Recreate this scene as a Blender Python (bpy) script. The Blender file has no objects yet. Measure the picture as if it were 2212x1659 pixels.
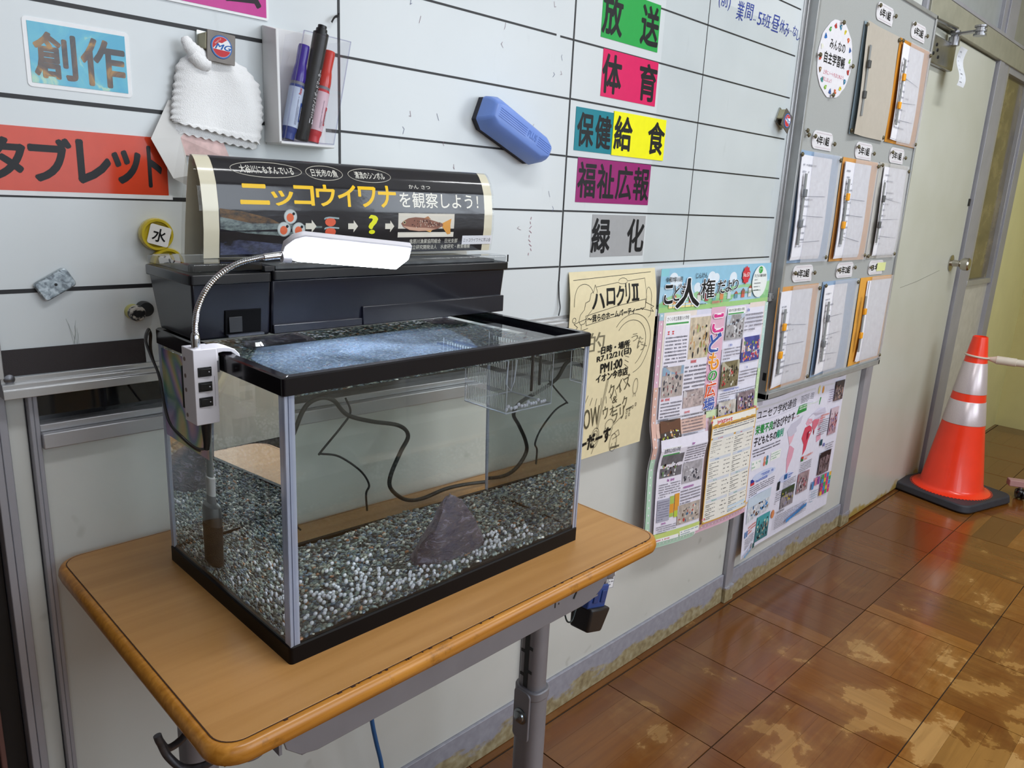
import bpy, bmesh, math, random
from mathutils import Vector, Matrix, geometry
random.seed(7)
PI = math.pi
SC = bpy.context.scene
COL = SC.collection

# ------------------------------------------------------------------ camera
cam_d = bpy.data.cameras.new('camera'); cam = bpy.data.objects.new('camera', cam_d); COL.objects.link(cam)
yaw, pitch, roll, FPX = 0.7928, -0.2462, 0.0500, 1626.1
fw = Vector((math.sin(yaw)*math.cos(pitch), math.cos(yaw)*math.cos(pitch), math.sin(pitch)))
rt = fw.cross(Vector((0, 0, 1))).normalized(); up = rt.cross(fw)
r2 = math.cos(roll)*rt + math.sin(roll)*up; u2 = -math.sin(roll)*rt + math.cos(roll)*up
M4 = Matrix((r2, u2, -fw)).transposed().to_4x4(); M4.translation = Vector((-0.1590, -0.9688, 1.1729))
cam.matrix_world = M4
cam_d.sensor_width = 36; cam_d.lens = FPX/2212*36; cam_d.clip_start = 0.02
cam_d.shift_x = -5.4/2212; cam_d.shift_y = 0.3/2212
SC.camera = cam

# ------------------------------------------------------------------ world, daylight, exposure
SC.view_settings.view_transform = 'Standard'; SC.view_settings.look = 'None'
SC.view_settings.exposure = 0.04; SC.view_settings.gamma = 1.0; SC.view_settings.use_curve_mapping = False
W = bpy.data.worlds.new('world'); SC.world = W; W.use_nodes = True
bg = W.node_tree.nodes['Background']; bg.inputs[0].default_value = (0.80, 0.88, 1.0, 1); bg.inputs[1].default_value = 1.3
def area(name, loc, rot, sx, sy, watt, col):
    d = bpy.data.lights.new(name, 'AREA'); d.shape = 'RECTANGLE'; d.size = sx; d.size_y = sy; d.energy = watt; d.color = col
    o = bpy.data.objects.new(name, d); o.location = loc; o.rotation_euler = rot; COL.objects.link(o); return o
# daylight entering through the three corridor windows behind the camera
for wx, watt in ((-0.75, 1.5), (0.95, 15.0), (2.65, 21.0)):
    area('window_daylight', (wx, -2.42, 1.60), (PI/2, 0, 0), 1.36, 1.20, watt, (0.84, 0.92, 1.0))
# ceiling lamps of the corridor
area('ceiling_lamp_light', (0.55, -1.15, 2.555), (0, 0, 0), 1.2, 0.22, 16.0, (0.97, 0.985, 1.0))
area('ceiling_lamp_light', (2.55, -1.15, 2.555), (0, 0, 0), 1.2, 0.22, 19.0, (0.97, 0.985, 1.0))
cy = SC.cycles
cy.max_bounces = 20; cy.transmission_bounces = 18; cy.transparent_max_bounces = 32; cy.glossy_bounces = 6; cy.diffuse_bounces = 5
cy.caustics_reflective = False; cy.caustics_refractive = True; cy.blur_glossy = 0.5
cy.sample_clamp_indirect = 40.0; cy.use_denoising = True

# ------------------------------------------------------------------ helpers: colours and materials
def lin(v): return v/12.92 if v <= 0.04045 else ((v+0.055)/1.055)**2.4
def C(h):
    h = h.lstrip('#'); return tuple(lin(int(h[i:i+2], 16)/255) for i in (0, 2, 4)) + (1,)
MATS = {}
def nodes(name):
    m = bpy.data.materials.new(name); m.use_nodes = True; nt = m.node_tree
    return m, nt, nt.nodes['Principled BSDF']
def L(nt, a, b): nt.links.new(a, b)
def N(nt, t, **kw):
    n = nt.nodes.new(t)
    for k, v in kw.items():
        if k.startswith('i_'):
            kk = k[2:]; kk = int(kk) if kk.isdigit() else kk.replace('_', ' ')
            n.inputs[kk].default_value = v
        else: setattr(n, k, v)
    return n
def ramp(nt, stops, interp='LINEAR'):
    n = nt.nodes.new('ShaderNodeValToRGB'); cr = n.color_ramp; cr.interpolation = interp
    while len(cr.elements) < len(stops): cr.elements.new(0.5)
    for e, (p, c) in zip(cr.elements, stops): e.position = p; e.color = c if len(c) == 4 else c + (1,)
    return n
def mix(nt, a, b, fac, mode='MIX'):
    n = nt.nodes.new('ShaderNodeMix'); n.data_type = 'RGBA'; n.blend_type = mode
    for s, v in ((n.inputs[6], a), (n.inputs[7], b), (n.inputs[0], fac)):
        if hasattr(v, 'links') or isinstance(v, bpy.types.NodeSocket): nt.links.new(v, s)
        else: s.default_value = v
    return n.outputs[2]
def scl(c, f): return tuple(min(1, x*f) for x in c[:3]) + (1,)
def mat(name, col, rough=.5, metal=0., var=.08, scale=25., bump=0., bscale=200., coat=0., spec=.5, sss=0., dist=0.001):
    """principled surface with a faint procedural mottling and optional fine relief"""
    if name in MATS: return MATS[name]
    m, nt, b = nodes(name); c = C(col)
    tc = N(nt, 'ShaderNodeTexCoord'); nz = N(nt, 'ShaderNodeTexNoise', i_Scale=scale, i_Detail=4.)
    L(nt, tc.outputs['Object'], nz.inputs['Vector'])
    r = ramp(nt, [(.3, scl(c, 1-var)), (.7, scl(c, 1+var))]); L(nt, nz.outputs[0], r.inputs[0]); L(nt, r.outputs[0], b.inputs['Base Color'])
    b.inputs['Roughness'].default_value = rough; b.inputs['Metallic'].default_value = metal
    b.inputs['Coat Weight'].default_value = coat; b.inputs['Specular IOR Level'].default_value = spec
    b.inputs['Coat Roughness'].default_value = .08
    if sss: b.inputs['Subsurface Weight'].default_value = sss; b.inputs['Subsurface Radius'].default_value = (.004, .003, .003)
    if bump:
        n2 = N(nt, 'ShaderNodeTexNoise', i_Scale=bscale, i_Detail=3.); L(nt, tc.outputs['Object'], n2.inputs['Vector'])
        bp = N(nt, 'ShaderNodeBump', i_Strength=bump, i_Distance=dist); L(nt, n2.outputs[0], bp.inputs['Height']); L(nt, bp.outputs[0], b.inputs['Normal'])
    MATS[name] = m; return m
def ink(col, rough=.5):
    return mat('ink_%s_%d' % (col.strip('#'), int(rough*100)), col, rough=rough, var=.03, scale=60, spec=.28)
def clear(name, tint=(.97, .985, .98), rough=.0, ior=1.45, gloss=1.):
    """thin clear sheet: fresnel reflection over transparency"""
    if name in MATS: return MATS[name]
    m = bpy.data.materials.new(name); m.use_nodes = True; nt = m.node_tree; nt.nodes.clear()
    o = N(nt, 'ShaderNodeOutputMaterial'); t = N(nt, 'ShaderNodeBsdfTransparent'); g = N(nt, 'ShaderNodeBsdfGlossy')
    nz = N(nt, 'ShaderNodeTexNoise', i_Scale=9., i_Detail=3.); tc = N(nt, 'ShaderNodeTexCoord'); L(nt, tc.outputs['Object'], nz.inputs['Vector'])
    r = ramp(nt, [(.3, tuple(x*.985 for x in tint)+(1,)), (.7, tuple(tint)+(1,))]); L(nt, nz.outputs[0], r.inputs[0]); L(nt, r.outputs[0], t.inputs[0])
    g.inputs['Color'].default_value = (gloss, gloss, gloss, 1); g.inputs['Roughness'].default_value = rough
    # Schlick reflectance of a thin sheet, counted once on the face turned to the viewer
    ge = N(nt, 'ShaderNodeNewGeometry'); dt = N(nt, 'ShaderNodeVectorMath', operation='DOT_PRODUCT'); L(nt, ge.outputs['Normal'], dt.inputs[0]); L(nt, ge.outputs['Incoming'], dt.inputs[1])
    ab = N(nt, 'ShaderNodeMath', operation='ABSOLUTE'); L(nt, dt.outputs['Value'], ab.inputs[0])
    om = N(nt, 'ShaderNodeMath', operation='SUBTRACT'); om.inputs[0].default_value = 1.; L(nt, ab.outputs[0], om.inputs[1])
    pw = N(nt, 'ShaderNodeMath', operation='POWER'); L(nt, om.outputs[0], pw.inputs[0]); pw.inputs[1].default_value = 5.
    f0 = ((ior-1)/(ior+1))**2*1.05
    ma = N(nt, 'ShaderNodeMath', operation='MULTIPLY_ADD'); L(nt, pw.outputs[0], ma.inputs[0]); ma.inputs[1].default_value = .72-f0; ma.inputs[2].default_value = f0
    bf = N(nt, 'ShaderNodeMath', operation='SUBTRACT'); bf.inputs[0].default_value = 1.; L(nt, ge.outputs['Backfacing'], bf.inputs[1])
    f = N(nt, 'ShaderNodeMath', operation='MULTIPLY'); L(nt, ma.outputs[0], f.inputs[0]); L(nt, bf.outputs[0], f.inputs[1]); mx = N(nt, 'ShaderNodeMixShader')
    L(nt, f.outputs[0], mx.inputs[0]); L(nt, t.outputs[0], mx.inputs[1]); L(nt, g.outputs[0], mx.inputs[2]); L(nt, mx.outputs[0], o.inputs[0])
    MATS[name] = m; return m
def emit(name, col, s):
    m, nt, b = nodes(name); b.inputs['Base Color'].default_value = (.9, .9, .9, 1)
    b.inputs['Emission Color'].default_value = col; b.inputs['Emission Strength'].default_value = s; MATS[name] = m; return m

# ------------------------------------------------------------------ helpers: meshes and objects
def rotz(a, o=(0, 0)):
    ca, sa = math.cos(a), math.sin(a)
    return lambda p: (o[0]+ca*(p[0]-o[0])-sa*(p[1]-o[1]), o[1]+sa*(p[0]-o[0])+ca*(p[1]-o[1]), p[2])
DESK = rotz(.0113)          # desk and tank stand very slightly turned to the wall
class MB:
    def __init__(s): s.v = []; s.f = []; s.m = []
    def add(s, vs, fs, mi=0):
        n = len(s.v); s.v += [tuple(v) for v in vs]; s.f += [tuple(n+i for i in f) for f in fs]; s.m += [mi]*len(fs); return s
    def box(s, x0, x1, y0, y1, z0, z1, mi=0):
        return s.add([(x0,y0,z0),(x1,y0,z0),(x1,y1,z0),(x0,y1,z0),(x0,y0,z1),(x1,y0,z1),(x1,y1,z1),(x0,y1,z1)],
                     [(3,2,1,0),(4,5,6,7),(0,1,5,4),(1,2,6,5),(2,3,7,6),(3,0,4,7)], mi)
    def hexa(s, p, mi=0):   # p: 4 bottom + 4 top points, counter-clockwise seen from above
        return s.add(p, [(3,2,1,0),(4,5,6,7),(0,1,5,4),(1,2,6,5),(2,3,7,6),(3,0,4,7)], mi)
    def prism(s, poly, fn0, fn1, mi=0):  # poly: 2D points; fn maps (a,b)->xyz for the two ends
        n = len(poly); a = [fn0(*p) for p in poly]; b = [fn1(*p) for p in poly]
        fs = [tuple(range(n-1, -1, -1)), tuple(range(n, 2*n))] + [(i, (i+1) % n, n+(i+1) % n, n+i) for i in range(n)]
        return s.add(a+b, fs, mi)
    def ext(s, poly, plane, c0, c1, mi=0):
        f = {'xy': lambda c: (lambda a, b: (a, b, c)), 'xz': lambda c: (lambda a, b: (a, c, b)), 'yz': lambda c: (lambda a, b: (c, a, b))}[plane]
        return s.prism(poly, f(c0), f(c1), mi)
    def tube(s, pts, r, n=8, mi=0, caps=True, oval=1.):
        pts = [Vector(p) for p in pts]; k = len(pts); rr = r if isinstance(r, (list, tuple)) else [r]*k
        ref = Vector((0, 0, 1)); vs = []
        for i, p in enumerate(pts):
            t = (pts[min(i+1, k-1)]-pts[max(i-1, 0)]).normalized()
            if abs(t.dot(ref)) > .95: ref = Vector((1, 0, 0)) if abs(t.x) < .9 else Vector((0, 1, 0))
            a = t.cross(ref).normalized(); b = a.cross(t).normalized(); ref = b
            for j in range(n):
                an = 2*PI*j/n; vs.append(p + a*(math.cos(an)*rr[i]*oval) + b*(math.sin(an)*rr[i]))
        fs = [(i*n+j, (i+1)*n+j, (i+1)*n+(j+1) % n, i*n+(j+1) % n) for i in range(k-1) for j in range(n)]
        if caps: fs += [tuple(range(n)), tuple((k-1)*n+j for j in range(n-1, -1, -1))]
        return s.add(vs, fs, mi)
    def lathe(s, prof, c, n=24, mi=0, xf=None):   # prof (r,h) about local z
        vs = []
        for r, h in prof:
            for j in range(n):
                a = 2*PI*j/n; p = Vector((r*math.cos(a), r*math.sin(a), h)); p = (xf @ p) if xf else p; vs.append(p+Vector(c))
        fs = [(i*n+j, i*n+(j+1) % n, (i+1)*n+(j+1) % n, (i+1)*n+j) for i in range(len(prof)-1) for j in range(n)]
        fs += [tuple(range(n-1, -1, -1)), tuple((len(prof)-1)*n+j for j in range(n))]
        return s.add(vs, fs, mi)
    def ball(s, c, r, sub=2, mi=0, fn=None):
        bm = bmesh.new(); bmesh.ops.create_icosphere(bm, subdivisions=sub, radius=1)
        rx, ry, rz = r if isinstance(r, (list, tuple)) else (r, r, r)
        vs = []
        for v in bm.verts:
            p = v.co.copy()
            if fn: p = fn(p)
            vs.append((c[0]+p.x*rx, c[1]+p.y*ry, c[2]+p.z*rz))
        fs = [tuple(v.index for v in f.verts) for f in bm.faces]; bm.free(); return s.add(vs, fs, mi)
    def surf(s, fn, nu, nv, th=0., mi=0, mib=None):
        """sheet from fn(u,v,off), closed with a back side when th>0"""
        vs = [fn(i/nu, j/nv, 0) for j in range(nv+1) for i in range(nu+1)]
        q = lambda i, j: j*(nu+1)+i
        fs = [(q(i,j), q(i+1,j), q(i+1,j+1), q(i,j+1)) for j in range(nv) for i in range(nu)]
        s.add(vs, fs, mi)
        if th:
            vb = [fn(i/nu, j/nv, -th) for j in range(nv+1) for i in range(nu+1)]
            s.add(vb, [tuple(reversed(f)) for f in fs], mi if mib is None else mib)
            n = len(s.v); o1 = n-2*len(vs); o2 = n-len(vs)
            edge = [q(i,0) for i in range(nu+1)] + [q(nu,j) for j in range(1,nv+1)] + [q(i,nv) for i in range(nu-1,-1,-1)] + [q(0,j) for j in range(nv-1,0,-1)]
            m = len(edge)
            for a in range(m):
                e0, e1 = edge[a], edge[(a+1) % m]; s.f.append((o1+e1, o1+e0, o2+e0, o2+e1)); s.m.append(mi)
        return s
ORG = {}
def setp(o, label=None, cat=None, group=None, kind=None):
    if label: o['label'] = label
    if cat: o['category'] = cat
    if group: o['group'] = group
    if kind: o['kind'] = kind
    return o
def build(name, mb, mats, parent=None, bevel=0., seg=2, smooth=None, xf=None, label=None, cat=None, group=None, kind=None, origin=None):
    vs = [Vector(xf(v)) if xf else Vector(v) for v in mb.v]
    if parent is not None: org = ORG[parent.name]
    elif origin is not None: org = Vector(origin)
    else:
        org = Vector(((min(v.x for v in vs)+max(v.x for v in vs))/2, (min(v.y for v in vs)+max(v.y for v in vs))/2, min(v.z for v in vs)))
    me = bpy.data.meshes.new(name); me.from_pydata([v-org for v in vs], [], mb.f)
    mats = mats if isinstance(mats, (list, tuple)) else [mats]
    for m in mats: me.materials.append(m)
    if len(mats) > 1: me.polygons.foreach_set('material_index', mb.m)
    me.validate(); me.update()
    if smooth is not None:
        me.polygons.foreach_set('use_smooth', [True]*len(me.polygons)); me.set_sharp_from_angle(angle=math.radians(smooth))
    o = bpy.data.objects.new(name, me); COL.objects.link(o)
    if parent is not None: o.parent = parent
    else: o.location = org
    ORG[o.name] = org
    if bevel:
        b = o.modifiers.new('bevel', 'BEVEL'); b.width = bevel; b.segments = seg; b.limit_method = 'ANGLE'; b.angle_limit = math.radians(40)
        b.harden_normals = False
        if smooth is None:
            me.polygons.foreach_set('use_smooth', [True]*len(me.polygons)); me.set_sharp_from_angle(angle=math.radians(50))
    return setp(o, label, cat, group, kind)
def thing(name, loc, label=None, cat=None, group=None, kind=None):
    o = bpy.data.objects.new(name, None); o.empty_display_size = .02; COL.objects.link(o); o.location = loc; ORG[o.name] = Vector(loc)
    return setp(o, label, cat, group, kind)
def dup(root, delta, label=None, group=None):
    def cp(o, par):
        c = o.copy(); COL.objects.link(c); ORG[c.name] = ORG[o.name]+Vector(delta)
        if par is not None: c.parent = par
        for ch in [x for x in KIDS.get(o.name, [])]: KIDS.setdefault(c.name, []).append(cp(ch, c))
        return c
    KIDS.clear()
    for x in bpy.data.objects:
        if x.parent: KIDS.setdefault(x.parent.name, []).append(x)
    r = cp(root, None); r.location = root.location + Vector(delta)
    return setp(r, label, None, group)
KIDS = {}
def spline(pts, n=6):
    pts = [Vector(p) for p in pts]; out = []
    for i in range(len(pts)-1):
        p0, p1, p2, p3 = pts[max(i-1,0)], pts[i], pts[i+1], pts[min(i+2, len(pts)-1)]
        for k in range(n):
            t = k/n; out.append(.5*((2*p1)+(-p0+p2)*t+(2*p0-5*p1+4*p2-p3)*t*t+(-p0+3*p1-3*p2+p3)*t**3))
    return out+[pts[-1]]
def rrect(x0, x1, y0, y1, r, n=4):
    out = []
    for cx_, cy_, a0 in ((x1-r, y0+r, -PI/2), (x1-r, y1-r, 0), (x0+r, y1-r, PI/2), (x0+r, y0+r, PI)):
        for k in range(n+1): a = a0+PI/2*k/n; out.append((cx_+r*math.cos(a), cy_+r*math.sin(a)))
    return out
def rnd(a, b): return random.uniform(a, b)

# ------------------------------------------------------------------ helpers: text and printed sheets
TXT = {}
def text_mesh(s, bold=0.):
    k = (s, bold)
    if k in TXT: return TXT[k]
    c = bpy.data.curves.new('t', 'FONT'); c.body = s; c.size = 1; c.resolution_u = 3; c.offset = bold
    o = bpy.data.objects.new('t', c); COL.objects.link(o)
    me = bpy.data.meshes.new_from_object(o.evaluated_get(bpy.context.evaluated_depsgraph_get()))
    vs = [(v.co.x, v.co.y) for v in me.vertices]; fs = [tuple(p.vertices) for p in me.polygons]
    bpy.data.objects.remove(o); bpy.data.curves.remove(c); bpy.data.meshes.remove(me)
    if not vs: vs = [(0, 0), (1, 0), (1, 1)]; fs = []
    xs = [v[0] for v in vs]; ys = [v[1] for v in vs]
    TXT[k] = (vs, fs, min(xs), max(xs), min(ys), max(ys)); return TXT[k]
class Sheet:
    """a printed sheet: paper part + print and lettering parts lying on it, shaped by mp(u,v,off)"""
    def __init__(s, mp, cell=1e9): s.mp = mp; s.cell = cell; s.parts = {}; s.off = .00025
    def _mb(s, part, col, rough):
        p = s.parts.setdefault(part, {'mb': MB(), 'mats': [], 'key': {}})
        if col not in p['key']:
            p['key'][col] = len(p['mats']); p['mats'].append(col if not isinstance(col, str) else ink(col, rough))
        return p['mb'], p['key'][col]
    def up(s): s.off += .00006
    def tris(s, vs, fs, col, part='print', rough=.5):
        mb, mi = s._mb(part, col, rough); mb.add([s.mp(a, b, s.off) for a, b in vs], fs, mi)
    def poly(s, pts, col, part='print', rough=.5):
        t = geometry.tessellate_polygon([[Vector((a, b, 0)) for a, b in pts]])
        ar = sum(pts[i][0]*pts[(i+1) % len(pts)][1]-pts[(i+1) % len(pts)][0]*pts[i][1] for i in range(len(pts)))
        s.tris(pts, [tuple(f) for f in t], col, part, rough)
    def rect(s, u0, u1, v0, v1, col, part='print', rough=.5):
        nu = max(1, math.ceil(abs(u1-u0)/s.cell)); nv = max(1, math.ceil(abs(v1-v0)/s.cell))
        vs = [(u0+(u1-u0)*i/nu, v0+(v1-v0)*j/nv) for j in range(nv+1) for i in range(nu+1)]
        s.tris(vs, [(j*(nu+1)+i, j*(nu+1)+i+1, (j+1)*(nu+1)+i+1, (j+1)*(nu+1)+i) for j in range(nv) for i in range(nu)], col, part, rough)
    def ell(s, cu, cv, ru, rv, col, part='print', n=16, rough=.5):
        s.tris([(cu, cv)]+[(cu+ru*math.cos(2*PI*k/n), cv+rv*math.sin(2*PI*k/n)) for k in range(n)], [(0, 1+k, 1+(k+1) % n) for k in range(n)], col, part, rough)
    def ring(s, cu, cv, ru, rv, w, col, part='print', n=28):
        vs = [(cu+(ru-q*w)*math.cos(2*PI*k/n), cv+(rv-q*w)*math.sin(2*PI*k/n)) for q in (0, 1) for k in range(n)]
        s.tris(vs, [(k, (k+1) % n, n+(k+1) % n, n+k) for k in range(n)], col, part)
    def line(s, pts, w, col, part='print'):
        for (a, b), (c, d) in zip(pts, pts[1:]):
            l = math.hypot(c-a, d-b) or 1e-9; nx, ny = -(d-b)/l*w/2, (c-a)/l*w/2
            ex, ey = (c-a)/l*w*.3, (d-b)/l*w*.3
            s.tris([(a+nx-ex, b+ny-ey), (a-nx-ex, b-ny-ey), (c-nx+ex, d-ny+ey), (c+nx+ex, d+ny+ey)], [(0, 1, 2, 3)], col, part)
    def text(s, t, u0, u1, v0, v1, col='#141414', bold=0., part='lettering', shear=0., rot=0., rough=.5):
        vs, fs, x0, x1, y0, y1 = text_mesh(t, 0.); w = max(x1-x0, 1e-6); h = max(y1-y0, 1e-6)
        cu, cv = (u0+u1)/2, (v0+v1)/2; out = []
        for x, y in vs:
            a = u0+(x-x0)/w*(u1-u0); b = v0+(y-y0)/h*(v1-v0); a += shear*(b-v0)
            if rot: a, b = cu+(a-cu)*math.cos(rot)-(b-cv)*math.sin(rot), cv+(a-cu)*math.sin(rot)+(b-cv)*math.cos(rot)
            out.append((a, b))
        if bold <= .006: s.tris(out, fs, col, part, rough); return
        sc_ = (u1-u0)/w; sv_ = (v1-v0)/h; bu, bv = bold*sc_*.8, bold*sv_*.8; o0 = s.off   # heavy face: overprinted copies
        ring_ = [(0, 0)]+[(bu*math.cos(PI*k/4), bv*math.sin(PI*k/4)) for k in range(8)]+([(bu*.5*math.cos(PI*k/2+.4), bv*.5*math.sin(PI*k/2+.4)) for k in range(4)] if bold > .03 else [])
        for q, (du, dv) in enumerate(ring_):
            s.off = o0+.000004*q; s.tris([(a+du, b+dv) for a, b in out], fs, col, part, rough)
        s.off = o0
    def body(s, u0, u1, v0, v1, rows, col='#4a4a52', dens=.92, part='lettering', h=.5, short=True):
        """rows of characters too small to read: each a pair of tiny strokes"""
        rh = (v1-v0)/rows; vs = []; fs = []
        for r in range(rows):
            y = v1-rh*(r+.75); u = u0; end = u1 if (r < rows-1 or not short) else u0+(u1-u0)*rnd(.2, .7)
            while u < end-rh*.3:
                w = rh*rnd(.35, .62)
                if random.random() < dens:
                    k = random.random(); hh = rh*h
                    if k < .5: rs = [(0, 1, .55, .85), (0, 1, .0, .25), (.35, .6, .2, .6)]
                    elif k < .8: rs = [(0, .3, 0, 1), (.55, 1, .0, .8)]
                    else: rs = [(.1, .9, .35, .75), (.2, .5, .0, .4)]
                    for a, b, c, d in rs:
                        n = len(vs); vs += [(u+w*a, y+hh*c), (u+w*b, y+hh*c), (u+w*b, y+hh*d), (u+w*a, y+hh*d)]; fs.append((n, n+1, n+2, n+3))
                u += w*1.18
        if fs: s.tris(vs, fs, col, part)
    def photo(s, u0, u1, v0, v1, base, top, blobs, seed=1, n=26, hz=.6, skew=0.):
        s.np = getattr(s, 'np', 0)+1; PH = 'photo#%d' % s.np; R = random.Random(seed); s.rect(u0, u1, v0, v1, mat('photo_'+base[1:], base, .4, var=.28, scale=70), PH); s.up()
        w, h = u1-u0, v1-v0
        if top: s.poly([(u0, v0+h*hz), (u0+w*.5, v0+h*(hz+R.uniform(-.05, .08))), (u1, v0+h*(hz+skew)), (u1, v1), (u0, v1)], top, PH); s.up()
        n = int(n*1.7)
        for k in range(n):
            c = blobs[k % len(blobs)]; cu = u0+w*R.uniform(.08, .92); cv = v0+h*R.uniform(.08, .8)
            ru = w*R.uniform(.018, .065); rv = h*R.uniform(.03, .12); ru = min(ru, cu-u0, u1-cu); rv = min(rv, cv-v0, v1-cv)
            m = R.randint(5, 8); s.poly([(cu+ru*math.cos(2*PI*q/m)*R.uniform(.6, 1), cv+rv*math.sin(2*PI*q/m)*R.uniform(.6, 1)) for q in range(m)], c, PH)
            if k % 6 == 5: s.up()
        s.up()
    def finish(s, parent):
        for nm, p in s.parts.items(): build(nm.split('#')[0].split('_')[0] if nm.startswith('character') else nm.split('#')[0], p['mb'], p['mats'], parent)
def wallmap(x0, y0, z0, tilt=0.):
    ca, sa = math.cos(tilt), math.sin(tilt)
    return lambda u, v, off: (x0+u*ca-v*sa, y0-off, z0+u*sa+v*ca)
# ================================================================== materials of the setting
M_panel = mat('cream_panel', '#cdcec3', .42, var=.035, scale=6)
M_door = mat('door_paint', '#c9c8b4', .45, var=.04, scale=5)
M_alu = mat('aluminium', '#b4b4b8', .38, .55, var=.05, scale=14)
M_post = mat('post_grey', '#a3a3ab', .42, .25, var=.06, scale=12)
M_yell = mat('yellow_wall_paint', '#cbc288', .75, var=.05, scale=5, bump=.2, bscale=160)
M_white = mat('white_plaster', '#d6d6d0', .8, var=.03)
M_dark = mat('dark_gap', '#141416', .5, var=.1)
M_grey = mat('transom_grey', '#8d8f90', .5, var=.05, scale=8)
def dirty_panel():
    """cream panel paint with scuffs and a rusty run at the foot"""
    m, nt, b = nodes('scuffed_panel'); g = N(nt, 'ShaderNodeNewGeometry'); sp = N(nt, 'ShaderNodeSeparateXYZ'); L(nt, g.outputs['Position'], sp.inputs[0])
    n1 = N(nt, 'ShaderNodeTexNoise', i_Scale=4., i_Detail=5.); L(nt, g.outputs['Position'], n1.inputs['Vector'])
    base = ramp(nt, [(.35, C('#c6c8c3')), (.65, C('#cecfcb'))]); L(nt, n1.outputs[0], base.inputs[0])
    n2 = N(nt, 'ShaderNodeTexNoise', i_Scale=17., i_Detail=2.); L(nt, g.outputs['Position'], n2.inputs['Vector'])
    r2_ = ramp(nt, [(.70, (0, 0, 0, 1)), (.76, (1, 1, 1, 1))]); L(nt, n2.outputs[0], r2_.inputs[0])
    mm = N(nt, 'ShaderNodeMath', operation='MULTIPLY'); L(nt, r2_.outputs[0], mm.inputs[0]); mm.inputs[1].default_value = .35
    c1 = mix(nt, base.outputs[0], C('#8a8b80'), mm.outputs[0])
    L(nt, c1, b.inputs['Base Color']); b.inputs['Roughness'].default_value = .4
    return m
M_panel = dirty_panel()
def rusty_base():
    m, nt, b = nodes('rusty_skirting'); g = N(nt, 'ShaderNodeNewGeometry'); sp = N(nt, 'ShaderNodeSeparateXYZ'); L(nt, g.outputs['Position'], sp.inputs[0])
    mp = N(nt, 'ShaderNodeMapping'); mp.inputs['Scale'].default_value = (1, 1, 2.2); L(nt, g.outputs['Position'], mp.inputs[0])
    n1 = N(nt, 'ShaderNodeTexNoise', i_Scale=11., i_Detail=7., i_Roughness=.62); L(nt, mp.outputs[0], n1.inputs['Vector'])
    a = N(nt, 'ShaderNodeMath', operation='MULTIPLY_ADD'); L(nt, n1.outputs[0], a.inputs[0]); a.inputs[1].default_value = -.12; a.inputs[2].default_value = .108
    s = N(nt, 'ShaderNodeMath', operation='SUBTRACT'); L(nt, a.outputs[0], s.inputs[0]); L(nt, sp.outputs[2], s.inputs[1])
    d = N(nt, 'ShaderNodeMath', operation='MULTIPLY'); L(nt, s.outputs[0], d.inputs[0]); d.inputs[1].default_value = 90; d.use_clamp = True
    n2 = N(nt, 'ShaderNodeTexNoise', i_Scale=60., i_Detail=4.); L(nt, g.outputs['Position'], n2.inputs['Vector'])
    rust = ramp(nt, [(.25, C('#75664a')), (.5, C('#9a8d6c')), (.72, C('#aea68c')), (.8, C('#c7c4b4'))]); L(nt, n2.outputs[0], rust.inputs[0])
    gry = ramp(nt, [(.3, C('#8f8f9a')), (.7, C('#9d9da8'))]); L(nt, n2.outputs[0], gry.inputs[0])
    L(nt, mix(nt, gry.outputs[0], rust.outputs[0], d.outputs[0]), b.inputs['Base Color']); b.inputs['Roughness'].default_value = .5
    return m
M_base = rusty_base()
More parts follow.
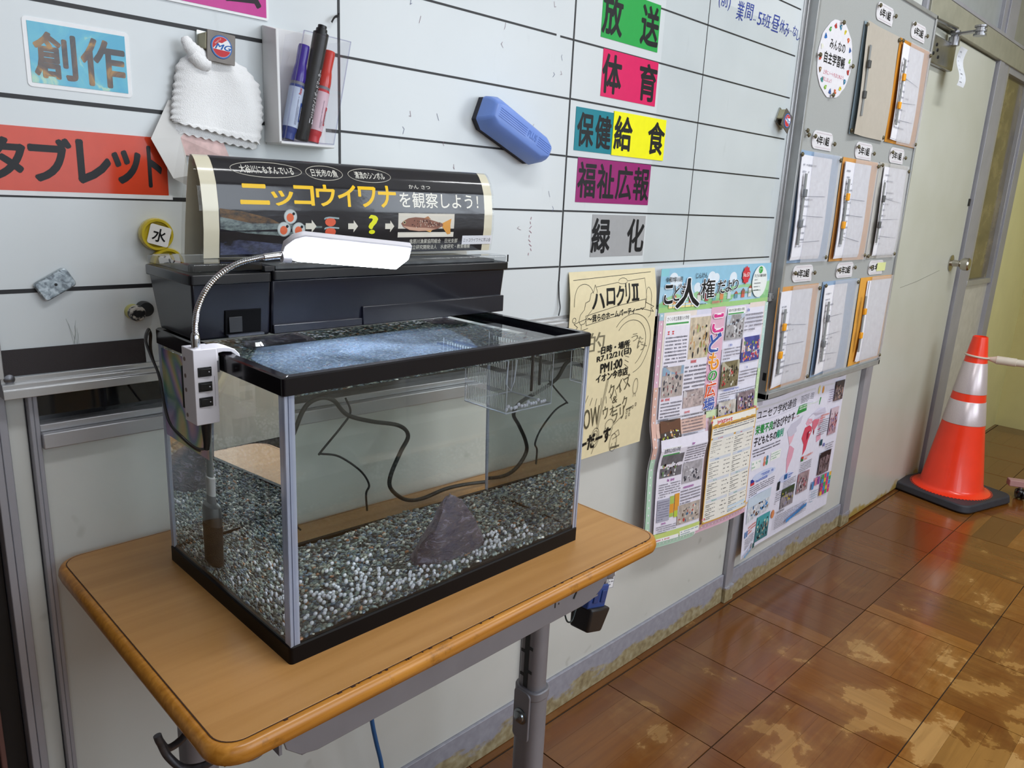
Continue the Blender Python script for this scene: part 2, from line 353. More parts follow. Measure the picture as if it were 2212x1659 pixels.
def floor_mat():
    """varnished wood block: planks differ (random per island), varnish worn off in patches, darker dirt towards the wall"""
    m, nt, b = nodes('parquet_wood'); g = N(nt, 'ShaderNodeNewGeometry'); oi = N(nt, 'ShaderNodeObjectInfo'); tc = N(nt, 'ShaderNodeTexCoord')
    rs = N(nt, 'ShaderNodeMath', operation='MULTIPLY_ADD'); L(nt, oi.outputs['Random'], rs.inputs[0]); rs.inputs[1].default_value = 37.; isl = N(nt, 'ShaderNodeMath', operation='MULTIPLY'); L(nt, g.outputs['Random Per Island'], isl.inputs[0]); isl.inputs[1].default_value = .2; L(nt, isl.outputs[0], rs.inputs[2])
    fr = N(nt, 'ShaderNodeMath', operation='MULTIPLY'); L(nt, rs.outputs[0], fr.inputs[0]); fr.inputs[1].default_value = 1.7
    fr2 = N(nt, 'ShaderNodeMath', operation='FRACT'); L(nt, fr.outputs[0], fr2.inputs[0])
    cmb = N(nt, 'ShaderNodeCombineXYZ'); L(nt, rs.outputs[0], cmb.inputs[2]); L(nt, rs.outputs[0], cmb.inputs[1])
    va = N(nt, 'ShaderNodeVectorMath', operation='ADD'); L(nt, tc.outputs['Object'], va.inputs[0]); L(nt, cmb.outputs[0], va.inputs[1])
    mp = N(nt, 'ShaderNodeMapping'); mp.inputs['Scale'].default_value = (5, 75, 40); L(nt, va.outputs[0], mp.inputs[0])
    gr = N(nt, 'ShaderNodeTexNoise', i_Scale=1., i_Detail=6., i_Distortion=.8); L(nt, mp.outputs[0], gr.inputs['Vector'])
    # worn wood and varnished wood
    worn = ramp(nt, [(0, C('#96692f')), (.5, C('#a87a42')), (1, C('#b88d55'))]); L(nt, fr2.outputs[0], worn.inputs[0])
    varn = ramp(nt, [(0, C('#6a3a12')), (.5, C('#7e4916')), (1, C('#8e581f'))]); L(nt, fr2.outputs[0], varn.inputs[0])
    pn = N(nt, 'ShaderNodeTexNoise', i_Scale=6.5, i_Detail=8., i_Roughness=.6, i_Distortion=.25); L(nt, g.outputs['Position'], pn.inputs['Vector'])
    sp = N(nt, 'ShaderNodeSeparateXYZ'); L(nt, g.outputs['Position'], sp.inputs[0])
    yy = N(nt, 'ShaderNodeMapRange'); L(nt, sp.outputs[1], yy.inputs[0]); yy.inputs[1].default_value = -.05; yy.inputs[2].default_value = -1.0; yy.inputs[3].default_value = .15; yy.inputs[4].default_value = -.11
    ad = N(nt, 'ShaderNodeMath', operation='ADD'); L(nt, pn.outputs[0], ad.inputs[0]); L(nt, yy.outputs[0], ad.inputs[1])
    xx = N(nt, 'ShaderNodeMapRange'); L(nt, sp.outputs[0], xx.inputs[0]); xx.inputs[1].default_value = 1.6; xx.inputs[2].default_value = 3.4; xx.inputs[3].default_value = 0.; xx.inputs[4].default_value = .14
    ad2 = N(nt, 'ShaderNodeMath', operation='ADD'); L(nt, ad.outputs[0], ad2.inputs[0]); L(nt, xx.outputs[0], ad2.inputs[1])
    pr = ramp(nt, [(.465, (0, 0, 0, 1)), (.49, (.75, .75, .75, 1)), (.60, (1, 1, 1, 1))]); L(nt, ad2.outputs[0], pr.inputs[0])
    c = mix(nt, worn.outputs[0], varn.outputs[0], pr.outputs[0])
    gs = ramp(nt, [(.3, (.72, .68, .62, 1)), (.6, (1, 1, 1, 1))]); L(nt, gr.outputs[0], gs.inputs[0])
    c = mix(nt, c, gs.outputs[0], .75, 'MULTIPLY')
    dn = N(nt, 'ShaderNodeTexNoise', i_Scale=2.3, i_Detail=4.); L(nt, g.outputs['Position'], dn.inputs['Vector'])
    dr = N(nt, 'ShaderNodeMapRange'); L(nt, sp.outputs[1], dr.inputs[0]); dr.inputs[1].default_value = -.02; dr.inputs[2].default_value = -.55; dr.inputs[3].default_value = .8; dr.inputs[4].default_value = 0.
    dm = N(nt, 'ShaderNodeMath', operation='MULTIPLY'); L(nt, dn.outputs[0], dm.inputs[0]); L(nt, dr.outputs[0], dm.inputs[1]); dm.use_clamp = True
    c = mix(nt, c, C('#553f2e'), dm.outputs[0])
    L(nt, c, b.inputs['Base Color'])
    rr = N(nt, 'ShaderNodeMapRange'); L(nt, pr.outputs[0], rr.inputs[0]); rr.inputs[3].default_value = .30; rr.inputs[4].default_value = .17
    L(nt, rr.outputs[0], b.inputs['Roughness']); b.inputs['Coat Weight'].default_value = .22; b.inputs['Coat Roughness'].default_value = .10
    bp = N(nt, 'ShaderNodeBump', i_Strength=.12, i_Distance=.001); n3 = N(nt, 'ShaderNodeTexNoise', i_Scale=22., i_Detail=3.); L(nt, g.outputs['Position'], n3.inputs['Vector'])
    L(nt, n3.outputs[0], bp.inputs['Height']); L(nt, bp.outputs[0], b.inputs['Normal']); L(nt, bp.outputs[0], b.inputs['Coat Normal'])
    return m
M_floor = floor_mat()

# ================================================================== the setting
# floor: sub-floor with one object per parquet block, each made of five strips
floor = build('floor', MB().box(-2.0, 5.4, -2.45, .15, -.06, -.004), mat('floor_joint', '#2b211a', .7), kind='structure')
P0, GX, GY = .295, 1.4961, -.3008
def tile_mesh(alt):
    mb = MB(); n = 5; g = .0003; w = (P0-.0026)/n
    for k in range(n):
        a0 = -P0/2+.0013+k*w; a1 = a0+w-g; h = rnd(-.00015, 0)
        mb.box(*((a0, a1, -P0/2+.0013, P0/2-.0013) if alt else (-P0/2+.0013, P0/2-.0013, a0, a1)), -.012, h)
    return mb
tm = []
for alt in (0, 1):
    for q in range(2):
        o = build('tile', tile_mesh(0), M_floor, floor, bevel=0, origin=(0, 0, 0)) if False else None
        me_b = tile_mesh(0); me = bpy.data.meshes.new('tile'); me.from_pydata([Vector(v) for v in me_b.v], [], me_b.f); me.materials.append(M_floor); tm.append(me)
forg = ORG[floor.name]
for i in range(-10, 14):
    for j in range(0, 7):
        x = GX+(i+.5)*P0; y = GY-(j+.5)*P0+P0
        if y > -.05: continue
        if x > 5.0: continue
        o = bpy.data.objects.new('tile', tm[random.randrange(4)]); COL.objects.link(o); o.parent = floor
        o.location = Vector((x, y, rnd(-.0006, 0)))-forg; o.rotation_euler = (rnd(-.0015, .0015), rnd(-.0015, .0015), PI/2*((i+j) % 2))
# narrow border boards along the wall
xb = -1.6
while xb < 4.7:
    w = P0*2; mb = MB().box(-w/2+.001, w/2-.001, -.0155, .0155, -.012, -.0008); me = bpy.data.meshes.new('border_board'); me.from_pydata([Vector(v) for v in mb.v], [], mb.f); me.materials.append(M_floor)
    o = bpy.data.objects.new('border_board', me); COL.objects.link(o); o.parent = floor; o.location = Vector((xb+w/2, GY+P0+.0165+.003, 0))-forg; xb += w
# wall structure behind the board
wall = thing('wall_back', (0, .02, 0), kind='structure')
build('wall_core', MB().box(-1.6, 4.2, .045, .12, 0, 2.6), mat('wall_core_dark', '#1b1b1d', .6), wall)
def panel(x0, x1, z0, z1, m=M_panel, y=.02): return build('panel', MB().box(x0, x1, y, .045, z0, z1), m, wall, bevel=.0015)
panel(.049, .905, .092, .855); panel(.947, 1.780, .092, .855); panel(1.832, 2.641, .092, .86); panel(1.832, 2.641, .86, 1.86)
panel(.018, .0375, 0, .93); panel(-.9, -.35, 0, 1.9)
build('upper_panel', MB().box(-.9, 2.66, .02, .045, 1.861, 2.6), M_panel, wall, bevel=.001)
for k, (x0, x1) in enumerate(((.049, .905), (.947, 1.780))):
    w = thing('window_%d' % (k+1), (x0, .03, .876), kind='structure')
    build('pane', MB().box(x0, x1, .034, .038, .876, 1.83), mat('dark_window_glass', '#17181b', .06, var=.25, scale=3, spec=.6), w)
    build('window_sill', MB().box(x0, x1, .004, .045, .856, .875), M_alu, w, bevel=.0015)
    build('window_rail', MB().box(x0, x1, .014, .045, .875, .884), M_alu, w, bevel=.001)
for k, (x0, x1) in enumerate(((.049, .905), (.947, 1.780), (1.832, 2.641))):
    build('baseboard_back' if k == 0 else 'baseboard_back', MB().box(x0, x1, .014, .045, 0, .0915), M_base, bevel=.001, kind='structure')
def post(x0, x1, y0=.008, z0=0, z1=1.95, m=M_post, n=0):
    mb = MB(); w = x1-x0; mb.box(x0, x0+w*.46, y0, .05, z0, z1); mb.box(x0+w*.5, x1, y0+.003, .05, z0, z1); mb.box(x0+w*.3, x0+w*.7, y0+.006, .05, z0, z1)
    return build('trim_%d' % n, mb, m, bevel=.001, kind='structure')
post(.0385, .049, n=1); post(.000, .0175, n=2); post(.907, .945, n=3); post(1.782, 1.830, n=4); post(2.643, 2.716, y0=.004, n=5)
post(3.555, 3.70, y0=.0, z1=2.6, n=6)
# rusty feet of the posts
for x0, x1 in ((.907, .945), (1.782, 1.83), (2.643, 2.716)):
    build('trim_foot', MB().box(x0-.0006, x1+.0006, .0035, .05, 0, .05), M_base, bpy.data.objects['trim_3'] if x0 < 1 else bpy.data.objects['trim_4' if x0 < 2 else 'trim_5'], bevel=.0006)
# dark doorway at the far left
build('wall_left_opening', MB().box(-.35, -.002, .03, .045, 0, .9), M_dark, wall)
panel(-.03, -.024, 0, .9, mat('red_brown_edge', '#6b4a44', .6))
# door with closer and knob
door = thing('door_1', (3.54, .02, 0), kind='structure')
def door_paint():
    m, nt, b = nodes('door_leaf_paint'); g = N(nt, 'ShaderNodeNewGeometry'); sp = N(nt, 'ShaderNodeSeparateXYZ'); L(nt, g.outputs['Position'], sp.inputs[0])
    n1 = N(nt, 'ShaderNodeTexNoise', i_Scale=3., i_Detail=5.); L(nt, g.outputs['Position'], n1.inputs['Vector'])
    base = ramp(nt, [(.35, C('#bcbdb0')), (.65, C('#c4c5bb'))]); L(nt, n1.outputs[0], base.inputs[0])
    n2 = N(nt, 'ShaderNodeTexNoise', i_Scale=14., i_Detail=6.); L(nt, g.outputs['Position'], n2.inputs['Vector'])
    a = N(nt, 'ShaderNodeMath', operation='MULTIPLY_ADD'); L(nt, n2.outputs[0], a.inputs[0]); a.inputs[1].default_value = .12; a.inputs[2].default_value = -.028
    s = N(nt, 'ShaderNodeMath', operation='SUBTRACT'); L(nt, a.outputs[0], s.inputs[0]); L(nt, sp.outputs[2], s.inputs[1])
    d = N(nt, 'ShaderNodeMath', operation='MULTIPLY'); L(nt, s.outputs[0], d.inputs[0]); d.inputs[1].default_value = 60; d.use_clamp = True
    L(nt, mix(nt, base.outputs[0], C('#a8924e'), d.outputs[0]), b.inputs['Base Color']); b.inputs['Roughness'].default_value = .4; return m
build('door_leaf', MB().box(2.720, 3.540, .012, .045, .004, 1.795), door_paint(), door, bevel=.003)
build('door_gap', MB().box(3.540, 3.5545, .03, .05, 0, 1.80), M_dark, door)
mb = MB(); Rk = Matrix.Rotation(PI/2, 4, 'X')
mb.lathe([(.033, 0), (.034, .004), (.014, .009), (.0125, .034), (.022, .041), (.0265, .052), (.0265, .068), (.022, .073), (.0, .0735)], (3.435, .012, .982), 28, xf=Rk)
build('door_knob', mb, mat('brushed_steel', '#b7b2a8', .22, 1., var=.05), door, smooth=40)
build('door_latch_plate', MB().box(3.520, 3.5405, .008, .014, 1.22, 1.25), M_dark, door, bevel=.001)
mb = MB().tube([(2.87, .0115, .905), (3.05, .0112, .922), (3.30, .0115, .955)], .0008, 5); build('pencil_line', mb, mat('pencil', '#8d8b80', .8), door)
steel = mat('closer_steel', '#a6a6aa', .3, .9, var=.08, scale=40)
mb = MB(); mb.box(2.70, 2.955, -.010, .012, 1.672, 1.760); build('door_closer_body', mb, steel, door, bevel=.006)
mb = MB()
for a, b in ((2.73, 1.70), (2.75, 1.73), (2.78, 1.695), (2.765, 1.715)): mb.lathe([(.0, 0), (.006, 0), (.005, .003), (0, .0035)], (a, -.010, b), 12, xf=Rk)
build('bolt', mb, M_dark, door)
mb = MB().lathe([(.018, -.008), (.018, .02), (.012, .022), (.012, .03), (.016, .032), (.016, .04)], (2.90, -.015, 1.757), 20); build('arm_pivot', mb, steel, door, smooth=40)
mb = MB(); mb.hexa([(2.88, -.03, 1.798), (2.90, -.015, 1.798), (2.72, .0, 1.80), (2.70, -.015, 1.80), (2.88, -.03, 1.804), (2.90, -.015, 1.804), (2.72, 0, 1.806), (2.70, -.015, 1.806)])
mb.hexa([(2.86, -.12, 1.782), (2.885, -.115, 1.782), (2.915, -.01, 1.782), (2.885, -.005, 1.782), (2.86, -.12, 1.789), (2.885, -.115, 1.789), (2.915, -.01, 1.789), (2.885, -.005, 1.789)])
build('closer_arm', mb, steel, door, bevel=.002)
mb = MB().lathe([(.02, 0), (.02, .006), (.015, .007), (.015, .012), (.02, .013), (.02, .019), (.015, .02), (.015, .026), (.02, .027), (.02, .033)], (2.873, -.10, 1.768), 20); build('arm_hinge', mb, steel, door, smooth=40)
def stain(u0, u1, z0, z1, col):
    return MB().surf(lambda u, v, off: (u0+(u1-u0)*u+.006*math.sin(9*v), .0112-off*0, z0+(z1-z0)*v), 6, 8)
# frame above the door, transom panels, window beside the door
build('trim_7', MB().box(2.66, 4.215, -.004, .05, 1.80, 1.885), mat('frame_olive', '#9d9b8b', .45, .15), bevel=.002, kind='structure')
build('trim_8', MB().box(2.66, 4.215, -.006, .05, 1.885, 1.897), M_post, bevel=.001, kind='structure')
w = thing('window_3', (3.1, .03, 1.9), kind='structure')
build('pane', MB().box(2.74, 3.50, .02, .03, 1.9, 2.6), mat('transom_glass', '#9b9fa0', .35, var=.05), w)
build('window_frame', MB().box(3.50, 3.553, .006, .045, 1.9, 2.6), M_post, w, bevel=.001)
w = thing('window_4', (4.0, .03, 1.9), kind='structure')
build('pane', MB().box(3.70, 4.10, .02, .03, 1.9, 2.6), mat('transom_glass_far', '#8f8f86', .35, var=.05), w)
def hall_glass():  # wood-toned reflection in the pane is painted into its colour
    m, nt, b = nodes('mottled_window_glass'); tc = N(nt, 'ShaderNodeTexCoord'); nz = N(nt, 'ShaderNodeTexNoise', i_Scale=5., i_Detail=7., i_Roughness=.6)
    mp = N(nt, 'ShaderNodeMapping'); mp.inputs['Scale'].default_value = (1, 1, 1.4); L(nt, tc.outputs['Object'], mp.inputs[0]); L(nt, mp.outputs[0], nz.inputs['Vector'])
    r = ramp(nt, [(.3, C('#4a4230')), (.5, C('#6b6044')), (.62, C('#877a55')), (.75, C('#6e7a60'))]); L(nt, nz.outputs[0], r.inputs[0]); L(nt, r.outputs[0], b.inputs['Base Color'])
    b.inputs['Roughness'].default_value = .12; return m
w = thing('window_5', (3.9, .03, .88), kind='structure')
build('pane', MB().box(3.725, 4.08, .022, .03, .895, 1.80), hall_glass(), w)
build('window_frame', MB().box(3.70, 3.725, .004, .045, .88, 1.80), M_alu, w, bevel=.001)
build('window_frame', MB().box(4.08, 4.10, .004, .045, .88, 1.80), M_alu, w, bevel=.001)
build('window_frame', MB().box(3.70, 4.10, .002, .045, .87, .895), M_alu, w, bevel=.001)
build('window_frame', MB().box(3.725, 4.08, .004, .045, 1.775, 1.80), M_post, w, bevel=.001)
build('panel', MB().box(3.70, 4.10, .015, .045, 0, .87), mat('lower_panel_pale', '#c2bfb4', .45), wall, bevel=.001)
post(4.10, 4.21, y0=-.004, z1=2.6, n=9)
build('wall_right', MB().box(4.88, 4.98, -2.45, .12, 0, 2.6), M_yell, kind='structure')
build('yellow_bay', MB().box(4.21, 4.88, .012, .12, 0, 2.6), mat('yellow_bay_paint', '#dcd79e', .75, var=.04, scale=5), wall)
# the rest of the corridor: ceiling, left end and window wall behind the camera
build('ceiling', MB().box(-2.0, 4.98, -2.45, .12, 2.6, 2.7), M_white, kind='structure')
for k, x in enumerate((.55, 2.55)):
    t = thing('ceiling_lamp', (x, -1.15, 2.6), 'white ceiling lamp above the fish tank' if k == 0 else 'white ceiling lamp nearer the traffic cone', 'lamp')
    build('lamp_housing', MB().box(x-.63, x+.63, -1.27, -1.03, 2.565, 2.6), mat('lamp_white', '#e8e8e6', .4), t, bevel=.004)
build('wall_left', MB().box(-2.1, -2.0, -2.45, .12, 0, 2.6), mat('dark_cupboard_wood', '#5a4d42', .6), kind='structure')  # unseen end wall, made dark to dim the light at the lower left
mb = MB().box(-2.0, 4.98, -2.45, -2.35, 0, .98); mb.box(-2.0, 4.98, -2.45, -2.35, 2.22, 2.6)
for a, b in ((-2.0, -1.45), (-.05, .25), (1.65, 1.95), (3.35, 4.98)): mb.box(a, b, -2.45, -2.35, .98, 2.22)
build('wall_front', mb, M_white, kind='structure')
for k, x in enumerate((-1.45, .25, 1.95)):
    w = thing('window_%d' % (6+k), (x+.7, -2.4, .98), kind='structure')
    mb = MB()
    for a, b, c, d in ((x, x+.04, .98, 2.22), (x+1.36, x+1.4, .98, 2.22), (x, x+1.4, .98, 1.02), (x, x+1.4, 2.18, 2.22), (x+.68, x+.72, .98, 2.22)): mb.box(a, b, -2.40, -2.36, c, d)
    build('window_frame', mb, M_alu, w)
# ================================================================== whiteboard
def board_mat():
    m, nt, b = nodes('whiteboard_enamel'); g = N(nt, 'ShaderNodeNewGeometry')
    n1 = N(nt, 'ShaderNodeTexNoise', i_Scale=2.5, i_Detail=4.); L(nt, g.outputs['Position'], n1.inputs['Vector'])
    base = ramp(nt, [(.35, C('#cdd3d6')), (.65, C('#d5dadc'))]); L(nt, n1.outputs[0], base.inputs[0])
    mp = N(nt, 'ShaderNodeMapping'); mp.inputs['Scale'].default_value = (30, 30, 9); L(nt, g.outputs['Position'], mp.inputs[0])
    n2 = N(nt, 'ShaderNodeTexNoise', i_Scale=1., i_Detail=5.); L(nt, mp.outputs[0], n2.inputs['Vector'])
    rr = ramp(nt, [(.66, (0, 0, 0, 1)), (.78, (1, 1, 1, 1))]); L(nt, n2.outputs[0], rr.inputs[0])
    q = N(nt, 'ShaderNodeMath', operation='MULTIPLY'); L(nt, rr.outputs[0], q.inputs[0]); q.inputs[1].default_value = .16
    L(nt, mix(nt, base.outputs[0], C('#8f9496'), q.outputs[0]), b.inputs['Base Color'])
    b.inputs['Roughness'].default_value = .24; b.inputs['Specular IOR Level'].default_value = .45; return m
M_board = board_mat()
M_tape = mat('black_tape', '#17171b', .5, var=.1); M_frame = mat('board_frame_aluminium', '#c3c4c6', .3, .6, var=.04)
wb = thing('whiteboard', (.93, 0, .92), 'large whiteboard ruled into rows with black tape, mounted on the wall', 'whiteboard')
build('board_surface', MB().box(.015, 1.792, 0, .018, .948, 1.83), M_board, wb)
for z in (1.6547, 1.5466, 1.4466, 1.3466, 1.2472, 1.1474, 1.0436):
    segs = [(.016, .4465), (.4495, .9285), (.9325, 1.775)]
    if z == 1.4466: segs = [(.4495, .885), (.895, 1.775)]
    for a, b in segs:
        d = rnd(-.0008, .0008); t = .0023 if a < .4 else .0016
        build('tape_line', MB().add([(a, -.0004, z+d-t), (b-(0 if b < 1.7 else 0), -.0004, z-d*.5-t), (b, -.0004, z-d*.5+t), (a, -.0004, z+d+t),
              (a, .0, z+d-t), (b, .0, z-d*.5-t), (b, .0, z-d*.5+t), (a, .0, z+d+t)], [(0,1,2,3), (0,4,5,1), (1,5,6,2), (2,6,7,3), (3,7,4,0)]), M_tape, wb)
for x, z0, x1 in ((.448, 1.06, .4475), (.9315, 1.015, .930), (1.3608, 1.035, 1.3608)):
    w = .0018 if x < 1 else .0009
    build('tape_line', MB().hexa([(x-w, -.0007, z0), (x+w, -.0007, z0), (x+w, -.0002, z0), (x-w, -.0002, z0), (x1-w, -.0007, 1.83), (x1+w, -.0007, 1.83), (x1+w, -.0002, 1.83), (x1-w, -.0002, 1.83)]), M_tape, wb)
# loose curled tape ends
build('tape_end', MB().tube(spline([(.4475, -.001, 1.399), (.446, -.004, 1.396), (.438, -.007, 1.393), (.4335, -.006, 1.386)]), [.002]*18+[.0028], 6, oval=.4), M_tape, wb, smooth=50)
build('tape_end', MB().tube(spline([(.9305, -.001, 1.016), (.932, -.003, .985), (.9335, -.006, .965), (.927, -.009, .950)]), .0016, 6, oval=.5), M_tape, wb, smooth=50)
# frame: stepped bottom rail, right rail
mb = MB().ext([(-.010, .925), (.02, .925), (.02, .948), (-.002, .948), (-.002, .942), (-.007, .941), (-.007, .936), (-.010, .935)], 'yz', .013, 1.817)
build('bottom_rail', mb, M_frame, wb, bevel=.0006)
mb = MB(); mb.box(1.786, 1.797, -.004, .02, .948, 1.84); mb.box(1.799, 1.8155, -.008, .02, .927, 1.84); build('right_rail', mb, M_frame, wb, bevel=.0012)
build('left_rail', MB().box(.010, .0165, -.006, .02, .948, 1.84), M_frame, wb, bevel=.0008)
mb = MB().box(1.783, 1.817, -.012, .0, .924, .946); mb.box(1.797, 1.808, -.015, -.012, .930, .940); build('corner_cap', mb, mat('cap_grey', '#8d8e90', .5), wb, bevel=.0015)
mb = MB().box(1.238, 1.256, -.012, -.002, .924, .940); build('rail_clip', mb, mat('cap_grey2', '#c9c9c9', .4), wb, bevel=.001)
mb = MB().lathe([(.0055, 0), (.0055, .002), (.003, .0032), (0, .0034)], (.0215, -.001, .9465), 18, xf=Rk); build('screw', mb, mat('screw_steel', '#6f6f73', .35, .8), wb, smooth=40)
hw = Sheet(wallmap(0, -.0004, 0))
for t, a, b, z0, z1, r in (('(前)', 1.392, 1.440, 1.588, 1.625, 0), ('業', 1.470, 1.500, 1.578, 1.618, 0), ('間', 1.508, 1.541, 1.587, 1.621, 0), ('..', 1.548, 1.558, 1.590, 1.593, 0), ('5', 1.566, 1.584, 1.584, 1.612, 0),
        ('班', 1.586, 1.628, 1.585, 1.614, 0), ('昼', 1.634, 1.672, 1.583, 1.620, 0), ('休', 1.675, 1.700, 1.587, 1.616, 0), ('み', 1.700, 1.725, 1.582, 1.612, 0), ('‥', 1.729, 1.739, 1.597, 1.600, 0), ('な', 1.744, 1.765, 1.590, 1.614, 0), ('し', 1.768, 1.784, 1.584, 1.608, 0)):
    hw.text(t, a, b, z0, z1, '#2b3f96', .004, part='handwriting', shear=.12)
for k in range(26):   # faint leftover pen marks
    u, v = rnd(.47, .92), rnd(1.10, 1.55)
    hw.line([(u, v), (u+rnd(-.004, .004), v-rnd(.003, .008)), (u+rnd(-.003, .006), v-rnd(.004, .012))], .0006, '#5a5f86' if k % 2 else '#8a6a78', 'pen_mark')
for k in range(9): hw.line([(.845+rnd(-.004, .004), 1.135-k*.008), (.846+rnd(-.004, .004), 1.131-k*.008)], .0011, '#a07080', 'pen_mark')
for k in range(8): hw.line([(.09+rnd(-.008, .008), 1.01-k*.003), (.093+rnd(-.008, .004), .985-k*.004)], .0003, '#b4bcb9', 'pen_mark')
hw.finish(wb)
# clear film sheet covering the right third of the board
build('clear_film', MB().box(1.20, 1.79, -.0016, -.0014, 1.035, 1.60), clear('board_film', (.985, .99, .99), .06, 1.3), wb)

# ------------------------------------------------------------------ magnetic cards on the board
def card(label, x0, x1, z0, z1, col, chars, y=-.0008, border=0., bcol='#e9eaec', tilt=0., gloss=.3, tcol='#16161a', th=.0012, r=.0, pos=None, bold=.032, group=None):
    t = thing('sign_card', ((x0+x1)/2, y, z0), label, 'sign', group)
    w, h = x1-x0, z1-z0; s = Sheet(wallmap(x0, y, z0, tilt))
    mp = s.mp; rr = max(r, .0006); pl = rrect(0, w, 0, h, rr, 3)
    build('card', MB().prism(pl, lambda a, b: mp(a, b, 0), lambda a, b: mp(a, b, -th)), ink(bcol if border else col, gloss), t)
    s.off = .0003
    if border: s.rect(border, w-border, border, h-border, col, 'print', gloss); s.up()
    n = len(chars)
    for k, ch in enumerate(chars):
        if pos: a, b, c, d = pos[k]
        elif n == 2: a, b, c, d = ((.01, .33, .10, .90), (.665, .985, .10, .90))[k]
        else: a, b, c, d = k/n+.015, (k+1)/n-.015, .12, .9
        s.text(ch, a*w, b*w, c*h, d*h, tcol, bold, rough=max(gloss, .35), part='character' if n < 2 else 'character_%s' % 'abcdef'[k])
    s.finish(t); return t, s
card('green name card with black characters, at the top right of the whiteboard', 1.005, 1.185, 1.464, 1.551, '#2ba24b', '放送')
card('crimson name card with two black characters, below the green card', 1.016, 1.193, 1.362, 1.446, '#d81f60', '体育')
card('teal card with two black characters, left of and under the yellow card', .9495, 1.062, 1.259, 1.336, '#1b7f8e', '保健', pos=[(.06, .47, .12, .88), (.53, .94, .12, .88)])
card('bright yellow card with two black characters on the whiteboard', 1.061, 1.238, 1.258, 1.340, '#f2ee16', '給食', y=-.0018, pos=[(.03, .345, .14, .9), (.66, .98, .14, .9)])
card('purple card with four black characters on the whiteboard', .9635, 1.199, 1.165, 1.247, '#94246d', '福祉広報', bold=.026)
card('grey card with two black characters, above the cream event poster', 1.019, 1.196, 1.060, 1.143, '#a3a4a6', '緑化')
card('red card with katakana letters, left edge cut by the photo', .000, .2075, 1.1515, 1.218, '#cf4327', 'タブレット', y=-.0012, border=.0, gloss=.14, pos=[(.115, .285, .18, .80), (.31, .50, .18, .84), (.535, .69, .18, .84), (.71, .85, .2, .72), (.895, .965, .16, .82)], bold=.045)
build('card_margin', MB().box(.000, .212, -.0011, -.0002, 1.1465, 1.1515), ink('#e2e4e6', .3), [o for o in bpy.data.objects if o.name.startswith('sign_card')][-1])
t, s = card('blue laminated card with shimmering brown characters, top left of the board', .0695, .1735, 1.2595, 1.3285, '#3fa7c6', '', border=.0042, r=.004, gloss=.12)
def shimmer():
    m, nt, b = nodes('holographic_brown'); tc = N(nt, 'ShaderNodeTexCoord'); nz = N(nt, 'ShaderNodeTexNoise', i_Scale=28., i_Detail=6., i_Distortion=1.2); L(nt, tc.outputs['Object'], nz.inputs['Vector'])
    r = ramp(nt, [(.36, C('#2a1d18')), (.5, C('#5e3d1c')), (.58, C('#a87a24')), (.68, C('#3c2a3c'))]); L(nt, nz.outputs[0], r.inputs[0]); L(nt, r.outputs[0], b.inputs['Base Color']); b.inputs['Roughness'].default_value = .2; return m
def skyblue():
    m, nt, b = nodes('holographic_blue'); tc = N(nt, 'ShaderNodeTexCoord'); nz = N(nt, 'ShaderNodeTexNoise', i_Scale=24., i_Detail=7., i_Distortion=1.5); L(nt, tc.outputs['Object'], nz.inputs['Vector'])
    r = ramp(nt, [(.4, C('#3aa2c4')), (.56, C('#4fb0c6')), (.62, C('#a5cdb4')), (.7, C('#5cb7cb'))]); L(nt, nz.outputs[0], r.inputs[0]); L(nt, r.outputs[0], b.inputs['Base Color']); b.inputs['Roughness'].default_value = .15; return m
s = Sheet(wallmap(.0695, -.0008, 1.2595)); s.off = .00034; s.rect(.0042, .0998, .0042, .0648, skyblue(), 'shimmer_film'); s.up()
sh = shimmer(); s.text('創', .0085, .048, .011, .0555, sh, .032, part='character_a'); s.text('作', .054, .0975, .009, .0565, sh, .032, part='character_b'); s.finish(t)
t, s = card('magenta card with white border, cut off by the top edge of the photo', .165, .3445, 1.3715, 1.452, '#c2318d', '', y=-.002, border=.003, r=.003, gloss=.22)
s = Sheet(wallmap(.165, -.002, 1.3715)); s.off = .00034; s.text('会', .118, .172, .013, .070, '#2a1d27', .03); s.text('集', .045, .10, .013, .070, '#2a1d27', .03); s.finish(t)

# ------------------------------------------------------------------ magnets, strip, clips
def disc_magnet(label, x, z, r, rimc, grp=None, ch=None):
    t = thing('round_magnet', (x, 0, z-r), label, 'magnet', grp)
    mb = MB().lathe([(r*.92, 0), (r, .003), (r, .010), (r*.94, .0125), (r*.80, .0125), (r*.76, .009), (0, .009)], (x, -.0001, z), 40, xf=Rk)
    m, nt, b = nodes('amber_plastic'); b.inputs['Base Color'].default_value = C(rimc); b.inputs['Roughness'].default_value = .12
    b.inputs['Subsurface Weight'].default_value = .3; b.inputs['Subsurface Radius'].default_value = (.006, .005, .001); b.inputs['Coat Weight'].default_value = .6
    build('magnet_body', mb, m, t, smooth=35)
    if ch:
        an = -.28 if ch != 'half' else .15; q = r*.64; s = Sheet(lambda u, v, off: (x+r*.08+u*math.cos(an)*-1*-1 - v*math.sin(an), -.0128-off, z-.001+u*math.sin(an)*1+v*math.cos(an)))
        pl = rrect(-q, q, -q*.95, q*.95, q*.22, 4); mp = s.mp
        build('paper_label', MB().prism(pl, lambda a, b: mp(a, b, 0), lambda a, b: mp(a, b, -.0005)), ink('#eceae6'), t)
        s.text('水', -q*.62, q*.62, -q*.62, q*.62, '#101010', .022); s.finish(t)
    return t
disc_magnet('yellow round magnet labelled 水, on the board left of the banner', .1875, 1.1055, .0195, '#c9b42c', ch='水')
disc_magnet('yellow round magnet labelled 水, mostly hidden behind the black filter box', .1985, 1.0700, .0195, '#c9b42c', ch='half')
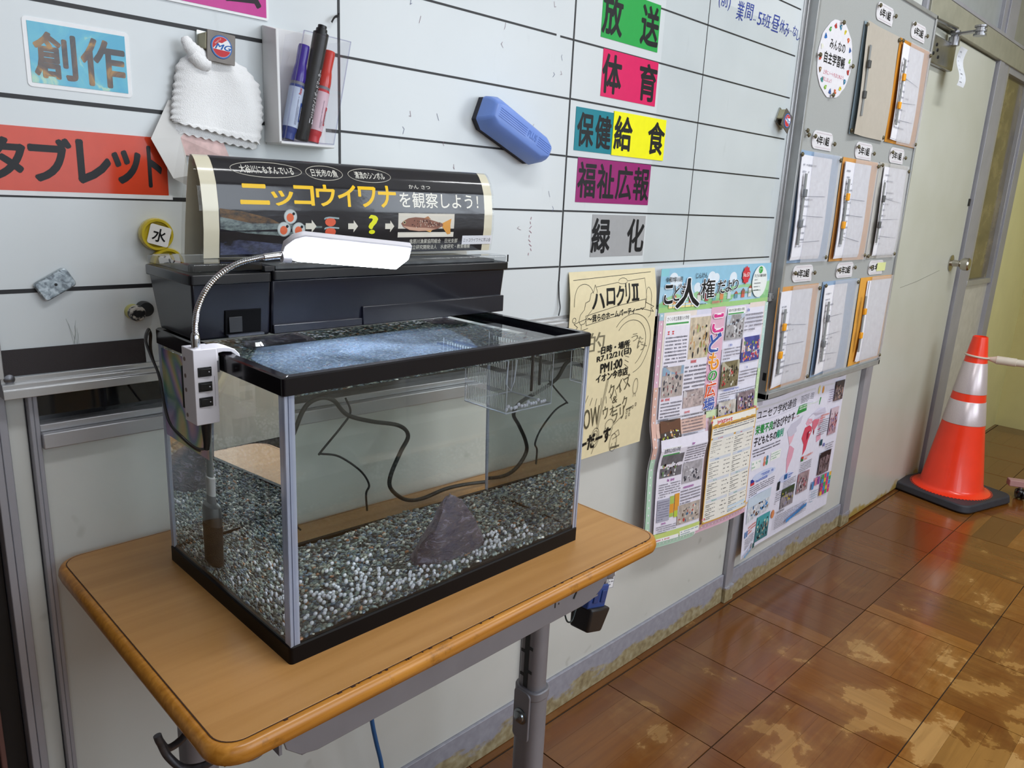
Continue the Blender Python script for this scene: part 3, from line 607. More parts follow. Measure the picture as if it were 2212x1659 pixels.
t = thing('tin_magnet', (.0745, 0, 1.03), 'worn rectangular tin magnet with a centre hole, tilted on the board', 'magnet')
an = math.atan2(1.07-1.053, .083-.052)+.02; f = lambda a, b, y: (.0752+a*math.cos(an)-b*math.sin(an), y, 1.0500+a*math.sin(an)+b*math.cos(an))
pl = rrect(-.0190, .0190, -.0115, .0115, .004, 4); mb = MB().prism(pl, lambda a, b: f(a, b, -.0075), lambda a, b: f(a, b, -.0002))
def tin():
    m, nt, b = nodes('worn_tin'); tc = N(nt, 'ShaderNodeTexCoord'); nz = N(nt, 'ShaderNodeTexNoise', i_Scale=160., i_Detail=5., i_Distortion=1.); L(nt, tc.outputs['Object'], nz.inputs['Vector'])
    r = ramp(nt, [(.35, C('#6d757c')), (.5, C('#98a3aa')), (.65, C('#bcc6cc'))]); L(nt, nz.outputs[0], r.inputs[0]); L(nt, r.outputs[0], b.inputs['Base Color']); b.inputs['Roughness'].default_value = .38; b.inputs['Metallic'].default_value = .55; return m
build('tin_case', mb, tin(), t, bevel=.0013, seg=3)
build('hole', MB().lathe([(.0016, 0), (.0016, .0003), (0, .0003)], f(0, 0, -.0075), 14, xf=Rk), M_dark, t)
t = thing('knob_magnet', (.157, 0, 1.00), 'small scuffed black and white knob magnet with a yellow base', 'magnet')
build('base_ring', MB().lathe([(.0093, 0), (.0093, .007), (.008, .009), (0, .009)], (.156, -.0001, 1.0128), 26, xf=Rk), mat('old_yellow', '#b9b56e', .4), t, smooth=40)
def scuffed():
    m, nt, b = nodes('scuffed_black'); tc = N(nt, 'ShaderNodeTexCoord'); nz = N(nt, 'ShaderNodeTexNoise', i_Scale=180., i_Detail=4.); L(nt, tc.outputs['Object'], nz.inputs['Vector'])
    r = ramp(nt, [(.46, C('#17161a')), (.56, C('#b9b4ab'))]); L(nt, nz.outputs[0], r.inputs[0]); L(nt, r.outputs[0], b.inputs['Base Color']); b.inputs['Roughness'].default_value = .4; return m
build('knob', MB().lathe([(.0085, 0), (.0095, .003), (.0093, .010), (.0078, .0125), (0, .0128)], (.156, -.009, 1.0128), 26, xf=Rk), scuffed(), t, smooth=40)
build('knob_dot', MB().lathe([(.0042, 0), (.004, .0006), (0, .0007)], (.156, -.0216, 1.0128), 18, xf=Rk), M_dark, t)
t = build('black_knob_magnet', MB().lathe([(.009, 0), (.0095, .005), (.0085, .013), (0, .0135)], (.1685, -.0001, 1.016), 24, xf=Rk), mat('black_plastic_soft', '#26282a', .45), smooth=40,
          label='black knob magnet half hidden behind the left side of the filter box', cat='magnet')
build('magnetic_strip', MB().hexa([(.0, -.0022, .9495), (.1675, -.0022, .9485), (.1675, -.0002, .9485), (.0, -.0002, .9495), (.0, -.0022, .9795), (.1665, -.0022, .9785), (.1665, -.0002, .9785), (.0, -.0002, .9795)]),
      mat('brown_black_rubber', '#2b2527', .62, bump=.3, bscale=900), label='dark magnetic strip along the bottom left of the whiteboard', cat='magnet', bevel=.0003)
def badge_clip(label, cx_, cz, w, tilt, y=-.026, openw=.0):
    t = thing('magnetic_clip', (cx_, 0, cz-w/2), label, 'clip'); ca, sa = math.cos(tilt), math.sin(tilt)
    f = lambda a, b, yy: (cx_+a*ca-b*sa, yy, cz+a*sa+b*ca)
    pl = rrect(-w/2, w/2, -w/2, w/2, w*.03, 2)
    mclip = mat('grey_brown_clip', '#6b6560', .42, .5, var=.12, scale=80)
    build('front_plate', MB().prism(pl, lambda a, b: f(a, b, y-b*openw), lambda a, b: f(a, b, y+.0018-b*openw)), mclip, t, bevel=.0004)
    build('back_plate', MB().prism(rrect(-w/2-.003, w/2-.004, -w*.3, w/2+.001, .001, 2), lambda a, b: f(a, b, -.0035), lambda a, b: f(a, b, -.0003)), mat('clip_back_steel', '#b5b7b2', .25, .8), t)
    build('spring', MB().prism(rrect(-w/2-.001, -w/2+.006, -w*.12, w*.42, .0015, 2), lambda a, b: f(a, b, y+.002), lambda a, b: f(a, b, -.0035)), mat('clip_spring', '#b0aa8c', .4, .3), t)
    build('magnet', MB().prism(rrect(-w*.3, w*.3, -w*.1, w*.35, .001, 2), lambda a, b: f(a, b, -.014), lambda a, b: f(a, b, -.0035)), M_dark, t)
    s = Sheet(lambda u, v, off: f(u, v, y-v*openw-.0008-off)); R = w*.385
    build('emblem', MB().lathe([(R, 0), (R*.97, .0008), (0, .0009)], f(0, w*.02, y), 36, xf=Matrix.Translation((0, 0, 0)) @ Rk), ink('#2a63ab', .2), t, smooth=30)
    s.off = .00025; cv = w*.02
    s.ell(0, cv, R*.86, R*.86, '#e6e7ea', 'emblem_print', 30); s.up()
    s.poly([(R*.84*math.cos(a), cv+R*.84*math.sin(a)) for a in [PI*.30+PI*.80*k/14 for k in range(15)]], '#c2353c', 'emblem_print')
    s.poly([(R*.84*math.cos(a), cv+R*.84*math.sin(a)) for a in [-PI*.90+PI*.80*k/14 for k in range(15)]], '#c2353c', 'emblem_print'); s.up()
    s.poly([(-R*.80, cv-R*.24), (R*.84, cv-R*.24), (R*.80, cv+R*.33), (-R*.28, cv+R*.33)], '#e6e7ea', 'emblem_print'); s.up()
    s.text('MG', -R*.62, R*.74, cv-R*.22, cv+R*.24, '#1f5ca8', .03, part='emblem_lettering', shear=.5); s.up()
    s.text('MAGNET CLIP', -R*.72, R*.02, cv+R*.38, cv+R*.50, '#e9d9da', .0, part='emblem_lettering', rot=.75)
    s.finish(t); return t
badge_clip('square magnetic clip with round MG badge, holding the white cloth', .2700, 1.3262, .0345, -.06)
badge_clip('small magnetic clip with MG badge near the right edge of the whiteboard', 1.738, 1.387, .045, -.45, y=-.020)

# ------------------------------------------------------------------ white cloth and folded paper hanging behind it
M_cloth = mat('white_towelling', '#f4f4f5', .9, var=.015, bump=.7, bscale=900, dist=.0012)
t = thing('cleaning_cloth', (.27, 0, 1.21), 'white scallop-edged cleaning cloth folded under the badge clip', 'cloth')
def rib(u, v): return .0006*math.sin(u*150)
def lerp_pts(P_, v):
    for (a, pa), (b, pb) in zip(P_, P_[1:]):
        if v <= b: k = (v-a)/(b-a); return tuple(x+(y-x)*k for x, y in zip(pa, pb))
    return P_[-1][1]
def cloth(u, v, off, LP, RP, ybase, bulge, sc, seed=0):
    a = lerp_pts(LP, v); b = lerp_pts(RP, v); x = a[0]+(b[0]-a[0])*u; z = a[1]+(b[1]-a[1])*u
    e = (1-min(1, min(u, 1-u)*9)); x += (.0012*math.sin(v*70+seed))*e*(1 if u > .5 else 1)
    if v > .86: z += sc*math.sin(u*62+seed)*(v-.86)/.14
    fold = .0028*math.exp(-((u-.62-.35*v)*7)**2)*(1-v*.4) - .0022*math.exp(-((u-.42-.1*v)*8)**2)*(v) + .0018*math.exp(-((u-.25+.2*v)*6)**2)
    edge = (1-math.exp(-min(u, 1-u)*14))
    y = ybase-bulge*edge-fold-.001*math.sin(v*7+u*3)*edge
    if v > .93: y -= .0008
    return (x, y-off, z)
LPf = [(0, (.236, 1.316)), (.12, (.2235, 1.304)), (.3, (.2185, 1.282)), (.6, (.2145, 1.256)), (.8, (.2120, 1.240)), (1, (.2165, 1.236))]
RPf = [(0, (.288, 1.318)), (.12, (.308, 1.310)), (.3, (.325, 1.292)), (.6, (.3285, 1.262)), (.8, (.3270, 1.243)), (1, (.3215, 1.2205))]
build('front_fold', MB().surf(lambda u, v, o: cloth(u, v, o, LPf, RPf, -.010, .007, .0012), 70, 60, .0025), M_cloth, t, smooth=80)
LPb = [(0, (.224, 1.300)), (.5, (.2150, 1.25)), (.86, (.2135, 1.236)), (1, (.2170, 1.2255))]
RPb = [(0, (.320, 1.300)), (.5, (.3275, 1.25)), (.86, (.3260, 1.225)), (1, (.3180, 1.2130))]
build('back_fold', MB().surf(lambda u, v, o: cloth(u, v, o, LPb, RPb, -.005, .004, .0011, 2), 70, 50, .0025), M_cloth, t, smooth=80)
mb = MB(); ear = spline([(.252, -.016, 1.312), (.243, -.019, 1.3155), (.235, -.018, 1.3235), (.2315, -.015, 1.3325)], 8)
mb.tube(ear, [.0105*(1-.55*(i/(len(ear)-1))**2)+.0004*math.sin(i*1.3) for i in range(len(ear))], 16, oval=.75)
mb.tube(spline([(.256, -.019, 1.3065), (.246, -.021, 1.308), (.238, -.020, 1.3155)], 8), [.0085+.0003*math.sin(i*1.7) for i in range(17)], 14, oval=.8)
build('gathered_corner', mb, M_cloth, t, smooth=80)
M_bag = mat('thin_white_paper', '#d3d2d0', .7, var=.03)
t = thing('folded_paper', (.215, 0, 1.165), 'crumpled white folded paper with pink floral print, hanging behind the cloth', 'paper')
P_ = {'a': (.213, -.003, 1.262), 'b': (.187, -.012, 1.216), 'c': (.2085, -.016, 1.172), 'd': (.2265, -.013, 1.164), 'e': (.229, -.006, 1.200), 'f': (.222, -.010, 1.220), 'g': (.26, -.004, 1.262), 'h': (.285, -.006, 1.198), 'i': (.2255, -.018, 1.176)}
def facets(fs, th=.0006):
    mb = MB()
    for f_ in fs:
        v = [Vector(P_[k]) for k in f_]; n = (v[1]-v[0]).cross(v[2]-v[0]).normalized(); n = n if n.y < 0 else -n
        mb.prism([(i, 0) for i in range(len(v))], lambda a, b, v=v: tuple(v[int(a)]), lambda a, b, v=v, n=n: tuple(v[int(a)]-n*th))
    return mb
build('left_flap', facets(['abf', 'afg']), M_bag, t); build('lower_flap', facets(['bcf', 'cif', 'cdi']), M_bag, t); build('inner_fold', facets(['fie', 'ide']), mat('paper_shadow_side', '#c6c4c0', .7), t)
build('pink_print', facets(['feh', 'fhg']), mat('pink_floral_print', '#d9b9b6', .6, var=.22, scale=70), t)

# ------------------------------------------------------------------ marker box with three markers
t = thing('marker_box', (.395, 0, 1.224), 'white wall-mounted marker box with a clear front pocket', 'pen holder')
M_wp = mat('white_plastic', '#dcdcdd', .35, var=.02)
build('back_plate', MB().box(.335, .424, -.004, -.0004, 1.2235, 1.3655), M_wp, t, bevel=.001)
build('side_wall', MB().hexa([(.3345, -.040, 1.2225), (.3385, -.040, 1.2225), (.3385, -.003, 1.2235), (.3345, -.003, 1.2235), (.3335, -.040, 1.357), (.3375, -.040, 1.357), (.3385, -.003, 1.3655), (.3345, -.003, 1.3655)]), M_wp, t, bevel=.0008)
build('bottom', MB().hexa([(.336, -.042, 1.2215), (.414, -.042, 1.2215), (.424, -.003, 1.2215), (.336, -.003, 1.2215), (.336, -.042, 1.2255), (.414, -.042, 1.2255), (.424, -.003, 1.2255), (.336, -.003, 1.2255)]), M_wp, t, bevel=.001)
build('slot', MB().box(.3505, .3515, -.0045, -.0038, 1.327, 1.339), M_dark, t)
CLR = clear('clear_plastic', (.975, .975, .985), .02, 1.5)
mb = MB(); th = .0012
F = [(.3400, -.043, 1.2265), (.4120, -.043, 1.2265), (.4310, -.056, 1.3560), (.3635, -.056, 1.3585)]; Bk = [(.3400, -.008, 1.2265), (.4200, -.008, 1.2265), (.4190, -.008, 1.3560), (.3635, -.008, 1.3585)]
def slab(mb, q, n, th): mb.prism([(i, 0) for i in range(len(q))], lambda a, b: q[int(a)], lambda a, b: tuple(x+y*th for x, y in zip(q[int(a)], n)))
slab(mb, F, (0, 1, 0), th); slab(mb, [F[0], F[3], Bk[3], Bk[0]], (1, 0, 0), th); slab(mb, [F[1], F[2], Bk[2], Bk[1]], (-1, 0, 0), th); slab(mb, [F[0], F[1], Bk[1], Bk[0]], (0, 0, 1), th)
build('clear_pocket', mb, CLR, t)
mb = MB()
for a, b in ((F[3], F[2]), (F[0], F[1]), (F[0], F[3]), (F[1], F[2])): mb.tube([a, b], .0007, 6)
build('pocket_rim', mb, clear('clear_rim', (.8, .8, .88), .05, 1.6), t)
def marker(label, b, tp, r, cap, body, lab, kind):
    t = thing('marker', b, label, 'marker pen', 'markers in the wall pocket'); b, tp = Vector(b), Vector(tp); ax = (tp-b); ln = ax.length
    q = ax.to_track_quat('Z', 'Y').to_matrix().to_4x4()
    Lm = lambda prof, n=22: MB().lathe([(rr, h*ln) for rr, h in prof], b, n, xf=q)
    if kind == 'soft':
        build('barrel', Lm([(r*.80, 0), (r*.82, .06), (r*.84, .07), (r*.95, .10), (r*.97, .56), (r*.86, .60), (r*.7, .61)]), mat('barrel_'+body[1:], body, .3, var=.05), t, smooth=35)
        build('label_sleeve', MB().lathe([(r*1.0, .13*ln), (r*1.0, .55*ln)], b, 22, xf=q), ink(lab, .35), t, smooth=35)
        build('collar', Lm([(r*.93, .56), (r*.9, .61), (r*.7, .615)]), mat('collar_grey', '#77777f', .35), t, smooth=35)
        build('cap', Lm([(r*.92, .61), (r*.95, .66), (r*.86, .74), (r*.72, .80), (r*.76, .97), (r*.7, 1.0), (0, 1.0)]), mat('cap_'+cap[1:], cap, .22, var=.05, coat=.3), t, smooth=35)
    else:
        build('barrel', Lm([(r*.86, 0), (r*.9, .01), (r*.95, .12), (r*1.0, .13), (r*1.0, .64)]), mat('barrel_'+body[1:], body, .42, var=.05), t, smooth=35)
        build('cap', Lm([(r*1.03, .64), (r*1.08, .90), (r*1.08, .93), (r*.8, .935), (r*.78, .965), (r*.6, .97), (r*.62, .995), (0, 1.0)]), mat('cap_'+cap[1:], cap, .35, var=.05), t, smooth=35)
    # lettering running up the barrel, facing the room (camera side)
    xh = ax.normalized(); side = Vector((0, -1, 0)); side = (side - xh*side.dot(xh)).normalized(); tang = xh.cross(side)
    rot0 = -.45 if kind != 'soft' else -.35
    def mp(u, v, off):  # u along the barrel, v around it
        a = v/(r*1.02)+rot0; p = b+xh*u+side*math.cos(a)*(r*1.03+off)+tang*math.sin(a)*(r*1.03+off)*-1; return tuple(p)
    s = Sheet(mp); s.off = .0001
    if kind == 'black':
        s.text('ホワイトボードマーカー', ln*.26, ln*.62, -.0035, .0035, '#e8e8ea', .01); s.text('サクラ', ln*.20, ln*.255, -.002, .003, '#e8e8ea', .01, part='lettering#2'); s.rect(ln*.155, ln*.195, -.0035, .0035, '#e8e8ea', 'logo'); s.up(); s.ell(ln*.175, 0, .002, .002, '#1a1a1c', 'logo', 5); s.body(ln*.26, ln*.62, -.006, -.0042, 1, '#b9b9bd', part='small_print')
    else:
        s.off = .0002; c2 = '#c23a46' if lab == '#e3c3cd' else '#3257a8'
        s.rect(ln*.20, ln*.40, -.006, -.001, c2, 'lettering'); s.up(); s.rect(ln*.22, ln*.36, -.0055, -.0025, '#e9e9ef', 'lettering'); s.up()
        for k in range(14): s.line([(ln*(.225+.01*k), -.0053), (ln*(.225+.01*k), -.0028)], .0003 if k % 3 else .0006, '#2a2a3a', 'lettering')
        s.body(ln*.16, ln*.46, .001, .0045, 2, '#55506a')
        if lab != '#e3c3cd': s.text('Pentel', ln*.48, ln*.545, .001, .0045, '#c0303a', .02, part='lettering#2')
    s.finish(t); return t
marker('purple-capped marker with a blue label, left in the wall pocket', (.3525, -.029, 1.2285), (.3775, -.031, 1.3455), .0098, '#3c2390', '#2c3f86', '#c3cfe4', 'soft')
marker('tall black whiteboard marker in the middle of the wall pocket', (.3690, -.0345, 1.2285), (.4015, -.036, 1.3730), .0093, '#141416', '#19191b', '#19191b', 'black')
marker('red-capped marker with a pink label, right in the wall pocket', (.3885, -.029, 1.2275), (.4150, -.031, 1.3440), .0098, '#cf2f24', '#c9313a', '#e3c3cd', 'soft')

# ------------------------------------------------------------------ whiteboard eraser
t = thing('board_eraser', (.772, 0, 1.235), 'light blue plastic whiteboard eraser stuck at a slant on the board', 'eraser')
an = -.395; ca, sa = math.cos(an), math.sin(an); ec = (.7735, 1.2745)
def ef(a, b, y): return (ec[0]+a*ca-b*sa, y, ec[1]+a*sa+b*ca)
M_blue = mat('eraser_blue', '#6f8fd8', .42, var=.02, coat=.1); M_felt = mat('dirty_felt', '#3a3b44', .95, var=.2, bump=.5)
hl = .0800; hw_ = .0290
def eshape(k, kk, y): # outline at a given taper
    pts = [(-hl, -hw_*.62), (-hl*.80, -hw_), (hl*.74, -hw_), (hl, -hw_*.50), (hl, hw_*.50), (hl*.78, hw_*.92), (-hl*.80, hw_), (-hl, hw_*.72)]
    return [(a*k, b*kk+.004*(1-(a/hl)**2)*0) for a, b in pts]
mb = MB(); lv = [(1.0, 1.0, -.010), (1.0, 1.0, -.016), (.985, .955, -.026), (.95, .80, -.036), (.90, .60, -.0435), (.86, .50, -.0450)]
rings = [[ef(a, b, y) for a, b in eshape(k, kk, y)] for k, kk, y in lv]; n = 8
vs = [p for r_ in rings for p in r_]; fs = [(i*n+j, (i+1)*n+j, (i+1)*n+(j+1) % n, i*n+(j+1) % n) for i in range(len(lv)-1) for j in range(n)] + [tuple(range((len(lv)-1)*n+n-1, (len(lv)-1)*n-1, -1)), tuple(range(n))]
mb.add(vs, fs); build('body', mb, M_blue, t, bevel=.0035, seg=3)
mb = MB(); pl = [(a*.985, b*.96) for a, b in eshape(1, 1, 0)]; mb.prism(pl, lambda a, b: ef(a, b, -.011), lambda a, b: ef(a, b, -.0003)); build('felt_pad', mb, M_felt, t)
mb = MB()
for k in range(5):
    b0 = -.0015+k*.0034
    for a0, a1 in ((-hl*.80, .004), (.034, hl*.84)):
        mb.box(a0, a1, b0, b0+.0006, 0, .0004)
mb.v = [ef(a, b-.004, -.0450-c-.0002) for a, b, c in mb.v]; build('grip_ridge', mb, mat('eraser_blue_ridge', '#6383d0', .45), t)
s = Sheet(lambda u, v, off: ef(u, v-.004, -.0453-off)); s.text('PLUS', .008, .030, .001, .0125, '#6484cc', .01); s.finish(t)
# ================================================================== posters
def poster(name, label, mp, w, h, col='#e9e9ee', th=.0004, nu=1, nv=1, cell=1e9, cat='poster', rough=.45):
    t = thing(name, mp(w/2, 0, 0), label, cat)
    build('paper', MB().surf(lambda u, v, o: mp(u*w, v*h, o), nu, nv, th), ink(col, rough), t, smooth=60 if nu > 1 else None)
    return t, Sheet(mp, cell)
# ---- cream event poster, hand drawn
YW, YH = .287, .399
def ymap(u, v, off):
    k = max(0, 1-v/YH); y = -.0135*min(1, k*5+.25) - .006*math.sin(min(1, k*1.05)*PI*.9)*(u/YW) + .004*k
    return (.956+u-.008*k*k*(u/YW), y-off, .633+v-.006*k*0)
t, s = poster('event_poster', 'cream poster with hand-drawn lettering, partly hidden behind the aquarium', ymap, YW, YH, '#e3d6b0', nu=10, nv=16, cell=.03)
YR = [(0, 0), (.035, .05), (.085, .13), (.165, .25), (.235, .33), (.29, .42), (.345, .465), (.405, .53), (.455, .575), (.505, .615), (.655, .73), (.69, .755), (.77, .82), (.89, .925), (.972, .98), (1, 1)]
def yv(v):
    for (a, b), (c, d) in zip(YR, YR[1:]):
        if v <= c: return b+(d-b)*(v-a)/(c-a)
    return v
def yp(px, py): return (px*YW, yv(py)*YH)
def yl(pts, w=.0010): s.line([yp(*p) for p in pts], w, '#2b2a26', 'drawing')
def yt(tx, a, b, c, d, bold=.03, rot=0., sh=0., col='#141412', part='lettering'): s.text(tx, a*YW, b*YW, yv(c)*YH, yv(d)*YH, col, bold, rot=rot, shear=sh, part=part); s.up()
def arc(cx_, cy_, rx, ry, a0, a1, n=14): return [(cx_+rx*math.cos(a0+(a1-a0)*k/n), cy_+ry*math.sin(a0+(a1-a0)*k/n)) for k in range(n+1)]
yl([(.04, .942), (.94, .972)], .0011); yl([(.28, .885), (.52, .905), (.54, .905)]); yl([(.64, .912), (.86, .925)]); yl([(.86, .925), (.87, .80), (.86, .74)]); yl(arc(.59, .915, .05, .022, 0, PI)); yl(arc(.59, .905, .05, .012, PI, 2*PI))
for a in (.57, .61): s.ell(a*YW, .913*YH, .0009, .0012, '#2b2a26', 'drawing', 6)
yl(arc(.15, .80, .11, .11, PI*.15, PI*1.05)); yl(arc(.05, .70, .018, .016, 0, 2*PI)); yl([(.27, .90), (.25, .86), (.22, .85), (.20, .81), (.16, .80), (.15, .76), (.11, .73), (.10, .69), (.12, .665), (.16, .67), (.20, .73), (.24, .76), (.27, .82), (.29, .86), (.27, .90)]); yl([(.13, .665), (.13, .62)])
yl(arc(.90, .80, .035, .06, -.2, PI*.9)); yl([(.935, .79), (.935, .68), (.91, .66)])
for tx, a, b, c, d in (('ハ', .235, .37, .76, .845), ('ロ', .395, .485, .775, .87), ('ク', .505, .595, .765, .88), ('リ', .615, .665, .775, .89)): yt(tx, a, b, c, d, .032, part='character_'+tx)
for q in ((.69, .775, .785, .80), (.69, .775, .872, .888), (.705, .725, .79, .88), (.742, .762, .79, .88)): s.rect(q[0]*YW, q[1]*YW, yv(q[2])*YH, yv(q[3])*YH, '#141412', 'character_two')
yl([(.17, .72), (.52, .765), (.86, .79), (.86, .735), (.52, .70), (.18, .655), (.17, .72)]); yl([(.17, .70), (.05, .675), (.09, .65), (.04, .61), (.20, .635)]); yl([(.86, .77), (.97, .735), (.94, .725), (.97, .70), (.84, .725)])
yt('〜我らのホームパーティー〜', .19, .84, .69, .735, .035, rot=.055)
yl(arc(.72, .50, .24, .20, -PI*.42, PI*.80, 26)); yl(arc(.71, .50, .19, .155, -PI*.35, PI*.8, 22))
for k in range(14):     # rays around the date
    a = -PI*.15-PI*.75*k/13; yl([(.42+.30*math.cos(a), .37+.14*math.sin(a)), (.42+.36*math.cos(a), .37+.175*math.sin(a))])
for k in range(7): yl([(.66, .50-k*.022), (.71, .505-k*.026)])
for tx, a, b, c, d, r in (('う', .72, .80, .50, .555, .1), ('た', .80, .87, .48, .53, 0), ('け', .80, .92, .43, .485, -.3), ('的', .22, .40, .46, .60, 0)):
    yt(tx, a, b, c, d, 0., rot=r, part='drawing', col='#7d7660')
yt('日時・場所', .37, .70, .455, .505, .04, rot=.075); yt('R7.12/21(日)', .33, .73, .405, .45, .035, rot=.075); yt('PM1:00', .38, .63, .35, .395, .04, rot=.075); yt('イオン今市店', .34, .71, .29, .345, .04, rot=.06)
for tx, a, b, c, d, r in (('クイズ', .50, .76, .235, .285, .25), ('&', .56, .62, .19, .225, 0), ('ウォーク', .46, .75, .14, .20, .2), ('ラリー', .58, .82, .115, .165, .2), ('SHOW', .12, .42, .11, .19, .1)): yt(tx, a, b, c, d, 0., rot=r, part='drawing', col='#57523f')
yl([(.47, .29), (.40, .10)]); yl([(.485, .29), (.415, .10)])
for q in (.045, .032, .018): yl(arc(.395, .07, q, q*.8, 0, 2*PI))
yl([(.36, .07), (.14, .045)]); yl([(.36, .063), (.14, .037)]); yl([(.39, .035), (.37, -.0+.012)])
yl(arc(.555, .105, .05, .02, 0, 2*PI)); yl([(.51, .10), (.50, .075), (.58, .062), (.60, .09)]); yl([(.61, .10), (.70, .125), (.695, .118)])
yl(arc(.83, .245, .03, .03, 0, 2*PI)); yl([(.82, .215), (.815, .20)]); yl([(.84, .215), (.845, .20)])
for k in range(6): yl(arc(.76+.035*(k % 4), .135-.018*(k//4)+.008*(k % 4), .008, .007, 0, 2*PI, 6))
yl(arc(.63, .03, .045, .035, 0, 2*PI)); yl([(.60, .06), (.68, .075), (.70, .055), (.62, .045)])   # plain doodle figure
yl([(.60, .0), (.62, .03)]); yl([(.68, .0+.004), (.66, .03)])
yt('わーだーす', .12, .58, .035, .085, .045, rot=.10)
s.body(.60*YW, .95*YW, .005*YH, .03*YH, 1, '#26241f'); s.finish(t)

# ---- human-rights newsletter, large folded sheet
RW, RH = .512, .700
def rmap(u, v, off):
    a, b = u/RW, v/RH
    x = 1.2545+u+.020*(1-b); y = -.0135 - (.010*math.exp(-((b-.385)/.05)**2) if a < .47 else .004*math.exp(-((b-.40)/.06)**2))
    y -= .010*(1-b)*abs(math.sin(a*PI*2.0))*.5 + (.018*max(0, .5-b)*(1 if a < .47 else .35))
    z = .330+v + (.022*(a-.0)*(1-b)*-1 + .018*(1-b)*(1 if a < .47 else .0)*(1-a/.47 if a < .47 else 0))
    return (x, y-off, z)
t, s = poster('rights_newsletter', 'large pastel newspaper poster headed こども人権だより, taped below the board', rmap, RW, RH, '#e9e6ef', nu=24, nv=36, cell=.03)
def R_(a, b, c, d, col, part='print'): s.rect(a*RW, b*RW, c*RH, d*RH, col, part); s.up()
def T_(tx, a, b, c, d, col='#202024', bold=0., **k): s.text(tx, a*RW, b*RW, c*RH, d*RH, col, bold, **k); s.up()
def B_(a, b, c, d, rows, col='#5b5a68'): s.body(a*RW, b*RW, c*RH, d*RH, rows, col)
def Ph(a, b, c, d, *k, **kk): s.photo(a*RW, b*RW, c*RH, d*RH, *k, **kk)
# header: sky, hills, clouds, little town
R_(0, 1, .865, 1, '#a9cde0'); R_(0, 1, .94, 1, '#93c3dc'); R_(.0, .06, .975, 1, '#8ccbd6')
for a, b, r in ((.10, .965, .035), (.14, .955, .03), (.42, .962, .035), (.46, .958, .03), (.62, .955, .035), (.30, .93, .03)): s.ell(a*RW, b*RH, r*RW, r*RW*.8, '#dfe9f2')
s.up()
s.poly([(0, .885*RH), (.06*RW, .905*RH), (.13*RW, .915*RH), (.22*RW, .90*RH), (.30*RW, .918*RH), (.40*RW, .895*RH), (.52*RW, .915*RH), (.63*RW, .925*RH), (.75*RW, .93*RH), (.88*RW, .925*RH), (RW, .935*RH), (RW, .865*RH), (0, .865*RH)], '#9fcf9d'); s.up()
s.poly([(0, .885*RH), (.2*RW, .893*RH), (.45*RW, .885*RH), (.7*RW, .90*RH), (RW, .90*RH), (RW, .865*RH), (0, .865*RH)], '#8cc489'); s.up()
R_(0, 1, .855, .872, '#a3cd86')
for k, c in enumerate(('#d8705a', '#e0a070', '#a8c8d0', '#c85a48', '#d8d8d0', '#b0565a', '#7aa8b0', '#d89060', '#c8d8dc', '#6a9aa8', '#d06858', '#e0e0d8')):
    a = .03+.068*k; R_(a, a+.032, .882, .897+.008*(k % 3), c); s.poly([((a-.003)*RW, (.897+.008*(k % 3))*RH), ((a+.035)*RW, (.897+.008*(k % 3))*RH), ((a+.016)*RW, (.908+.008*(k % 3))*RH)], '#b05a4a' if k % 2 else '#8a6a60'); s.up()
R_(.07, .30, .868, .882, '#f2e29a'); R_(.075, .295, .874, .879, '#c8dce4')
for k in range(4): R_(.10+.05*k, .105+.05*k, .868, .882, '#8a8a70')
s.rect(.03*RW, .28*RW, .945*RH, .975*RH, '#dfe9f2') if False else None
T_('令和7年11月', .035, .165, .955, .972, '#26262a', .02); T_('じんけん', .275, .375, .962, .98, '#26262a', .01)
for tx, a, b, c, d, bo in (('こ', .03, .095, .885, .945, .032), ('ど', .10, .160, .892, .948, .012), ('も', .163, .212, .90, .948, .010), ('人', .125, .315, .868, .962, .03), ('権', .325, .445, .892, .958, .014), ('だ', .470, .545, .905, .95, .02), ('よ', .545, .605, .908, .948, .015), ('り', .61, .665, .913, .95, .01)):
    T_(tx, a, b, c, d, '#eef2f8', bo+.045); T_(tx, a, b, c, d, '#151517', bo)
s.poly([((.735+.040*math.cos(2*PI*k/20)*(1 if k % 2 else .82))*RW, (.962*RH+.040*RW*1.15*math.sin(2*PI*k/20)*(1 if k % 2 else .82))) for k in range(20)], '#cf3c46'); s.up(); T_('No.57', .705, .765, .956, .970, '#f4e8e8', .02)
s.ell(.88*RW, .935*RH, .078*RW, .058*RH, '#e8eeec', n=28); s.up(); s.ell(.88*RW, .977*RH, .022*RW, .013*RH, '#3fa34c'); s.up(); B_(.866, .896, .970, .984, 2, '#dff0e0')
T_('子どもの権利条約', .818, .942, .951, .962, '#2a2a2e', .02)
for k in range(4): B_(.822, .940, .938-k*.0125, .946-k*.0125, 1, '#50535a')
B_(.32, .42, .869, .879, 1, '#3a4a3a'); s.body(.43*RW, .64*RW, .868*RH, .885*RH, 1, '#e0737c'); B_(.70, .90, .895, .906, 2, '#4f6a50')
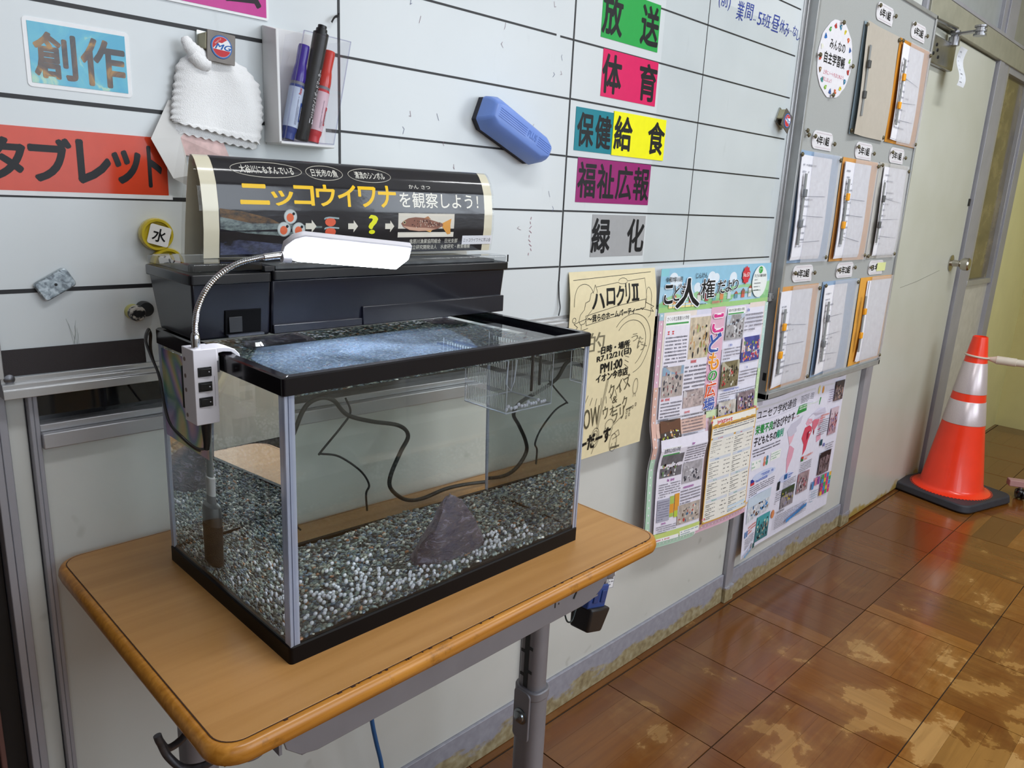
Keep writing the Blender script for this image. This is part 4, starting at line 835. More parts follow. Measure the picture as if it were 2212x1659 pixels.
# page body: pastel border with dots
for a, b, c, d, col in ((0, .035, .60, .855, '#dcb3c6'), (0, .035, .345, .60, '#dcb3a6'), (0, .035, .0, .345, '#b7d8c0'), (0, .47, .0, .025, '#bfe0cc'), (.965, 1, .60, .855, '#bcd8d2'), (.965, 1, .35, .60, '#c6dfb0'), (.965, 1, .0, .35, '#dcb3c6'), (.47, 1, .0, .03, '#dcb3c6'), (.47, .50, .0, .47, '#dcc0d0'), (0, .035, .83, .855, '#a8c8d4')): R_(a, b, c, d, col)
for k in range(30):
    s.ell(.0175*RW, (.02+k*.0285)*RH, .0024, .0028, '#f2eef4', n=8); s.ell(.9825*RW, (.02+k*.0285)*RH, .0020, .0024, '#f2f4f2', n=8)
for k in range(15): s.ell((.03+k*.03)*RW, .0125*RH, .0022, .0022, '#f2f4f2', n=8); s.ell((.50+k*.033)*RW, .015*RH, .0024, .0024, '#f6eef2', n=8)
s.up()
for a, b, c, d, col in ((.035, .30, .60, .855, '#e9ded6'), (.30, .43, .70, .855, '#d9d9ea'), (.56, .80, .70, .855, '#dfd6e6'), (.80, .965, .60, .86, '#e6d9d2'), (.035, .47, .42, .47, '#dcb9ad'), (.47, .965, .455, .48, '#cfe0b8')): R_(a, b, c, d, col)
R_(.05, .435, .485, .838, '#e8e4f0'); R_(.565, .955, .495, .842, '#e6e4f2'); R_(.43, .56, .49, .858, '#dfb4c8')
# left article column
R_(.05, .245, .808, .845, '#f2f2f4'); T_('さくら市立喜連川小学校', .06, .235, .826, .84, '#33333a', .01); R_(.055, .235, .813, .819, '#4fa05a')
s.body(.06*RW, .235*RW, .775*RH, .795*RH, 1, '#d04a50', h=.7); B_(.06, .235, .665, .775, 9)
Ph(.25, .43, .685, .83, '#cdbfa8', None, ['#c9a878', '#b88f5a', '#2f2d33', '#33323a', '#c8967a', '#a8b070'], seed=4, n=24)
Ph(.055, .225, .56, .668, '#b5aaa6', '#8fa9c0', ['#3a4048', '#d8d0cc', '#50505a', '#a8666a'], seed=5, n=22, hz=.72)
s.body(.28*RW, .40*RW, .667*RH, .683*RH, 1, '#d04a50', h=.7); B_(.235, .43, .565, .665, 7)
s.body(.06*RW, .225*RW, .545*RH, .56*RH, 1, '#d04a50', h=.6); B_(.06, .225, .475, .545, 6)
Ph(.24, .43, .51, .575, '#b9a9a8', '#c9c4c8', ['#8a7a80', '#a0908f', '#d0c4c4'], seed=6, n=14)
Ph(.06, .225, .385, .478, '#4a3a34', '#6a4a3a', ['#d8d84a', '#cfd8e0', '#242428', '#c8966a', '#e0e0d8', '#b8c840'], seed=7, n=30, hz=.5)
s.body(.26*RW, .42*RW, .488*RH, .502*RH, 1, '#d04a50', h=.6); B_(.24, .43, .41, .488, 7)
# centre title column
for tx, c, d, col, a, b in (('こ', .770, .832, '#d8408c', .445, .545), ('ど', .70, .765, '#3d5aa8', .430, .535), ('も', .635, .695, '#ee9a33', .44, .535), ('の', .595, .63, '#3f9c4a', .45, .53), ('広', .535, .59, '#dd5a34', .43, .53), ('場', .485, .53, '#4a62b0', .43, .53)):
    T_(tx, a, b, c, d, '#f6f2f6', .09); T_(tx, a, b, c, d, col, .045)
# right article column
R_(.575, .745, .822, .85, '#f2f2f4'); T_('栃木市立栃木第四小学校', .585, .735, .836, .847, '#33333a', .01); R_(.58, .73, .826, .831, '#4fa05a')
Ph(.57, .745, .735, .825, '#a7a5a8', '#b9c4d4', ['#50505a', '#d0d0d4', '#6a5a5e', '#e4e4e8', '#33343c'], seed=8, n=26, hz=.62, skew=.25)
s.body(.77*RW, .92*RW, .825*RH, .845*RH, 1, '#4a66b8', h=.6); B_(.75, .945, .755, .825, 5)
Ph(.745, .945, .640, .735, '#4a4f96', '#d8c8cc', ['#d86a7a', '#e8e0e0', '#e0a84a', '#6a5aa0', '#c8404a', '#7a9a60'], seed=9, n=40, hz=.4)
s.body(.62*RW, .70*RW, .708*RH, .722*RH, 1, '#4a66b8', h=.6); B_(.57, .735, .66, .708, 4)
Ph(.565, .735, .555, .655, '#7d7458', '#b5b09a', ['#3f3a30', '#c83a44', '#e0dcd0', '#5a5040', '#2c2a26', '#8a8466'], seed=10, n=34, hz=.65)
s.body(.80*RW, .88*RW, .612*RH, .626*RH, 1, '#4a66b8', h=.6); B_(.745, .945, .565, .612, 4)
s.body(.60*RW, .88*RW, .54*RH, .553*RH, 1, '#4a66b8', h=.6); B_(.57, .945, .515, .54, 3)
B_(.565, .745, .50, .515, 1)
Ph(.565, .735, .428, .505, '#c5bfb8', '#d2d0d0', ['#1c1c20', '#2a2a30', '#7a6ab0', '#c8a088', '#6a5a50'], seed=11, n=18, hz=.6)
Ph(.745, .935, .44, .525, '#8a7a82', '#c9c9c4', ['#2c2a34', '#e0dce0', '#4a4050', '#c87a70', '#6a5ab0', '#383440'], seed=12, n=44, hz=.62)
# lower left page
R_(.045, .455, .06, .415, '#e6e2f0'); R_(.06, .21, .352, .385, '#f2f2f4'); T_('佐野市立犬伏小学校', .07, .2, .366, .382, '#33333a', .01); R_(.065, .2, .354, .36, '#4fa05a')
Ph(.065, .245, .27, .355, '#6b6a72', None, ['#e8e8ec', '#26262c', '#c89a80', '#d8dce4', '#6a4a3a', '#1c1c22', '#7aa06a'], seed=13, n=34)
s.body(.30*RW, .43*RW, .375*RH, .39*RH, 1, '#a04aa0', h=.6); B_(.26, .45, .305, .375, 7)
Ph(.255, .445, .23, .31, '#a9a6ae', '#c2cfcf', ['#3a3a44', '#d8d8de', '#5a5a66'], seed=14, n=18, hz=.75)
s.body(.13*RW, .23*RW, .25*RH, .266*RH, 1, '#a04aa0', h=.6); B_(.065, .245, .195, .25, 6)
R_(.06, .16, .105, .19, '#a9a9bb'); R_(.16, .195, .115, .195, '#a8c060'); R_(.16, .195, .13, .165, '#dd9a3c'); R_(.20, .24, .11, .20, '#dd9a3c'); R_(.20, .24, .11, .135, '#b8cc4c'); B_(.065, .155, .11, .185, 8, '#8c8ca0')
s.body(.27*RW, .43*RW, .208*RH, .222*RH, 1, '#a04aa0', h=.6); B_(.25, .445, .15, .208, 5)
Ph(.23, .445, .075, .15, '#b5aaa2', '#b9b4b4', ['#c9c4c0', '#6a5a50', '#3f6a90', '#d8d0c8', '#b84a44'], seed=15, n=20)
s.body(.10*RW, .18*RW, .09*RH, .103*RH, 1, '#a04aa0', h=.6); B_(.06, .225, .058, .09, 4)
R_(.045, .455, .035, .062, '#c3d47e'); R_(.05, .25, .028, .042, '#f0f0f2'); R_(.26, .45, .028, .048, '#f0f0f2'); s.body(.06*RW, .24*RW, .029*RH, .041*RH, 1, '#c83a50'); s.body(.27*RW, .44*RW, .029*RH, .047*RH, 2, '#2e7a80')
# lower right: prize list in a gold frame
R_(.50, .955, .035, .455, '#cf9f4a'); R_(.507, .948, .041, .449, '#eceae2'); s.body(.55*RW, .92*RW, .422*RH, .445*RH, 1, '#cf3c4c', h=.62); B_(.52, .935, .385, .422, 4)
for a, b in ((.52, .72), (.74, .935)):
    y = .378
    for blk in range(4):
        R_(a, b, y-.012, y, '#d3d8e2'); s.body((a+.05)*RW, (b-.06)*RW, (y-.011)*RH, (y-.002)*RH, 1, ('#d04a50', '#4a8ac0', '#3fa07a', '#3fa07a')[blk]); y -= .017
        for k in range(4): s.body(a*RW, (a+.09)*RW, (y-.014)*RH, y*RH, 2, '#55555c', short=True); s.body((b-.065)*RW, b*RW, (y-.009)*RH, y*RH, 1, '#55555c', dens=.6, short=False); y -= .0165
R_(.74, .935, .05, .06, '#cfe0ee'); R_(.74, .935, .065, .075, '#cfe0ee')
for a, b, c in ((.51, .45, '#b84a60'), (.95, .45, '#7ab08a'), (.505, .045, '#3a8ac0'), (.95, .05, '#e0b040')):
    for k in range(6): s.ell((a+rnd(-.02, .02))*RW, (b+rnd(-.012, .012))*RH, .0035, .0035, random.choice([c, '#e6e0ea', '#d86a7a', '#e0b850']), n=8)
s.up(); s.finish(t)
# ---- school newsletter with world map
UW, UH = .645, .487
def umap(u, v, off):
    a, b = u/UW, v/UH
    y = .010 - .010*math.exp(-((a-.0)/.10)**2)*max(0, 1-b*1.6)*2.0 - .006*math.exp(-((a-.62)/.05)**2)*b - .004*max(0, .3-b)
    x = 1.832+u - (.020*max(0, (.45-b))*math.exp(-(a/.25)**2)*1.2) - (.10*max(0, a-.82)*max(0, .35-b)*3 if 0 else 0)
    z = .138+v - .004*math.sin(a*8)*b + .0
    return (x, y-off, z)
t, s = poster('map_newsletter', 'white newsletter with a pink world map, taped low on the wall beside the doorway', umap, UW, UH, '#e3e2f2', nu=24, nv=20, cell=.03)
RW, RH = UW, UH
R_(0, 1, .955, .968, '#d8d8e0'); T_('ユニセフ学校通信', .03, .42, .885, .945, '#26282e', .012); B_(.47, .60, .885, .94, 5); R_(.02, .60, .872, .875, '#c5c5d5')
T_('栄養不良', .03, .20, .79, .85, '#2e8c48', .04); T_('がおびやかす', .20, .42, .79, .85, '#26282e', .035); T_('子どもたちの', .03, .25, .715, .77, '#26282e', .035); T_('権利', .25, .32, .715, .77, '#2e9c78', .035); B_(.03, .30, .64, .70, 3)
s.poly([(.44*RW, .82*RH), (.46*RW, .875*RH), (.71*RW, .885*RH), (.70*RW, .835*RH)], '#2f8f45'); s.up(); s.body(.465*RW, .695*RW, .84*RH, .872*RH, 2, '#e6f0e6', h=.7)
s.ell(.66*RW, .945*RH, .018*RW, .03*RH, '#e6dc9a'); s.ell(.72*RW, .935*RH, .012*RW, .026*RH, '#dd9a4a'); s.up()
def land(pts, col): s.poly([(a*RW, b*RH) for a, b in pts], col, 'map')
land([(.36, .73), (.40, .77), (.46, .78), (.52, .80), (.50, .75), (.46, .73), (.47, .70), (.42, .68), (.38, .69)], '#c9c7da'); land([(.38, .69), (.42, .68), (.45, .69), (.43, .64), (.41, .62), (.40, .64)], '#e6b6c6')
land([(.41, .62), (.43, .61), (.47, .58), (.46, .52), (.43, .46), (.42, .40), (.41, .46), (.40, .53)], '#dfa2b8'); land([(.56, .70), (.60, .71), (.63, .69), (.64, .66), (.61, .60), (.60, .54), (.575, .50), (.57, .58), (.54, .63)], '#d24a60')
land([(.57, .76), (.62, .79), (.70, .81), (.78, .80), (.80, .76), (.74, .73), (.66, .73), (.60, .73)], '#cdc9de'); land([(.58, .76), (.62, .75), (.63, .72), (.58, .71), (.56, .73)], '#e2a8bc'); land([(.63, .73), (.70, .75), (.73, .72), (.71, .68), (.67, .65), (.64, .68)], '#d8748a'); land([(.70, .74), (.76, .75), (.78, .70), (.73, .67)], '#e8b2c2')
land([(.66, .68), (.685, .69), (.68, .62), (.665, .64)], '#8c2038'); land([(.59, .66), (.61, .67), (.605, .62), (.59, .60)], '#8c2038'); land([(.72, .60), (.77, .62), (.78, .57), (.73, .555)], '#dfa2b8'); land([(.72, .65), (.76, .66), (.75, .64)], '#d8748a')
s.up()
B_(.40, .60, .80, .815, 1, '#a05a66'); R_(.03, .12, .56, .62, '#eef0ee'); R_(.22, .32, .57, .63, '#eef0ee'); B_(.035, .115, .565, .615, 2, '#58a07a'); B_(.225, .315, .575, .625, 3, '#58a07a')
for k in range(4): s.ell((.16+.025*(k % 2))*RW, (.575+.03*(k//2))*RH, .007, .009, ('#d87a6a', '#4a9a7a', '#e0a080', '#5a8aa8')[k], n=10)
s.ell(.17*RW, .50*RH, .12*RW, .03*RH, '#c9d2ee'); s.ell(.42*RW, .395*RH, .07*RW, .03*RH, '#c9cfee'); s.up()
R_(.035, .075, .475, .50, '#2c3f96'); R_(.035, .075, .46, .477, '#c83a44'); s.body(.09*RW, .27*RW, .46*RH, .515*RH, 2, '#3f63c0', h=.7); B_(.03, .29, .385, .455, 5)
Ph(.025, .275, .22, .38, '#cfd4de', '#c5d4e4', ['#2f7fc4', '#2a2428', '#e8ecf0', '#3a8fd0', '#2e5f90', '#8a6a5a'], seed=21, n=26)
s.body(.06*RW, .16*RW, .13*RH, .19*RH, 3, '#d8705a', h=.6); R_(.02, .03, .13, .17, '#3f7fc0'); R_(.042, .052, .13, .17, '#3f7fc0'); B_(.03, .15, .045, .12, 6)
Ph(.165, .295, .03, .205, '#3f7d86', '#4aa0a8', ['#17181c', '#2a2a30', '#c8907a', '#d8dcc0', '#202838'], seed=22, n=26)
s.ell(.325*RW, .17*RH, .016*RW, .03*RH, '#d88a5a'); R_(.335, .36, .33, .39, '#1f2a30'); B_(.33, .39, .23, .32, 6); R_(.40, .43, .385, .42, '#2c5f9c'); s.body(.44*RW, .50*RW, .38*RH, .415*RH, 2, '#4a6ac0'); B_(.40, .54, .315, .375, 5)
Ph(.395, .535, .175, .315, '#8f8890', '#3a4a34', ['#4a4652', '#6a6480', '#5a4a40', '#9a94b0', '#c8b840'], seed=23, n=28)
R_(.565, .585, .46, .495, '#3a7a44'); R_(.565, .585, .478, .495, '#c83a34'); s.body(.595*RW, .70*RW, .46*RH, .50*RH, 2, '#d8705a', h=.7); B_(.56, .70, .37, .45, 6)
Ph(.56, .69, .225, .37, '#a08c92', '#c87a84', ['#3a3038', '#d8d0dc', '#6a5a60', '#c84a5a', '#50485a'], seed=24, n=30)
B_(.72, .84, .60, .72, 8); s.body(.735*RW, .84*RW, .72*RH, .755*RH, 2, '#d8705a', h=.7); R_(.775, .80, .52, .565, '#1d4f5c'); R_(.82, .835, .505, .53, '#5a62b0'); B_(.85, .95, .43, .52, 5)
Ph(.855, .955, .58, .78, '#b99aa6', '#d0bcc8', ['#6a2430', '#4a2028', '#b04a58', '#3f56b0', '#c88a90'], seed=25, n=30)
B_(.80, .86, .83, .93, 6, '#8a7a9a'); Ph(.865, .975, .83, .975, '#6c5f64', '#4a4648', ['#3a3236', '#c09a8a', '#8a5a58', '#d0b8a8', '#2a2a2c'], seed=26, n=30)
Ph(.80, .935, .29, .46, '#6f6066', '#2a2428', ['#4a3c40', '#a08a90', '#2e282c', '#7a6a6c'], seed=27, n=30, hz=.75)
for k, c in enumerate(('#4a86c0', '#d87a98', '#8a4a9a')): R_(.74+.034*k, .765+.034*k, .20+.02*(k != 0), .26+.02*(k != 0), c)
for i_ in range(4):
    for j_ in range(5): R_(.86+.03*i_, .887+.03*i_, .115+.033*j_, .146+.033*j_, ('#e0b040', '#d8406a', '#a83a90', '#3f8ac8', '#3fa05a')[(i_*2+j_) % 5])
B_(.74, .83, .10, .19, 5, '#7aa0b8'); B_(.34, .70, .155, .185, 1, '#2a2a30'); B_(.34, .70, .05, .15, 8); s.poly([(.47*RW, .055*RH), (.70*RW, .10*RH), (.70*RW, .125*RH), (.47*RW, .075*RH)], '#3f8fd8'); s.up()
T_('unicef', .01, .11, .012, .04, '#4a9ad8', .02); R_(.125, .15, .015, .05, '#2c5a5c'); s.finish(t)
build('tape_piece', MB().surf(lambda u, v, o: umap(.01+u*.03, UH-.012+v*.02, .0006+o), 1, 1, .0001), clear('sticky_tape', (.95, .95, .95), .15), t)

def frost(name):
    """milky plastic film: part transparent, part white diffuse"""
    if name in MATS: return MATS[name]
    m = bpy.data.materials.new(name); m.use_nodes = True; nt = m.node_tree; nt.nodes.clear()
    o = N(nt, 'ShaderNodeOutputMaterial'); t = N(nt, 'ShaderNodeBsdfTransparent'); p = N(nt, 'ShaderNodeBsdfPrincipled'); p.inputs['Base Color'].default_value = C('#dddce0'); p.inputs['Roughness'].default_value = .3
    nz = N(nt, 'ShaderNodeTexNoise', i_Scale=12.); r = ramp(nt, [(.3, (.24,)*3), (.7, (.30,)*3)]); L(nt, nz.outputs[0], r.inputs[0]); mx = N(nt, 'ShaderNodeMixShader')
    L(nt, r.outputs[0], mx.inputs[0]); L(nt, t.outputs[0], mx.inputs[1]); L(nt, p.outputs[0], mx.inputs[2]); L(nt, mx.outputs[0], o.inputs[0]); MATS[name] = m; return m
# ================================================================== grey notice board with clear folders
nb = thing('notice_board', (2.23, .0, .645), 'grey felt notice board with an aluminium edge, hung above the map newsletter', 'notice board')
M_feltg = mat('grey_board_felt', '#a2a4a2', .85, var=.03, scale=300, bump=.3, bscale=1200)
build('board_panel', MB().box(1.818, 2.655, -.024, .02, .660, 1.79), M_feltg, nb)
build('edge_frame', MB().box(1.806, 1.820, -.030, .02, .645, 1.80), mat('notice_edge', '#a7a9aa', .35, .4), nb, bevel=.0015)
build('edge_frame', MB().box(2.650, 2.662, -.030, .02, .645, 1.80), mat('notice_edge', '#a7a9aa'), nb, bevel=.0015)
build('edge_frame', MB().box(1.806, 2.662, -.030, .02, .645, .662), mat('notice_edge', '#a7a9aa'), nb, bevel=.0015)
build('edge_frame', MB().box(1.806, 2.662, -.030, .02, 1.788, 1.80), mat('notice_edge', '#a7a9aa'), nb, bevel=.0015)
mb = MB().box(1.8055, 1.8060, -.022, -.012, .700, .722); build('hanger_slot', mb, M_dark, nb)
NY = -.0245
def folder(label, x0, z0, w, h, back, sheets, tabs, paper=(.02, .78), style=0):
    """wall folder: coloured back sheet, papers, half-width frosted cover, slide bar with two tabs"""
    t = thing('paper_folder', (x0+w/2, NY, z0), label, 'folder', 'folders pinned to the grey notice board')
    curl = lambda u, v: .010*math.exp(-(u/.22)**2)*(1-.5*v)+.002*math.sin(v*5)
    build('back_sheet', MB().surf(lambda u, v, o: (x0+u*w, NY-.001-curl(u, v)*.3-o, z0+v*h), 10, 6, .0006), ink(back, .35), t, smooth=60)
    if sheets:
        a, b = paper
        for k in range(sheets):
            e = .004*k; pb = MB().surf(lambda u, v, o, k=k, e=e: (x0+w*(a+(b-a)*u)+(.03*(v-.5) if style == 2 and k else 0), NY-.004-.0012*k-curl(u*(b-a)+a, v)-o, z0+h*.03+e+v*(h*.93-e)), 10, 6, .0003)
            build('paper', pb, ink('#e9e8ee' if k % 2 else '#e4e4ec', .6), t, smooth=60)
        yy = lambda u, v: NY-.004-.0012*sheets-curl(u, v)-.0004
        s = Sheet(lambda u, v, off: (x0+w*u, yy(u, v)-off, z0+h*v), cell=.05); s.off = .0002
        for k in range(13 if style != 2 else 0):
            vv = .86-k*.06
            if random.random() < .8: s.body(a+.05, a+(b-a)*rnd(.5, .95), vv, vv+.035, 1, '#8d8f9c', dens=.75)
        for k in range(3 if style != 2 else 0): s.line([(a+.06, .22+.2*k+rnd(-.04, .04)), (a+(b-a)*.9, .22+.2*k+rnd(-.03, .03))], .004, '#7d808c')
        s.finish(t)
    cov = frost('frosted_film') if style != 1 else ink('#b9b1a6', .4)
    u0 = .30 if style != 1 else .0
    build('cover_film', MB().surf(lambda u, v, o: (x0+w*(u0+(1-u0)*u), NY-.0085-curl(u0+(1-u0)*u, v)*1.05-o, z0+v*h), 10, 6, .0002), cov, t, smooth=60)
    mb = MB().hexa([(x0+w*.085, NY-.022, z0+h*.17), (x0+w*.125, NY-.022, z0+h*.17), (x0+w*.125, NY-.0185, z0+h*.17), (x0+w*.085, NY-.0185, z0+h*.17), (x0+w*.085, NY-.019, z0+h*.80), (x0+w*.125, NY-.019, z0+h*.80), (x0+w*.125, NY-.0155, z0+h*.80), (x0+w*.085, NY-.0155, z0+h*.80)])
    build('slide_bar', mb, mat('slide_bar_grey', '#8b8e90', .4), t, bevel=.0008)
    for f_ in (.36, .63): build('tab', MB().box(x0+w*.065, x0+w*.125, NY-.0255, NY-.018, z0+h*(f_-.035), z0+h*(f_+.035)), mat('tab_'+tabs[1:], tabs, .4), t, bevel=.002)
    return t
FB, FO, FG, FY = '#93acc9', '#d49a58', '#b9b7b1', '#e3a548'
folder('beige closed folder with dark slide tabs, top row left on the notice board', 2.104, 1.388, .257, .298, '#a9bfce', 0, '#4a4c4e', style=1)
folder('orange-backed folder with orange tabs, top row right beside the door closer', 2.378, 1.389, .272, .300, '#c98732', 2, '#f2a51c', (.06, .80))
folder('blue-backed folder with grey tabs, middle row left under the 4年1組 tag', 1.813, 1.028, .262, .296, FB, 3, '#74787e')
folder('orange-backed folder with orange tabs, middle row centre under the 5年1組 tag', 2.095, 1.026, .270, .298, FO, 3, '#f2a51c')
folder('grey clear folder with dark tabs, middle row right under the 3年1組 tag', 2.375, 1.028, .254, .300, FG, 2, '#55585c', (.12, .95))
folder('orange-backed folder with orange tabs, bottom row left under the 4年2組 tag', 1.801, .671, .257, .292, FO, 3, '#f2a51c', (.02, .82))
folder('blue-backed folder with grey tabs, bottom row centre under the 5年2組 tag', 2.083, .673, .262, .293, FB, 2, '#74787e', (.02, .70))
folder('bright orange folder with askew papers, bottom row right of the notice board', 2.371, .671, .280, .295, FY, 2, '#f2a51c', (.20, .92), style=2)
def tag_(txt, label, x, z, w=.128, h=.047):
    t = thing('name_tag', (x, NY, z-h/2), label, 'name tag'); s = Sheet(lambda u, v, off: (x+u, NY-.0022-off, z+v)); mp = s.mp
    pl = [(a, b) for a, b in rrect(-w/2, w/2, -h/2, h/2, h*.42, 5)]; pl = [(a, b) if not (a > w*.30 and b < 0) else (w/2-.004, -h/2) for a, b in pl]
    build('tag_card', MB().prism(pl, lambda a, b: mp(a, b, 0), lambda a, b: mp(a, b, -.0018)), ink('#dcdade', .4), t); s.off = .0003
    s.text(txt, -w*.30, w*.32, -h*.24, h*.24, '#19191b', .035)
    for k in range(9):
        u = -w*.34+k*w*.085; s.line([(u, h*.40), (u+w*.04, h*.36), (u+w*.08, h*.40)], .0007, '#b79aa6', 'border_print'); s.line([(u, -h*.38), (u+w*.04, -h*.42), (u+w*.08, -h*.38)], .0007, '#b79aa6', 'border_print')
    s.finish(t); return t
for txt, x, z, lb in (('6年1組', 2.237, 1.727, 'topmost name tag, above the beige closed folder'), ('6年2組', 2.520, 1.727, 'name tag above the folder beside the door closer'), ('4年1組', 1.944, 1.356, 'name tag below the oval sign, above the blue folder'),
        ('5年1組', 2.236, 1.350, 'name tag directly under the beige folder'), ('3年1組', 2.508, 1.355, 'name tag above the grey clear folder at the right edge'), ('4年2組', 1.937, .997, 'lowest left name tag, under the blue folder'),
        ('5年2組', 2.230, .997, 'middle name tag of the bottom row'), ('3年', 2.485, .997, 'name tag partly covered by the pale yellow sticky note')):
    tag_(txt, 'white '+lb, x, z)
build('sticky_note', MB().box(2.490, 2.565, NY-.0040, NY-.0034, .984, 1.012), ink('#dadf9d', .6), label='pale yellow sticky note over the lowest right name tag', cat='note')
# drawing pins: one mesh, copied
pin0 = build('drawing_pin', MB().lathe([(.0015, -.003), (.0015, .002), (.0062, .002), (.0062, .0035), (.004, .0062), (0, .0068)], (2.109, NY, 1.676), 14, xf=Rk), mat('old_brass', '#6d6650', .4, .6, var=.15), smooth=40,
             label='small brass drawing pin on the grey notice board', cat='pin', group='drawing pins on the notice board', origin=(2.109, NY, 1.676))
pp = [(2.355, 1.676), (2.109, 1.398), (2.35, 1.398), (2.386, 1.680), (2.640, 1.676), (2.64, 1.40), (1.820, 1.312), (2.066, 1.312), (2.06, 1.04), (2.350, 1.312), (2.352, 1.040), (2.382, 1.318), (2.622, 1.312), (2.384, 1.036), (2.615, 1.04),
      (2.050, .950), (2.052, .682), (2.092, .955), (2.336, .955), (2.640, .682), (1.842, 1.362), (1.832, 1.372), (1.882, 1.362), (2.008, 1.352), (2.176, 1.358), (2.300, 1.347), (2.450, 1.362), (2.570, 1.352), (1.876, 1.000), (2.0, .997), (2.170, .999), (2.292, 1.003), (2.425, .999), (2.178, 1.738), (2.300, 1.732), (2.460, 1.74), (2.582, 1.725), (1.957, 1.654), (1.845, 1.558), (2.052, 1.560), (1.955, 1.474)]
for x, z in pp:
    o = pin0.copy(); COL.objects.link(o); o.location = (x, NY-.006, z)
pin0.location = (2.109, NY-.006, 1.676)
# round study sign
t = thing('round_sign', (1.955, NY, 1.465), 'white oval sign reading みんなの自主学習帳 with a border of coloured doodles', 'sign')
s = Sheet(lambda u, v, off: (1.952+u, NY-.0016-off, 1.563+v)); mp = s.mp
pl = [(.107*math.cos(2*PI*k/36)*(1+.02*math.sin(k*2.2)), .096*math.sin(2*PI*k/36)*(1+.02*math.cos(k*1.7))) for k in range(36)]
build('sign_card', MB().prism(pl, lambda a, b: mp(a, b, 0), lambda a, b: mp(a, b, -.0012)), ink('#e2e0e6', .4), t); s.off = .0003
s.text('みんなの', -.045, .052, .022, .046, '#19191b', .02); s.text('自主学習帳', -.068, .062, -.016, .012, '#19191b', .03)
s.text('上手にノートをまとめよう', -.062, .066, -.043, -.032, '#c8325a', .0); s.text('参考にしましょう', -.066, -.005, -.060, -.049, '#c8325a', .0)
cs = ['#7fae3c', '#3f5f9c', '#c8562e', '#d8c83c', '#2e7aa0', '#b83a34', '#4a9a44', '#2f6fb8', '#dcdcd0', '#c84a34', '#7a5a3c', '#3c8a8a']
for k in range(18):
    a = 2*PI*k/18+.1; cu, cv = .092*math.cos(a), .081*math.sin(a); m = 5+k % 3
    s.poly([(cu+.0095*math.cos(2*PI*q/m+k)*(1 if q % 2 else .6), cv+.0085*math.sin(2*PI*q/m+k)*(1 if q % 2 else .7)) for q in range(m)], cs[k % 12], 'doodle_border')
    s.up(); s.ell(cu+.002, cv+.001, .002, .002, '#26262a' if k % 2 else '#e6e0c0', 'doodle_border', 6)
s.finish(t)
# paper strip on the door closer
t = thing('paper_strip', (2.90, -.038, 1.63), 'curling white paper strip hanging from the door closer', 'paper')
smap = lambda u, v, off: (2.87+u+.010*math.sin(v*26), -.040-.02*math.sin(v*22+1.2)**2-off, 1.615+v)
build('strip', MB().surf(lambda u, v, o: smap(u*.075, v*.125, o), 3, 12, .0003), ink('#dcdfe6', .6), t, smooth=60)
s = Sheet(smap, .03)
for k in range(8): s.body(.012, .060, .008+k*.014, .018+k*.014, 1, '#8a8c96', dens=.7)
s.finish(t)
# ================================================================== school desk
ZD = .7153
desk = thing('school_desk', (.37, -.22, 0), 'school desk with wood laminate top and worn edge, grey metal tray and legs', 'desk')
def wood(name, c0, c1, sx=4, sy=90, rough=.34, dark=.0):
    m, nt, b = nodes(name); tc = N(nt, 'ShaderNodeTexCoord'); mp = N(nt, 'ShaderNodeMapping'); mp.inputs['Scale'].default_value = (sx, sy, sy); L(nt, tc.outputs['Object'], mp.inputs[0])
    nz = N(nt, 'ShaderNodeTexNoise', i_Scale=1., i_Detail=7., i_Distortion=.6); L(nt, mp.outputs[0], nz.inputs['Vector'])
    r = ramp(nt, [(.3, C(c0)), (.7, C(c1))]); L(nt, nz.outputs[0], r.inputs[0]); col = r.outputs[0]
    if dark:
        n2 = N(nt, 'ShaderNodeTexNoise', i_Scale=26., i_Detail=6., i_Roughness=.7); L(nt, tc.outputs['Object'], n2.inputs['Vector'])
        r3 = ramp(nt, [(.60, (0, 0, 0, 1)), (.74, (dark,)*3+(1,))]); L(nt, n2.outputs[0], r3.inputs[0]); col = mix(nt, col, C('#4a2a12'), r3.outputs[0])
    L(nt, col, b.inputs['Base Color']); b.inputs['Roughness'].default_value = rough; return m
M_lam = wood('desk_laminate', '#b07f47', '#c08f57', 3, 55, .36)
M_edge = wood('desk_edge_wood', '#a5691f', '#c98a38', 6, 160, .3, .75)
def edge_axis(): return M_edge
x0, x1, y0, y1 = .0425, .6955, -.4475, .0085
build('tabletop', MB().ext(rrect(x0+.011, x1-.011, y0+.011, y1-.011, .022, 8), 'xy', ZD-.004, ZD+.0004), M_lam, desk, xf=DESK, bevel=.0004)
def ring_edge(o0, o1, z0, z1):   # closed band between two offsets
    a = rrect(x0+o0, x1-o0, y0+o0, y1-o0, max(.033-o0, .004), 8); return a
prof = [(.0112, ZD-.004), (.0112, ZD-.0006), (.0080, ZD-.0001), (.0042, ZD-.0018), (.0018, ZD-.0060), (.0010, ZD-.0115), (.0030, ZD-.0175), (.0080, ZD-.0205), (.0140, ZD-.0212), (.0140, ZD-.004)]
rings = [[(p[0], p[1], z) for p in rrect(x0+o, x1-o, y0+o, y1-o, max(.033-o, .004), 8)] for o, z in prof]; n = len(rings[0])
mb = MB().add([p for r_ in rings for p in r_], [(i*n+j, i*n+(j+1) % n, ((i+1) % len(rings))*n+(j+1) % n, ((i+1) % len(rings))*n+j) for i in range(len(rings)) for j in range(n)])
build('edge_band', mb, M_edge, desk, xf=DESK, smooth=50)
pl = rrect(x0+.0100, x1-.0100, y0+.0100, y1-.0100, .023, 8); pi = rrect(x0+.0115, x1-.0115, y0+.0115, y1-.0115, .0215, 8)
